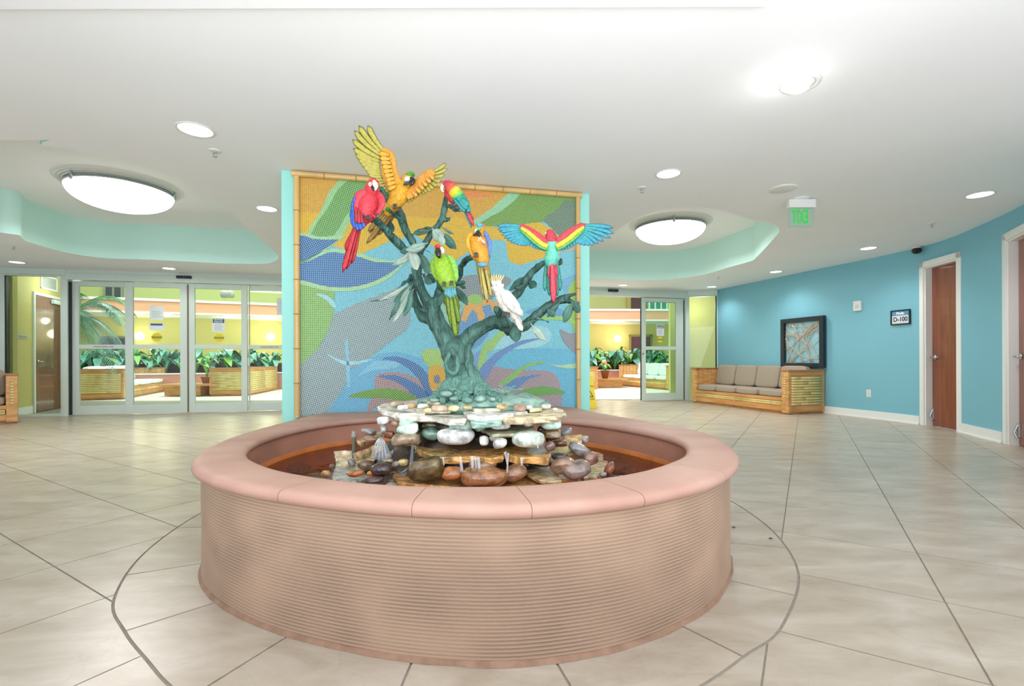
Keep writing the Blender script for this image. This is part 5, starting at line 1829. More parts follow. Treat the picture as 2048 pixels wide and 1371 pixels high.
prim = [(1166, 450, 1227, 455, 9), (1165, 453, 1228, 466, 9), (1164, 456, 1222, 475, 9), (1163, 459, 1208, 482, 9), (1162, 462, 1197, 487, 9), (1160, 465, 1187, 490, 9), (1158, 467, 1178, 491, 9), (1156, 469, 1170, 491, 9), (1153, 471, 1162, 489, 9),
        (1150, 473, 1155, 487, 9), (1147, 475, 1149, 490, 9), (1143, 478, 1143, 494, 9), (1139, 480, 1137, 497, 9), (1134, 483, 1131, 499, 9), (1129, 486, 1125, 500, 9), (1123, 489, 1119, 500, 9), (1118, 491, 1113, 500, 9), (1113, 493, 1109, 500, 8)]
for i, (a, b, c, d, w) in enumerate(prim):
    blade('flight_feather', wing, a, b, c, d, w, Y - .010 + .001 * i, Y - .03 + .002 * i, TQ, TE, curve=-.03, colt=(56, 156, 184))
for i, (a, b, c, d, w) in enumerate(((1093, 515, 1090, 582, 10), (1096, 520, 1099, 592, 9), (1113, 515, 1121, 582, 10), (1111, 520, 1115, 592, 9))):
    blade('tail_feather', t, a, b, c, d, w, Y + .02, Y + .04, (60, 160, 142), (40, 120, 130))
for i, (a, b, c, d, w) in enumerate(((1099, 519, 1098, 556, 7), (1104, 519, 1108, 607, 13), (1101, 519, 1104, 590, 8), (1108, 519, 1112, 588, 8), (1110, 519, 1114, 554, 7))):
    blade('tail_feather', t, a, b, c, d, w, Y - .02 - .004 * (i == 1), Y + .0, (216, 72, 88), (176, 40, 60))
# ================================================================ CEILING FITTINGS
m_lamp = M('lamp_lens', (255, 250, 240), 0.4, emis=6.0)
m_bowl = M('opal_glass_bowl', (255, 255, 252), 0.3, emis=3.2)
m_ring = M('white_lamp_ring', (228, 228, 224), 0.4)
m_satin = M('satin_nickel', (176, 184, 182), 0.3, 0.7)
dl = [(391, 259, 0.125, 'nearest the camera at the left'), (534, 417, 0.115, 'just left of the aqua mural wall'), (1337, 347, 0.115, 'right of the mural top corner'),
      (1960, 389, 0.12, 'far right near the blue wall top'), (1737, 496, 0.115, 'above the door sign beside the blue wall'), (1552, 543, 0.115, 'above the bench by the blue wall'),
      (1424, 573, 0.11, 'in the far right corner over the bench end'), (1246, 570, 0.11, 'over the half open right doors'), (34, 524, 0.115, 'at the far left edge of the ceiling'), (338, 536.5, 0.115, 'in front of the left sliding doors')]
for k, (u, v, r, lb) in enumerate(dl):
    c = atZ(u, v, CZ)
    t = thing('ceiling_downlight', 'round white recessed ceiling downlight ' + lb, 'ceiling light', (c.x, c.y, CZ), 'round recessed ceiling downlights')
    obj('trim_ring', G().lathe([(r * .86, -.001), (r * .88, -.006), (r, -.006), (r * 1.02, -.001)], (c.x, c.y, CZ), 28), m_ring, t, smooth=True)
    obj('lens', G().lathe([(0, -.0025), (r * .86, -.0025), (r * .86, -.001), (0, -.001)], (c.x, c.y, CZ), 24), m_lamp, t)
    lamp('SPOT', (c.x, c.y, CZ - 0.03), 40 if k in (3, 4, 5, 6) else 8 if k == 0 else 18, 0.09, spot=radians(135), blend=0.8)
# eyeball light near the top right
c = atZ(1600, 167, CZ)
t = thing('ceiling_eyeball_light', 'white swivel eyeball ceiling light with glowing lamp at upper right', 'ceiling light', (c.x, c.y, CZ))
obj('trim_ring', G().lathe([(.085, -.002), (.09, -.012), (.108, -.008), (.112, -.001)], (c.x, c.y, CZ), 28), m_ring, t, smooth=True)
obj('eyeball', G().ball((c.x, c.y, CZ + .01), (.084, .084, .05), 24, 12), m_ring, t, smooth=True)
obj('lens', G().lathe([(0, -.046), (.04, -.044), (.055, -.036), (.055, -.03), (0, -.03)], (c.x - .008, c.y, CZ), 20), m_lamp, t)
lamp('POINT', (c.x - .12, c.y - .05, CZ - 0.16), 1.1, .04)
# glow on the ceiling from fittings just above the frame
for xx in (-1.4, 0.55):
    lamp('SPOT', (xx, 1.6, CZ - .03), 4, .09, spot=radians(135), blend=.8)
# big dome lights
for k, (u, v, r, lb) in enumerate(((243, 370, 0.645, 'left of the mural'), (1340, 447, 0.64, 'right of the mural'))):
    c = atZ(u, v, TZ)
    t = thing('dome_ceiling_light', 'large opal glass bowl ceiling light in the tray ' + lb, 'ceiling light', (c.x, c.y, TZ))
    g = G()
    pr = []
    for i in range(5):
        rr = r * (1.02 - .05 * i)
        pr += [(rr, -.012 - .012 * i), (rr - r * .035, -.014 - .012 * i)]
    obj('ring_reflector', G().lathe([(r * 1.04, 0)] + pr + [(r * .8, 0)], (c.x, c.y, TZ), 48), m_ring, t, smooth=False)
    rb = r * .86
    H = .22
    pf = [(rb * 1.01, -.085), (rb * 1.01, -.10)] + [(rb * cos(a), -.10 - H * sin(a)) for a in [radians(8 * i) for i in range(1, 11)]] + [(0, -.10 - H)]
    obj('glass_bowl', G().lathe(pf, (c.x, c.y, TZ), 48), m_bowl, t, smooth=True)
    obj('bowl_rim', G().lathe([(rb, -.075), (rb * 1.03, -.078), (rb * 1.03, -.095), (rb, -.098)], (c.x, c.y, TZ), 48), m_satin, t, smooth=True)
    for a in (0.3, 2.4, 4.5):
        p = Vector((c.x + rb * 1.06 * cos(a), c.y + rb * 1.06 * sin(a), TZ))
        obj('hanger', G().tube([p, p - Vector((0, 0, .11))], .012, 8).ball(p - Vector((0, 0, .115)), .02, 8, 6), m_satin, t, smooth=True)
    lamp('AREA', (c.x, c.y, TZ - .40), 75, 1.0)
# sprinklers, detector
for u, v, lb in ((430, 301, 'left of the mural, beside the near downlight'), (1284, 375, 'right of the mural beside a downlight'), (1864, 446, 'near the blue wall camera'), (1437, 553, 'above the far end of the bench'), (28, 492, 'at the far left over the tray edge')):
    c = atZ(u, v, CZ)
    t = thing('sprinkler_head', 'tiny chrome fire sprinkler head in the ceiling ' + lb, 'sprinkler', (c.x, c.y, CZ))
    obj('escutcheon', G().lathe([(0.045, 0), (.045, -.003), (.03, -.008), (0, -.008)], (c.x, c.y, CZ), 16), m_ring, t, smooth=True)
    g = G().tube([(c.x, c.y, CZ), (c.x, c.y, CZ - .02)], .008, 8)
    g.tube([(c.x - .012, c.y, CZ - .02), (c.x - .014, c.y, CZ - .035), (c.x, c.y, CZ - .048), (c.x + .014, c.y, CZ - .035), (c.x + .012, c.y, CZ - .02)], .003, 6)
    g.lathe([(0, -.048), (.016, -.048), (.016, -.051), (0, -.051)], (c.x, c.y, CZ), 12)
    obj('sprinkler_body', g, m_satin, t, smooth=True)
c = atZ(1566, 377, CZ)
t = thing('speaker_cover', 'flat round white speaker cover in the ceiling behind the green exit sign', 'speaker', (c.x, c.y, CZ))
obj('cover_disc', G().lathe([(.13, 0), (.13, -.006), (.11, -.012), (0, -.012)], (c.x, c.y, CZ), 32), m_ring, t, smooth=True)

# exit sign (read from behind through clear acrylic)
Y = atZ(1600, 397, CZ).y
c = atY(1601, 400, Y)
t = thing('exit_sign', 'hanging clear exit sign with green letters seen from its back', 'exit sign', (c.x, c.y, CZ))
k = Y / FPX
cn = atZ(1603, 396, CZ)
obj('canopy', G().lathe([(.085, 0), (.085, -.008), (.05, -.016), (0, -.016)], (cn.x, Y, CZ), 24), m_ring, t, smooth=True)
a, b = atY(1576, 401, Y), atY(1629, 416, Y)
obj('sign_housing', G().box((a.x, Y - .03, b.z), (b.x, Y + .03, CZ - .012)), m_ring, t, bev=.006)
a, b = atY(1577, 416, Y), atY(1626, 453, Y)
obj('sign_panel', G().box((a.x, Y - .004, b.z), (b.x, Y + .004, a.z)), glassy('frosted_acrylic', (214, 240, 222), .05, .1, solid=.45, solid_rgb=(196, 222, 206)), t)
def text(name, body_, size, mat, par, mtx, ext=0.001, bold=0.0, sx=1.0):
    cu = bpy.data.curves.new(name, 'FONT')
    cu.body = body_
    cu.size = size
    cu.align_x = 'CENTER'
    cu.align_y = 'CENTER'
    cu.extrude = ext
    cu.offset = bold
    cu.materials.append(mat)
    o = bpy.data.objects.new('tmp_text', cu)
    COL.objects.link(o)
    me = bpy.data.meshes.new_from_object(o.evaluated_get(bpy.context.evaluated_depsgraph_get()))
    bpy.data.objects.remove(o)
    S = Matrix.Diagonal((sx, 1, 1, 1))
    me.transform(mtx @ S)
    if not me.materials:
        me.materials.append(mat)
    o = bpy.data.objects.new(name, me)
    link(o, par)
    return o
def upright(p, xdir, sc=1.0):
    """matrix: text x -> xdir (plan), y -> up, z -> x cross up"""
    x = Vector((xdir[0], xdir[1], 0)).normalized()
    z = x.cross(Vector((0, 0, 1)))
    return Matrix(((x.x, 0, z.x, p[0]), (x.y, 0, z.y, p[1]), (0, 1, 0, p[2]), (0, 0, 0, 1)))
m_exit = M('exit_green', (44, 200, 70), .4, emis=.25)
cc = atY(1600, 434.5, Y)
text('exit_letters', 'EXIT', px(38, Y), m_exit, t, upright((cc.x, Y - .006, cc.z), (-1, 0)), .0005, .004, .42)
# black dome camera on the blue wall
def on_rw(u, v, off=0.0):
    s = rw_u(u)
    p = rw_at(s)
    tt = (rw_at(min(s + .05, RWs[-1])) - rw_at(max(s - .05, 0))).normalized()
    n = Vector((tt.y, -tt.x))
    if n.dot(Vector((-1, -.3))) < 0:
        n = -n
    q = p + n * off
    a, b = ray(u, v)
    return Vector((q.x, q.y, 1 + b * q.y)), n, -tt
p, n, tt = on_rw(1843, 494, .07)
t = thing('security_camera', 'black dome security camera under the ceiling beside the D-100 door', 'camera', tuple(p))
z = CZ - .05
obj('mount', G().lathe([(.05, .05), (.05, .03), (.03, .02)], (p.x, p.y, z), 20), m_ring, t, smooth=True)
obj('camera_body', G().ball((p.x, p.y, z - .005), (.062, .062, .05), 20, 12), m_dark, t, smooth=True)
q = Vector((p.x, p.y, z - .015)) + Vector((n.x, n.y, 0)) * .02 + Vector((-.03, -.035, 0))
obj('camera_lens', G().tube([q, q + Vector((-.022, -.03, -.012))], .026, 16), m_black, t, smooth=True)

# ================================================================ BLUE WALL FITTINGS
def wall_plate(name, label, cat, u, v, w, h, th, mat, off=0.0):
    p, n, tt = on_rw(u, v, 0)
    t = thing(name, label, cat, tuple(p))
    x = Vector((tt.x, tt.y))
    m = Matrix(((x.x, n.x, 0, p.x), (x.y, n.y, 0, p.y), (0, 0, 1, p.z), (0, 0, 0, 1)))
    return t, m
# thermostat
t, m = wall_plate('thermostat', 'small white wall control box between the framed art and the door sign', 'thermostat', 1717.5, 611.5, 0, 0, 0, None)
obj('housing', G().box((-.068, 0.0, -.085), (.068, .04, .085), m), m_ring, t, bev=.006)
obj('louvre', G().box((-.03, .04, -.045), (.03, .044, .02), m), M('pale_grey_plastic', (206, 208, 204), .5), t, bev=.003)
t, m = wall_plate('wall_outlet', 'white double socket outlet low on the blue wall right of the bench', 'outlet', 1737.5, 786, 0, 0, 0, None)
obj('cover_plate', G().box((-.04, 0, -.062), (.04, .006, .062), m), m_ring, t, bev=.003)
for dz in (-.024, .024):
    o = obj('socket', G().box((-.018, .006, dz - .018), (.018, .009, dz + .018), m), M('ivory_plastic', (226, 222, 212), .4), t, bev=.004)
    obj('slot', G().box((-.009, .009, dz - .004), (-.006, .0095, dz + .008), m).box((.006, .009, dz - .004), (.009, .0095, dz + .008), m), m_dark, o)
# framed twig art
pa, n, tt = on_rw(1568, 690)
pb, n2, tt2 = on_rw(1654, 690)
cm = (pa + pb) / 2
x = (pb - pa)
x.z = 0
Lf = x.length
x.normalize()
nn = Vector((x.y, -x.x, 0))
if nn.y > 0 and nn.x > 0:
    nn = -nn
zt, zb = atY(1568, 639.5, pa.y).z, atY(1568, 733.5, pa.y).z
zt2, zb2 = atY(1654, 629.5, pb.y).z, atY(1654, 735, pb.y).z
zt, zb = (zt + zt2) / 2, (zb + zb2) / 2
org = pa + nn * .02
mA = Matrix(((x.x, nn.x, 0, org.x), (x.y, nn.y, 0, org.y), (0, 0, 1, zb), (0, 0, 0, 1)))
Hf = zt - zb
t = thing('framed_artwork', 'black deep framed twig lattice artwork hanging above the bench on the blue wall', 'artwork', tuple(org))
m_frame = M('navy_black_frame', (22, 36, 50), .35)
fw = .085
obj('frame_rail', G().box((0, 0, 0), (Lf, .07, fw), mA), m_frame, t, bev=.004)
obj('frame_rail', G().box((0, 0, Hf - fw), (Lf, .07, Hf), mA), m_frame, t, bev=.004)
obj('frame_rail', G().box((0, 0, fw), (fw, .07, Hf - fw), mA), m_frame, t, bev=.004)
obj('frame_rail', G().box((Lf - fw, 0, fw), (Lf, .07, Hf - fw), mA), m_frame, t, bev=.004)
obj('back_panel', G().box((fw, .002, fw), (Lf - fw, .008, Hf - fw), mA), M('pale_blue_backing', (150, 206, 222), .6), t)
m_twig = M('pale_twig', (206, 184, 160), .6, var=.15, vs=20)
r7 = random.Random(5)
for k in range(28):
    if k % 2:
        a = (r7.uniform(fw, Lf - fw), fw + .01)
        b = (r7.uniform(fw, Lf - fw), Hf - fw - .01)
    else:
        a = (fw + .01, r7.uniform(fw, Hf - fw))
        b = (Lf - fw - .01, r7.uniform(fw, Hf - fw))
    bow = r7.uniform(-.16, .16)
    pth = []
    for i in range(8):
        s = i / 7
        ux, uz = a[0] + (b[0] - a[0]) * s, a[1] + (b[1] - a[1]) * s
        if k % 2:
            ux += bow * sin(pi * s)
        else:
            uz += bow * sin(pi * s)
        ux = min(max(ux, fw + .004), Lf - fw - .004)
        uz = min(max(uz, fw + .004), Hf - fw - .004)
        pth.append(mA @ Vector((ux, .022 + .004 * (k % 8), uz)))
    obj('twig', G().tube(pth, .0042 + .002 * r7.random(), 6), m_twig, t, smooth=True)
# door sign
pa, n, tt = on_rw(1784, 633)
pb, _, _ = on_rw(1823, 633)
x = (pb - pa); x.z = 0
Ls = x.length
x.normalize()
nn = Vector((x.y, -x.x, 0))
if nn.x > 0:
    nn = -nn
zt = (atY(1784, 621, pa.y).z + atY(1823, 617.5, pb.y).z) / 2
zb = (atY(1784, 650, pa.y).z + atY(1823, 648, pb.y).z) / 2
Hs = zt - zb
org = pa + nn * .008
mS2 = Matrix(((x.x, nn.x, 0, org.x), (x.y, nn.y, 0, org.y), (0, 0, 1, zb), (0, 0, 0, 1)))
t = thing('door_sign', 'black framed blue and white sign reading D-100 beside the first cherry door', 'sign', tuple(org))
w = .02
for a, b in (((0, 0, 0), (Ls, .022, w)), ((0, 0, Hs - w), (Ls, .022, Hs)), ((0, 0, w), (w, .022, Hs - w)), ((Ls - w, 0, w), (Ls, .022, Hs - w))):
    obj('frame_rail', G().box(a, b, mS2), m_frame, t, bev=.002)
obj('sign_panel', G().box((w, .002, w), (Ls - w, .01, Hs - w), mS2), M('sign_white', (226, 228, 236), .4), t)
obj('blue_band', G().box((w, .010, w + (Hs - 2 * w) * .64), (Ls - w, .012, Hs - w), mS2), M('sign_blue', (70, 130, 178), .4, rgb2=(96, 160, 190), vs=8), t)
def onS(a, b, d=.013):
    return mS2 @ Vector((a, d, b))
text('letters', 'D-100', Hs * .42, M('sign_ink', (70, 80, 90), .5), t, upright(onS(Ls / 2, w + (Hs - 2 * w) * .33), x), .0008, .003, .92)
text('letters', 'Pindo', Hs * .24, M('sign_text_white', (240, 244, 250), .5), t, upright(onS(Ls * .5, w + (Hs - 2 * w) * .82), x), .0008, .002)

# ================================================================ BENCHES
m_pine = M('honey_pine', (196, 138, 76), .4, rgb2=(224, 172, 108), vs=5, stretch=(1, 1, 5), coat=.2)
m_pineh = M('honey_pine_rail', (190, 128, 66), .4, rgb2=(216, 158, 94), vs=3, stretch=(.6, .6, 4), coat=.2)
m_pined = M('knotty_pine_cap', (160, 108, 62), .4, rgb2=(196, 140, 82), vs=6, coat=.2)
m_split = M('split_bamboo', (214, 190, 120), .42, rgb2=(232, 208, 142), vs=7, stretch=(1, 1, .3), bump=.1)
def bench(label, group, N, Fp, depth, Ht=.80, ncush=4, cush=None, cname='bench', mirror=False, arm=.13, side=1, cushlab=None, cgroup=None, full=True, cover=True, backb=False):
    """N near front corner, Fp far front corner (plan); body lies on the `side` of the front line"""
    N, Fp = Vector(N), Vector(Fp)
    d = (Fp - N).normalized()
    L = (Fp - N).length
    n = Vector((-d.y, d.x)) * side
    m = Matrix(((d.x, n.x, 0, N.x), (d.y, n.y, 0, N.y), (0, 0, 1, 0), (0, 0, 0, 1)))
    c = m @ Vector((L / 2, depth / 2, 0))
    t = thing('bench', label, 'bench', (c.x, c.y, 0), group)
    sh = .30
    def bx(nm, a, b, mat, bev=.004, par=None):
        g = G().box(a, b, m)
        if side < 0:
            g.f = [f[::-1] for f in g.f]
        return obj(nm, g, mat, par or t, bev=bev)
    bx('plinth', (.02, .03, 0.0), (L - .02, depth - .02, .05), m_pined)
    # both end panels: frame, posts, split bamboo fill
    for x0, x1, nm in ((0, arm, 'near'), (L - arm, L, 'far')):
        e = bx('end_panel', (x0 + .012, .012, .04), (x1 - .012, depth - .012, Ht - .02), m_pine)
        for ya, yb in ((0, .06), (depth - .06, depth)):
            bx('post', (x0, ya, .03), (x1, yb, Ht - .02), m_pine, par=e)
        xf = x0 if nm == 'near' else x1
        for za, zb in ((.04, .15), (Ht - .11, Ht - .02)):
            bx('rail', (xf - .004 if nm == 'near' else x1 - .02, .06, za), (xf + .02 if nm == 'near' else x1 + .004, depth - .06, zb), m_pineh, par=e)
        if full and nm == 'near':
            rows = 11
            for r in range(rows):
                z = .16 + (Ht - .28) * (r + .5) / rows
                rr = (Ht - .28) / rows / 2
                yy = [.065, depth - .065]
                if r % 2 == 0:
                    yy.insert(1, .065 + (depth - .13) * (.3 + .4 * ((r * 37) % 10) / 10))
                for a, b in zip(yy, yy[1:]):
                    obj('bamboo_strip', G().tube([m @ Vector((xf + .004, a + .003, z)), m @ Vector((xf + .004, b - .003, z))], rr * .96, 8), m_split, e, smooth=True)
        # planked inner face
        xi = x1 if nm == 'near' else x0
        if full and nm == 'far':
            k = 6
            for i in range(k):
                ya = .07 + (depth - .14) * i / k
                bx('plank', (xi - .008, ya + .003, sh), (xi + .006, ya + (depth - .14) / k - .003, Ht - .03), m_pine, par=e)
        bx('arm_cap', (x0 - .025, -.025, Ht - .02), (x1 + .012, depth + .01, Ht + .004), m_pined, par=e)
        if full:
            for zz in range(9):
                z = .33 + zz * .045
                q = m @ Vector(((x0 + x1) / 2, -.002, z))
                obj('bamboo_strip', G().tube([m @ Vector(((x0 + x1) / 2 - .022, 0.0, z)), m @ Vector(((x0 + x1) / 2 + .022, 0.0, z))], .018, 8), m_split, e, smooth=True)
    # front: kick board, bamboo strips, seat rail
    bx('kick_board', (arm, .0, .05), (L - arm, .03, .15), m_pineh)
    half = [(arm + .01, L / 2 - .03), (L / 2 + .03, L - arm - .01)]
    bx('front_stile', (L / 2 - .03, .0, .15), (L / 2 + .03, .03, .235), m_pine)
    for a, b in half:
        for z in (.172, .21):
            obj('bamboo_strip', G().tube([m @ Vector((a, .012, z)), m @ Vector((b, .012, z))], .020, 8), m_split, t, smooth=True)
    bx('seat_rail', (arm, .0, .235), (L - arm, .035, sh), m_pineh)
    bx('seat_board', (arm, .03, sh - .03), (L - arm, depth - .05, sh - .005), m_pine)
    bx('back_panel', (arm, depth - .05, .05), (L - arm, depth - .01, Ht - .02), m_pine)
    bx('back_cap', (arm, depth - .07, Ht - .02), (L - arm, depth + .01, Ht + .004), m_pined)
    if backb:
        for r in range(10):
            z = .14 + .058 * r
            for a, b in ((.06, L / 2 - .05), (L / 2 + .05, L - .06)):
                obj('bamboo_strip', G().tube([m @ Vector((a, depth - .004, z)), m @ Vector((b, depth - .004, z))], .027, 8), m_split, t, smooth=True)
        for a, b in ((0, .06), (L / 2 - .05, L / 2 + .05), (L - .06, L)):
            bx('back_stile', (a, depth - .01, .04), (b, depth + .015, Ht - .02), m_pine)
        bx('back_rail', (.06, depth - .01, .04), (L - .06, depth + .012, .12), m_pineh)
        bx('back_rail', (.06, depth - .01, Ht - .1), (L - .06, depth + .012, Ht - .02), m_pineh)
    # loose cushions
    def cushion(a, b, q0, q1, z0, z1, lean, lab, nm):
        g = G()
        nx, ny = 8, 8
        # rounded box from superellipsoid
        V, F = ico(3)
        vs = []
        cx, cy, cz = (a + b) / 2, (q0 + q1) / 2, (z0 + z1) / 2
        hx, hy, hz = (b - a) / 2, (q1 - q0) / 2, (z1 - z0) / 2
        for p in V:
            w_ = Vector([math.copysign(abs(k) ** .28, k) for k in p])
            mx = max(abs(w_.x), abs(w_.y), abs(w_.z))
            w_ = w_ / max(1.0, mx)
            puff = 1 + .05 * (1 - min(1, abs(p.x) + abs(p.z if hy < hz else p.y)))
            v = Vector((w_.x * hx, w_.y * hy, w_.z * hz))
            if hz < hy:
                v.z *= puff * (1 + .06 * cos(w_.x * 1.5) * cos(w_.y * 1.5))
            else:
                v.y *= puff
            if lean:
                v = Matrix.Rotation(lean, 3, 'X') @ v
            vs.append(m @ (v + Vector((cx, cy, cz))))
        fs = F if side > 0 else [f[::-1] for f in F]
        o = obj(nm, G().add(vs, fs), cush, smooth=True)
        tag(o, lab, 'cushion', cgroup)
        md_ = o.modifiers.new('sub', 'SUBSURF')
        md_.levels = md_.render_levels = 1
        return o
    if cush:
        Lc = (L - 2 * arm) / ncush
        for i in range(ncush):
            a = arm + Lc * i
            nth = ['nearest', 'second', 'third', 'farthest'][i] if ncush == 4 else ['near', 'far'][i % 2] if ncush == 2 else ['near', 'middle', 'far'][i]
            cushion(a + .006, a + Lc - .006, .0, depth - .26, sh, sh + .125, 0, '%s %s seat cushion on %s' % (nth, cushlab[0], cushlab[1]), 'seat_cushion')
            cushion(a + .006, a + Lc - .006, depth - .30, depth - .14, sh + .11, sh + .11 + .46, -.20, '%s %s back cushion leaning on %s' % (nth, cushlab[0], cushlab[1]), 'back_cushion')
    return t
m_taupe = M('taupe_fabric', (164, 150, 134), .85, var=.05, vs=60, bump=.15, bs=250)
m_wcush = M('white_fabric', (228, 236, 232), .8, var=.02, vs=20)
bN, bF = atZ(1577, 829, 0).xy, atZ(1384, 804, 0).xy
bW = atZ(1673, 828, 0).xy
bench('long pine and split bamboo bench with taupe cushions along the blue wall', None, bN, bF, (bW - bN).length * .93, .80, 4, m_taupe, side=-1, arm=.15,
      cushlab=('taupe', 'the long bench by the blue wall'), cgroup='taupe cushions of the blue wall bench')
# left edge bench: only its right end shows
lN = atZ(35.5, 846, 0).xy
bench('pine and bamboo bench at the far left edge beside the yellow side wall', None, lN + Vector((-1.68, -1.70)), lN, .82, .80, 3, m_taupe, side=1, arm=.13,
      cushlab=('taupe', 'the bench at the left picture edge'), cgroup='taupe cushions of the left edge bench')

# ================================================================ COURTYARD BEYOND THE DOORS
obj('floor_courtyard', G().box((-24, 8.0, -.07), (14, 24.5, -.0135)), M('courtyard_floor', (232, 232, 222), .35, var=.04, vs=1.4), kind='structure')
# side room wall behind the left fixed light
w0, w1 = Vector((-8.86, 8.2)), Vector((-9.86, 10.7))
ms, Ls_ = frame(w0, w1)
def sW(u):
    q = atL(u, w0, w1)
    return (q.xy - w0).dot((w1 - w0).normalized())
def zW(u, v):
    q = atL(u, w0, w1)
    return 1 + ray(u, v)[1] * q.y
nrmW = (ms.to_3x3() @ Vector((0, 1, 0)))
sgW = -1 if nrmW.x < 0 else 1
def wb(a, b, c, d, e, f):
    """box on the side wall: s range, outwards range (towards viewer side), z range"""
    y0, y1 = sorted((sgW * c, sgW * d))
    return G().box((a, y0, e), (b, y1, f), ms)
# visible face looks to +x
obj('wall_left', wb(.66, Ls_ + .0, -.12, 0, 0, 2.9), m_yel, kind='structure')
obj('wall_left', G().box((-10.6, 8.82, 0), (-9.11, 8.9, 2.9)), m_yel, kind='structure')
obj('wall_left', G().box((-10.9, 10.62, 0), (-9.6, 10.72, 2.9)), m_yel, kind='structure')
obj('baseboard_left', wb(.66, sW(64), 0, .012, 0, .14), m_white, kind='structure')
s0, s1 = sW(68), sW(132)
zt = zW(68, 588)
dr = obj('door_3', wb(s0, s1, .0, .025, .01, zt), M('dark_cherry_door', (112, 78, 66), .22, rgb2=(126, 90, 76), vs=5, stretch=(4, 4, .3), coat=.5), kind='structure')
obj('door_casing', wb(s0 - .05, s0, 0, .03, 0, zt + .05), m_white, dr)
obj('door_casing', wb(s0, s1, 0, .03, zt, zt + .05), m_white, dr)
sh_ = sW(73)
g = G().tube([ms @ Vector((sh_, sgW * .025, 1.0)), ms @ Vector((sh_, sgW * .04, 1.0))], .034, 14)
g.tube([ms @ Vector((sh_, sgW * .07, 1.0)), ms @ Vector((sh_ + .12, sgW * .075, .995))], .011, 8)
g.tube([ms @ Vector((sh_, sgW * .03, 1.0)), ms @ Vector((sh_, sgW * .075, 1.0))], .011, 8)
obj('door_handle', g, m_chrome, dr, smooth=True, label='chrome lever handle')
obj('door_closer', wb(sW(99), s1, .03, .09, zt - .12, zt - .03), m_alu, dr, bev=.005)
lamp('POINT', (-9.05, 9.9, 2.5), 16, .2)  # added fill lamp, no fitting: lifts the dim side room wall
vt = thing('air_vent', 'white louvred air grille high on the yellow wall above the dark side door', 'vent', tuple(ms @ Vector((sW(98), 0, 2.3))))
va, vb, vz0, vz1 = sW(81), sW(114), zW(98, 580), zW(98, 552)
for a, b, c, d in ((va, vb, vz0, vz0 + .03), (va, vb, vz1 - .03, vz1), (va, va + .03, vz0, vz1), (vb - .03, vb, vz0, vz1)):
    obj('vent_frame', wb(a, b, 0, .02, c, d), m_white, vt)
obj('vent_back', wb(va, vb, .0, .004, vz0, vz1), M('vent_shadow', (150, 152, 138), .7), vt)
for i in range(9):
    z = vz0 + .035 + (vz1 - vz0 - .07) * i / 8
    obj('louvre_slat', wb(va + .03, vb - .03, .004, .016, z - .004, z + .003), m_white, vt)
pl = thing('room_plaque', 'small grey room number plaque on the yellow wall left of the dark door', 'sign', tuple(ms @ Vector((sW(45), 0, 1.42))))
obj('plaque', wb(sW(33), sW(56), 0, .01, zW(45, 677), zW(45, 669)), M('grey_plaque', (180, 184, 172), .4), pl, bev=.002)
mtx = upright(ms @ Vector((sW(44.5), sgW * .012, (zW(45, 677) + zW(45, 669)) / 2)), ((w1 - w0).normalized().x, (w1 - w0).normalized().y))
for k_ in range(7):
    obj('raised_mark', wb(sW(36) + (sW(53) - sW(36)) * k_ / 7, sW(36) + (sW(53) - sW(36)) * (k_ + .6) / 7, .01, .012, zW(45, 675), zW(45, 671)), M('plaque_ink', (150, 154, 146), .5), pl)

obj('ceiling_light_block', G().box((-24, 12.3, 7.0), (14, 24.5, 7.1)).box((-24, 9.2, 3.4), (14, 12.3, 3.5)).box((-24, 12.2, 3.4), (14, 12.3, 7.1)), m_ceil, kind='structure')  # closed roof out of view, added to control the light in the courtyard
# balcony fascia, back walls (plan polyline)
FL = [(-22, 13.0), (-12.5, 16.0), (-8.4, 17.8), (-2.0, 19.2), (3.2, 20.0), (8.5, 20.2), (12, 20.2)]
m_sal = M('salmon_fascia', (224, 164, 130), .6, var=.05, vs=3, stretch=(.5, .5, 6))
def ribbon(name, pts, off, z0, z1, mat, th=.15, kind='structure'):
    ps = [Vector(p) for p in pts]
    o2 = []
    for i, p in enumerate(ps):
        tt_ = (ps[min(i + 1, len(ps) - 1)] - ps[max(i - 1, 0)]).normalized()
        o2.append(p + Vector((-tt_.y, tt_.x)) * off)
    return seg_wall(name, o2, z0, z1, mat, th, kind)
ribbon('trim_6', FL, 0.0, 2.66, 3.02, m_sal, .2)
ribbon('trim_7', FL, -.05, 2.60, 2.66, m_white, .3)
ribbon('trim_8', FL, -.05, 3.02, 3.10, m_white, .3)
ribbon('ceiling_gallery', FL, 0.2, 2.62, 2.66, m_white, 2.1)
ribbon('wall_gallery', FL, 2.2, 0, 2.62, m_yel, .2)
ribbon('wall_gallery', FL, 1.6, 3.0, 5.6, m_grn, .2)
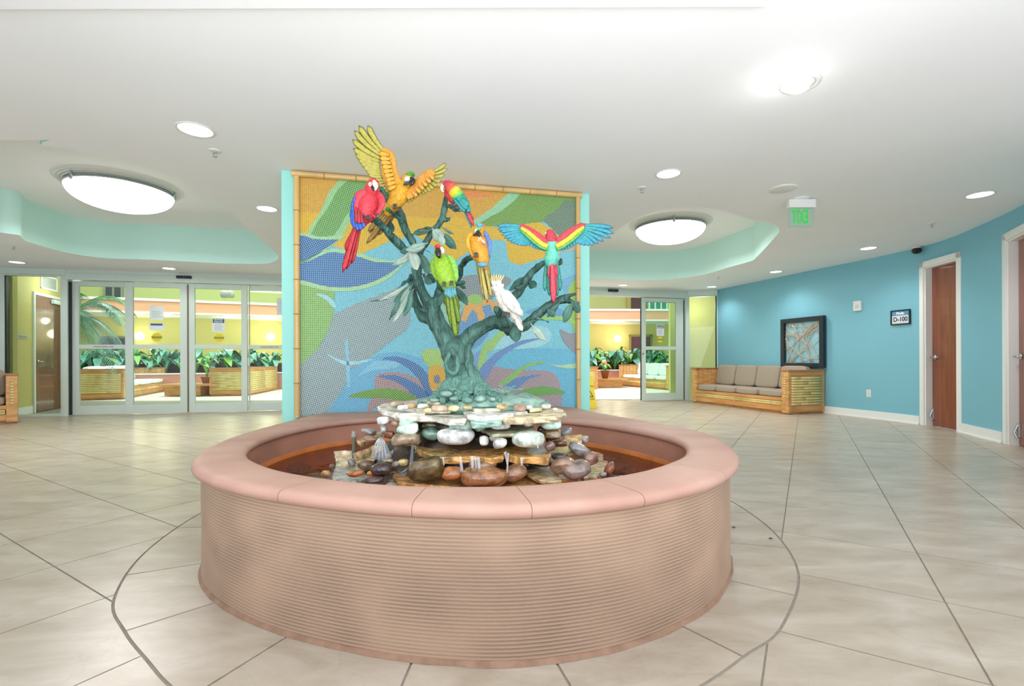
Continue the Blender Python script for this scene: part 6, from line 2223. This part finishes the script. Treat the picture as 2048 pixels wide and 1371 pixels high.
# dark openings upstairs and doors downstairs, placed on the gallery walls
def on_poly(pts, off, u):
    ps = [Vector(p) for p in pts]
    o2 = []
    for i, p in enumerate(ps):
        tt_ = (ps[min(i + 1, len(ps) - 1)] - ps[max(i - 1, 0)]).normalized()
        o2.append(p + Vector((-tt_.y, tt_.x)) * off)
    a = ray(u, 700)[0]
    for p, q in zip(o2, o2[1:]):
        f0, f1 = p.x - a * p.y, q.x - a * q.y
        if f0 <= 0 <= f1 or f1 <= 0 <= f0:
            s = f0 / (f0 - f1)
            return p.lerp(q, s), (q - p).normalized()
    return None
def flat_on(name, off, u0, u1, z0, z1, mat, th, kind='structure', par=None, extra=0.0, bev=0.0):
    p, t0 = on_poly(FL, off - extra, u0)
    q, _ = on_poly(FL, off - extra, u1)
    mm, LL_ = frame(p, q)
    return obj(name, G().box((0, -th, z0), (LL_, 0, z1), mm), mat, par, kind=kind if par is None else None, bev=bev), mm, LL_
m_dk = M('dark_window', (52, 58, 64), .25)
m_mar = M('maroon_door', (98, 56, 62), .3)
d4, mm, LL_ = flat_on('door_4', 2.2, 1262, 1300, 0, 2.05, m_mar, .06)
for a, b in ((-.09, 0), (LL_, LL_ + .09)):
    obj('door_casing', G().box((a, -.09, 0), (b, 0, 2.14), mm), M('olive_trim', (150, 140, 70), .6), d4)
obj('door_casing', G().box((-.09, -.09, 2.05), (LL_ + .09, 0, 2.14), mm), M('olive_trim', (150, 140, 70), .6), d4)
w3, mm, LL_ = flat_on('window_3', 2.2, 206, 252, .9, 1.85, m_dk, .05)
for a, b, c, d in ((-.06, 0, .85, 1.9), (LL_, LL_ + .06, .85, 1.9), (-.06, LL_ + .06, 1.85, 1.92), (-.06, LL_ + .06, .83, .9)):
    obj('window_frame', G().box((a, -.08, c), (b, 0, d), mm), M('grey_frame', (120, 118, 108), .5), w3)
w4, mm, LL_ = flat_on('window_4', 1.6, 212, 246, 3.15, 3.95, m_dk, .06)
for i in range(3):
    obj('window_frame', G().box((LL_ * i / 2 - .03, -.09, 3.1), (LL_ * i / 2 + .03, 0, 4.0), mm), M('grey_frame', (120, 118, 108), .5), w4)
w5, mm, LL_ = flat_on('window_5', 1.6, 1261, 1292, 3.1, 4.1, M('dark_brown_opening', (70, 48, 40), .4), .06)
obj('window_frame', G().box((-.18, -.10, 3.05), (0, 0, 4.2), mm), M('olive_trim', (150, 140, 70), .6), w5)
w6, mm, LL_ = flat_on('window_6', 1.6, 1298, 1345, 3.1, 4.1, M('green_window', (70, 150, 120), .3), .06)
for i in range(5):
    obj('window_frame', G().box((LL_ * i / 4 - .03, -.09, 3.1), (LL_ * i / 4 + .03, 0, 4.1), mm), m_white, w6)
# globe wall lights
m_globe = M('globe_glass', (255, 246, 226), .3, emis=5.0)
for u, v, lb in ((283, 672, 'seen through the leaf with the three notices'), (542, 674, 'left of the aqua mural wall edge'), (1234, 677, 'seen through the open right doorway')):
    p, tt_ = on_poly(FL, 2.2, u)
    nn_ = Vector((tt_.y, -tt_.x))
    z = 1 + ray(u, v)[1] * p.y
    t = thing('globe_wall_light', 'glowing round white globe wall light ' + lb, 'wall light', (p.x, p.y, z))
    q = p + nn_ * .16
    obj('globe', G().ball((q.x, q.y, z), .155, 20, 12), m_globe, t, smooth=True)
    obj('wall_bracket', G().tube([(p.x, p.y, z), (q.x, q.y, z)], .05, 12), m_white, t, smooth=True)
    lamp('POINT', (q.x + nn_.x * .25, q.y + nn_.y * .25, z), 14, .15, (1, .88, .66))
# lights under the gallery ceiling
for u in (330, 460, 530, 1210):
    p, tt_ = on_poly(FL, 1.0, u)
    lamp('POINT', (p.x, p.y, 2.35), 22, .1, (1, .9, .7))

# planters along the gallery
m_plw = M('pink_cedar_planter', (186, 122, 104), .5, rgb2=(200, 140, 120), vs=4, stretch=(.6, .6, 5))
m_plb = M('brown_planter', (110, 70, 62), .5)
PL = [(-20, 12.8), (-12.9, 15.6), (-8.6, 17.1), (-2.0, 18.5), (3.2, 19.3), (8.5, 19.5)]
t = thing('planter_wall', 'long low cedar planter wall full of leafy plants running along the courtyard back', 'planter', (-8.6, 17.3, 0))
def rib2(name, off, z0, z1, mat, th):
    o2 = []
    ps = [Vector(p) for p in PL]
    for i, p in enumerate(ps):
        tt_ = (ps[min(i + 1, len(ps) - 1)] - ps[max(i - 1, 0)]).normalized()
        o2.append(p + Vector((-tt_.y, tt_.x)) * off)
    o = seg_wall(name, o2, z0, z1, mat, th, None, t)
    return o
rib2('planter_front', 0, -.01, .56, m_plw, .08)
rib2('planter_cap', -.03, .56, .60, m_white, .14)
rib2('planter_upper', .5, .3, .92, m_plb, .06)
rib2('soil_bed', .08, .3, .50, M('dark_soil', (60, 48, 38), .9), .45)

# leafy plants
m_l1 = M('glossy_green_leaf', (44, 122, 50), .3, rgb2=(96, 170, 80), vs=3, coat=.3)
m_l2 = M('blue_green_leaf', (40, 112, 92), .3, rgb2=(120, 180, 160), vs=3, coat=.3)
m_l3 = M('bright_green_leaf', (90, 160, 50), .35, rgb2=(150, 200, 90), vs=3, coat=.2)
def leafmesh(wd=.11, L=.42, droop=.35, rise=.3):
    g = G()
    st = 7
    vs = []
    for i in range(st):
        t = i / (st - 1)
        w_ = wd * (sin(pi * min(1, t * .96 + .02)) ** .8) * (0.35 if t < .12 else 1) + .004
        x = L * t * .9
        z = rise * sin(pi * .5 * min(1, t * 1.6)) - droop * t * t
        for k in (-1, 0, 1):
            vs.append((x, k * w_, z + abs(k) * .02))
    fs = []
    for i in range(st - 1):
        for k in range(2):
            fs.append((i * 3 + k, (i + 1) * 3 + k, (i + 1) * 3 + k + 1, i * 3 + k + 1))
    g.add(vs, fs)
    me = bpy.data.meshes.new('leaf')
    me.from_pydata([tuple(p) for p in g.v], [], g.f)
    me.polygons.foreach_set('use_smooth', [True] * len(me.polygons))
    return me
leaf_me = []
for mt in (m_l1, m_l2, m_l3):
    for a in ((.10, .50, .42, .42), (.08, .40, .30, .5)):
        me = leafmesh(*a)
        me.materials.append(mt)
        sol = None
        leaf_me.append(me)
def plant(loc, label, n=13, sc=1.0, mats=(0, 1, 2, 3), group=None, stemh=.25, cat='plant', name='leafy_plant'):
    t = thing(name, label, cat, loc, group)
    g = G()
    for i in range(n):
        a = i * 2.4 + RG.uniform(-.3, .3)
        zz = loc[2] + stemh * sc * RG.uniform(.3, 1.2)
        me = leaf_me[mats[i % len(mats)]]
        o = bpy.data.objects.new('leaf', me)
        s_ = sc * RG.uniform(.75, 1.2)
        mt_ = Matrix.Translation((loc[0] + .04 * cos(a), loc[1] + .04 * sin(a), zz)) @ Matrix.Rotation(a, 4, 'Z') @ Matrix.Rotation(RG.uniform(-.5, .15), 4, 'Y') @ Matrix.Rotation(RG.uniform(-.5, .5), 4, 'X') @ Matrix.Scale(s_, 4)
        COL.objects.link(o)
        o.parent = t
        o.matrix_parent_inverse = WM[t.name].inverted()
        o.matrix_basis = mt_
        g.tube([(loc[0], loc[1], loc[2]), (loc[0] + .04 * cos(a), loc[1] + .04 * sin(a), zz)], .008 * sc, 5)
    obj('stem', g, m_l1, t, smooth=True)
    return t
def on_PL(off, u):
    ps = [Vector(p) for p in PL]
    o2 = []
    for i, p in enumerate(ps):
        tt_ = (ps[min(i + 1, len(ps) - 1)] - ps[max(i - 1, 0)]).normalized()
        o2.append(p + Vector((-tt_.y, tt_.x)) * off)
    a = ray(u, 700)[0]
    for p, q in zip(o2, o2[1:]):
        f0, f1 = p.x - a * p.y, q.x - a * q.y
        if f0 <= 0 <= f1 or f1 <= 0 <= f0:
            s = f0 / (f0 - f1)
            return p.lerp(q, s)
ORD = ['first', 'second', 'third', 'fourth', 'fifth', 'sixth', 'seventh', 'eighth', 'ninth', 'tenth', 'eleventh', 'twelfth', 'thirteenth', 'fourteenth']
for k, u in enumerate((160, 186, 214, 242, 272, 303, 332, 362, 392, 424, 455, 486, 516, 548, 1184, 1206, 1230, 1254, 1278, 1304, 1328)):
    p = on_PL(.28, u)
    side_ = 'left' if u < 700 else 'right'
    plant((p.x, p.y, .5), '%s broad leaved plant from the %s in the planter behind the %s doors' % (ORD[k if k < 14 else 20 - k], 'left' if k < 14 else 'right', side_), 15, 1.0 if k % 2 else 1.15, (0, 2, 3, 1, 2, 4) if k % 3 else (0, 3, 2), 'broad leaved planter plants behind the %s doors' % side_, .35)
for k, u in enumerate((196, 258, 318, 378, 440, 500, 1195, 1242, 1292)):
    p = on_PL(.75, u)
    side_ = 'left' if u < 700 else 'right'
    plant((p.x, p.y, .9), '%s arching plant from the %s in the raised trough behind the %s doors' % (ORD[k if k < 6 else 8 - k], 'left' if k < 6 else 'right', side_), 9, .85, (2, 3, 1), 'arching plants in the raised trough behind the %s doors' % side_, .2)

# courtyard benches and tables
a_, b_ = atZ(248, 797, 0).xy, atZ(333, 781, 0).xy
bench('pine and bamboo bench with pale cushions in the courtyard, near the palm', None, a_, b_, 1.1, .80, 3, m_wcush, side=1, arm=.2, cushlab=('pale', 'the courtyard bench near the palm'), cgroup='pale cushions of the courtyard bench near the palm')
a_, b_ = atZ(419, 791, 0).xy, atZ(489, 779, 0).xy
bench('pine and bamboo bench turned away in the courtyard behind the door centre gap', None, a_, b_, 1.05, .80, 0, None, side=-1, arm=.2, backb=True)
a_, b_ = atZ(1340, 779, 0).xy, atZ(1238, 770, 0).xy
bench('pine courtyard bench with white cushions seen through the open right doorway', None, a_, b_, 1.0, .80, 4, m_wcush, side=-1, arm=.2, cushlab=('white', 'the bench seen through the right doorway'), cgroup='white cushions of the bench through the right doorway')
a_, b_ = atZ(1196, 779, 0).xy, atZ(1150, 772, 0).xy
def crate(name, label, u0, u1, vb, vt, dep):
    a, b = atZ(u0, vb, 0), atZ(u1, vb, 0)
    zt = 1 + ray((u0 + u1) / 2, vt)[1] * (a.y + b.y) / 2
    mm, LL_ = frame(a.xy, b.xy)
    t = thing(name, label, 'planter', ((a.x + b.x) / 2, (a.y + b.y) / 2 + dep / 2, 0))
    obj('box_body', G().box((.02, .02, 0), (LL_ - .02, dep - .02, zt - .03), mm), m_pine, t)
    for x0, x1 in ((0, .1), (LL_ - .1, LL_)):
        obj('post', G().box((x0, 0, 0), (x1, .03, zt - .03), mm), m_pineh, t)
    obj('rail', G().box((.1, 0, 0), (LL_ - .1, .03, .12), mm), m_pineh, t)
    obj('rail', G().box((.1, 0, zt - .14), (LL_ - .1, .03, zt - .03), mm), m_pineh, t)
    for r in range(9):
        z = .12 + (zt - .28) * (r + .5) / 9
        obj('bamboo_strip', G().tube([mm @ Vector((.1, .012, z)), mm @ Vector((LL_ - .1, .012, z))], (zt - .28) / 18, 8), m_split, t, smooth=True)
    obj('box_cap', G().box((-.03, -.03, zt - .03), (LL_ + .03, dep, zt), mm), m_pined, t)
    return t
crate('planter_box', 'bamboo fronted pine box half hidden behind the yellow wet floor sign', 1150, 1196, 777, 733, 1.0)
def ctable(label, u0, u1, vt, ub0, ub1, vb, dep):
    Y = atZ((ub0 + ub1) / 2, vb, 0).y
    a, b = atY(u0, vt, Y - .2), atY(u1, vt, Y - .2)
    c, d = atZ(ub0, vb, 0), atZ(ub1, vb, 0)
    z = (a.z + b.z) / 2
    t = thing('coffee_table', label, 'table', ((a.x + b.x) / 2, Y + dep / 2, 0))
    obj('table_top', G().box((a.x, Y - .2, z - .05), (b.x, Y + dep + .2, z)), m_pineh, t, bev=.008)
    obj('table_base', G().box((c.x, Y, 0), (d.x, Y + dep, z - .05)), m_pine, t, bev=.006)
    return t, z, Y
ctable('low slab topped pine coffee table between the two courtyard benches at left', 316, 428, 768, 330, 400, 791, .7)
tb, tz, tY = ctable('low pine coffee table with a potted flower seen through the right doorway', 1196, 1256, 757, 1196, 1245, 774, .8)
c = atZ(1210, 757, tz)
c = Vector((atY(1210, 700, tY + .15).x, tY + .15, tz))
t = plant((c.x, c.y, tz + .22), 'potted bromeliad with a peach flower on the coffee table beyond the right doorway', 10, .55, (1, 3, 5), None, .1, 'plant', 'potted_bromeliad')
obj('pot', G().lathe([(.10, 0), (.16, .27), (.175, .27), (.175, .30), (.15, .30), (.13, .26), (0, .26)], (c.x, c.y, tz), 20), M('brown_basket', (150, 100, 60), .7, var=.2, vs=30), t, smooth=True)
obj('flower_stalk', G().tube([(c.x, c.y, tz + .25), (c.x - .03, c.y, tz + .55)], .015, 8), m_l3, t, smooth=True)
obj('flower', G().ball((c.x - .03, c.y, tz + .6), (.09, .09, .08), 12, 8).ball((c.x + .03, c.y, tz + .52), (.06, .06, .07), 12, 8), M('peach_petal', (236, 170, 140), .6), t, smooth=True)
c = Vector((atY(405, 700, 14.2).x, 14.4, .33))
t = plant((c.x, c.y, .5), 'potted leafy plant on the left courtyard coffee table behind the door gap', 12, .75, (3, 1, 5), None, .3, 'plant', 'potted_plant')
obj('pot', G().lathe([(.10, 0), (.15, .2), (.165, .2), (.165, .23), (.12, .2), (0, .2)], (c.x, c.y, .31), 20), M('brown_basket', (150, 100, 60), .7), t, smooth=True)

# palm at the left
def palm(loc, label, fronds):
    t = thing('palm', label, 'palm', loc)
    g = G()
    path, rad = [], []
    for i in range(18):
        s = i / 17
        path.append((loc[0] + .1 * s, loc[1], 2.1 * s))
        rad.append(.13 * (1.0 if i % 2 else .88) * (1 - .3 * s))
    obj('trunk', G().tube(path, rad, 12), M('palm_trunk', (130, 110, 80), .8, var=.2, vs=20), t, smooth=True)
    top = Vector((loc[0] + .1, loc[1], 2.1))
    for az, L, ri, dr in fronds:
        d = Vector((cos(az), sin(az), 0))
        s_ = Vector((-sin(az), cos(az), 0))
        g = G()
        pts = []
        for i in range(15):
            q = i / 14
            pts.append(top + d * (L * q * (1 - .18 * q)) + Vector((0, 0, ri * sin(q * 1.9) - dr * q ** 2.2)))
        g.tube(pts, [.018 * (1 - .8 * i / 14) for i in range(15)], 6)
        for i in range(2, 56):
            q = i / 56
            k = q * 14
            i0 = int(k)
            p = pts[i0].lerp(pts[min(i0 + 1, 14)], k - i0)
            tg = (pts[min(i0 + 1, 14)] - pts[i0]).normalized()
            ll = L * .26 * sin(pi * (q * .86 + .12)) ** .7
            for sg in (-1, 1):
                e = p + (s_ * sg * .85 + tg * .6).normalized() * ll + Vector((0, 0, -ll * .45))
                m_ = p.lerp(e, .5) + Vector((0, 0, ll * .12))
                w_ = tg * .008
                g.add([p - w_, p + w_, m_ + w_ * 1.3, m_ - w_ * 1.3, e], [(0, 1, 2, 3), (3, 2, 4)])
        obj('frond', g, m_l2 if int(az * 10) % 2 else m_l1, t)
    return t
q = atY(150, 640, 11.8)
palm((q.x - .35, 11.8, 0), 'tall feathery green palm behind the far left sliding door leaf', [(0.1, 1.9, .75, 1.2), (.6, 1.7, .9, .8), (-.5, 1.7, .5, 1.5), (1.3, 1.6, .8, .9), (2.2, 1.6, .7, 1.0), (3.1, 1.7, .7, 1.0), (4.0, 1.6, .7, 1.1), (5.0, 1.7, .7, 1.4), (-.15, 1.7, .1, 1.5), (.35, 1.6, .2, 1.3), (5.6, 1.6, .9, .9)])

# wet floor sign
c = atZ(1180, 816, 0)
t = thing('wet_floor_sign', 'yellow folding wet floor sign half hidden behind the mural wall at right', 'sign', (c.x, c.y, 0))
m_y = M('yellow_plastic', (232, 204, 40), .45)
m_ink = M('black_print', (60, 54, 30), .5)
for sg in (-1, 1):
    g = G()
    yb, yt = c.y + .17 + sg * .17, c.y + .17 + sg * .02
    zT = .63
    w0_, w1_ = .15, .085
    vs = [(c.x - w0_, yb, 0), (c.x + w0_, yb, 0), (c.x + w1_, yt, zT), (c.x - w1_, yt, zT)]
    vs += [(p[0], p[1] + .012 * -sg, p[2]) for p in vs]
    fs = [(0, 1, 2, 3), (7, 6, 5, 4), (1, 0, 4, 5), (2, 1, 5, 6), (3, 2, 6, 7), (0, 3, 7, 4)]
    if sg > 0:
        fs = [f[::-1] for f in fs]
    obj('sign_leaf', g.add(vs, fs), m_y, t, bev=.004)
obj('hinge', G().tube([(c.x - .085, c.y + .17, .63), (c.x + .085, c.y + .17, .63)], .02, 10), m_y, t, smooth=True)
sl = atan2(.15, .63)
base = Matrix.Translation((c.x, c.y - .004, 0)) @ Matrix.Rotation(-sl, 4, 'X') @ Matrix.Rotation(radians(90), 4, 'X')
text('letters', 'CAUTION', .045, M('red_print', (196, 96, 40), .5), t, base @ Matrix.Translation((0, .46, .004)), .0005)
text('letters', 'WET FLOOR', .036, m_ink, t, base @ Matrix.Translation((0, .19, .004)), .0005)
g = G()
for tri in (((-.075, .24), (.075, .24)), ((.075, .24), (0, .39)), ((0, .39), (-.075, .24))):
    g.tube([base @ Vector((tri[0][0], tri[0][1], .004)), base @ Vector((tri[1][0], tri[1][1], .004))], .005, 6)
g.tube([base @ Vector((.0, .33, .004)), base @ Vector((-.01, .29, .004)), base @ Vector((.02, .26, .004))], .006, 6)
g.ball(base @ Vector((.0, .345, .004)), .009, 8, 6)
obj('pictogram', g, m_ink, t)

# ---- notices on the glass
def notice(par_m, s, z, w, h, parts, label, name='paper_notice', y=0.0, cat='notice'):
    p = par_m @ Vector((s, y, z))
    t = thing(name, label, cat, tuple(p))
    obj('sheet', G().box((s - w / 2, y - .003, z - h / 2), (s + w / 2, y, z + h / 2), par_m), M('paper', (226, 234, 234), .6), t)
    return t
def zdoor(u, v, p0, p1):
    q = atL(u, p0, p1)
    return 1 + ray(u, v)[1] * q.y
dx = (mL.to_3x3() @ Vector((1, 0, 0)))
m_slate = M('slate_print', (70, 96, 112), .5)
m_linep = M('grey_print', (176, 190, 192), .6)
yy = .068 - .05
def lines(t, mm, s, z0, z1, w, y, n, mat=None):
    g = G()
    for i in range(n):
        z = z0 + (z1 - z0) * (i + .5) / n
        g.box((s - w / 2 + (.01 if i % 2 else 0), y - .0045, z - .004), (s + w / 2 - (.02 if i % 3 else 0), y - .003, z + .004), mm)
    obj('print_lines', g, mat or m_linep, t)
yg = .085
s = sL(311.5)
a, b = zdoor(311, 639, A1, B1), zdoor(311, 611, A1, B1)
yl = .0395
t = notice(mL, s, (a + b) / 2, .235, b - a, None, 'tall white paper notice, topmost of three on the left leaf glass', y=yl)
lines(t, mL, s, a + .04, b - .09, .16, yl, 5)
a, b = zdoor(311, 660, A1, B1), zdoor(311, 644.5, A1, B1)
t = notice(mL, s, (a + b) / 2, .245, b - a, None, 'wide white paper notice with slate heading, middle of three on left glass', y=yl)
obj('heading', G().box((s - .10, yl - .0045, b - .055), (s + .10, yl - .003, b - .018), mL), m_slate, t)
def decal(mm, s, z, r, y, label):
    p = mm @ Vector((s, y, z))
    t = thing('safety_decal', label, 'decal', tuple(p))
    vs = [mm @ Vector((s, y - .003, z))] + [mm @ Vector((s + r * cos(2 * pi * k / 28), y - .003, z + r * sin(2 * pi * k / 28))) for k in range(28)]
    vs += [v + (mm.to_3x3() @ Vector((0, .002, 0))) for v in vs]
    fs = [(0, 1 + k, 1 + (k + 1) % 28) for k in range(28)] + [(29, 30 + (k + 1) % 28, 30 + k) for k in range(28)] + [(1 + k, 30 + k, 30 + (k + 1) % 28, 1 + (k + 1) % 28) for k in range(28)]
    obj('disc', G().add(vs, fs), M('decal_yellow', (222, 208, 64), .5), t)
    obj('band', G().box((s - r * 1.05, y - .0045, z - r * .2), (s + r * 1.05, y - .003, z + r * .2), mm), M('decal_olive', (130, 124, 40), .5), t)
    text('decal_text', 'AUTOMATIC DOOR', r * .25, M('decal_yellow', (222, 208, 64), .5), t, upright(mm @ Vector((s, y - .005, z)), ((mm.to_3x3() @ Vector((1, 0, 0))).x, (mm.to_3x3() @ Vector((1, 0, 0))).y)), .0003)
decal(mL, sL(312), zdoor(312, 674, A1, B1), .085, yl, 'round yellow decal, lowest of three items on the left leaf glass')
s = sL(436)
a, b = zdoor(436, 663, A1, B1), zdoor(436, 636, A1, B1)
def entering(mm, s, a, b, w, y, label):
    t = notice(mm, s, (a + b) / 2, w, b - a, None, label, y=y)
    h = b - a
    obj('heading', G().box((s - w / 2 + .01, y - .0045, b - h * .34), (s + w / 2 - .01, y - .003, b - .012), mm), m_slate, t)
    X_ = mm.to_3x3() @ Vector((1, 0, 0))
    wt = M('sign_text_white', (240, 244, 250), .5)
    text('heading_text', 'Entering &', h * .13, wt, t, upright(mm @ Vector((s, y - .005, b - h * .11)), (X_.x, X_.y)), .0003, .001)
    text('heading_text', 'Exiting Site', h * .13, wt, t, upright(mm @ Vector((s, y - .005, b - h * .25)), (X_.x, X_.y)), .0003, .001)
    lines(t, mm, s, a + h * .08, b - h * .42, w * .7, y, 6)
entering(mL, s, a, b, .225, yl, 'white notice with slate heading on the glass right of the door gap')
decal(mL, sL(437), zdoor(437, 675, A1, B1), .085, yl, 'round yellow decal on the glass right of the door gap')
s = sR(1322.5)
entering(mR, s, zdoor(1322, 671, C0, C1), zdoor(1322, 648, C0, C1), .20, .036, 'white notice with slate heading on the right door leaf glass')
decal(mR, sR(1322), zdoor(1322, 678.5, C0, C1), .075, .036, 'round yellow decal on the right door leaf glass')
# rail stickers
for u in (203, 537):
    s = sL(u)
    z = (RAIL[0] + RAIL[1]) / 2
    X_ = mL.to_3x3() @ Vector((1, 0, 0))
    p = mL @ Vector((s, .066, z))
    t = thing('door_sticker', 'printed warning strip on the mid rail of the %s' % ('far left door leaf' if u < 300 else 'leaf beside the aqua wall'), 'sticker', tuple(p))
    yq = .0695
    obj('strip', G().box((s - .17, yq - .0015, z - .018), (s + .17, yq, z + .018), mL), M('sticker_white', (222, 214, 214), .5), t)
    text('strip_text', 'CAUTION  MOVING  DOOR', .026, M('sticker_ink', (120, 84, 96), .5), t, upright(mL @ Vector((s, yq - .002, z)), (X_.x, X_.y)), .0003, .001)
# notice clipped at the aqua wall edge, exit sign and speaker seen beyond the glass
t = notice(mL, sL(561), zdoor(561, 612, A1, B1), .16, .34, None, 'cream paper notice on the glass partly hidden by the aqua wall edge', y=.066)
lines(t, mL, sL(561), zdoor(561, 612, A1, B1) - .12, zdoor(561, 612, A1, B1) + .12, .1, .066, 6)
c = atY(455, 588, 15.0)
t = thing('ceiling_speaker', 'grey cylinder speaker seen through the top of the door right of the gap', 'speaker', tuple(c))
obj('housing', G().tube([c + Vector((-.16, 0, .0)), c + Vector((.16, 0, 0))], .12, 20), M('grey_metal', (170, 168, 158), .4), t, smooth=True)
obj('hanging_rod', G().tube([c + Vector((0, 0, .1)), c + Vector((0, 0, 2.0))], .015, 8), M('grey_metal', (170, 168, 158), .4), t, smooth=True)

# dead leaves on the floor
for u, v in ((1542, 1077), (1468, 1055)):
    c = atZ(u, v, .002)
    o = obj('dry_leaf', G().add([c + Vector((-.016, 0, .001)), c + Vector((-.004, -.008, .006)), c + Vector((.014, .0, .002)), c + Vector((.0, .007, .007)), c + Vector((0, 0, .0008))], [(0, 1, 3), (1, 2, 3), (0, 4, 1), (1, 4, 2), (2, 4, 3), (3, 4, 0)]), M('dry_leaf_brown', (74, 64, 58), .8))
    tag(o, 'tiny dark dry leaf scrap on the floor ' + ('near the curved joint right of fountain' if u > 1500 else 'close to the fountain wall'), 'leaf')
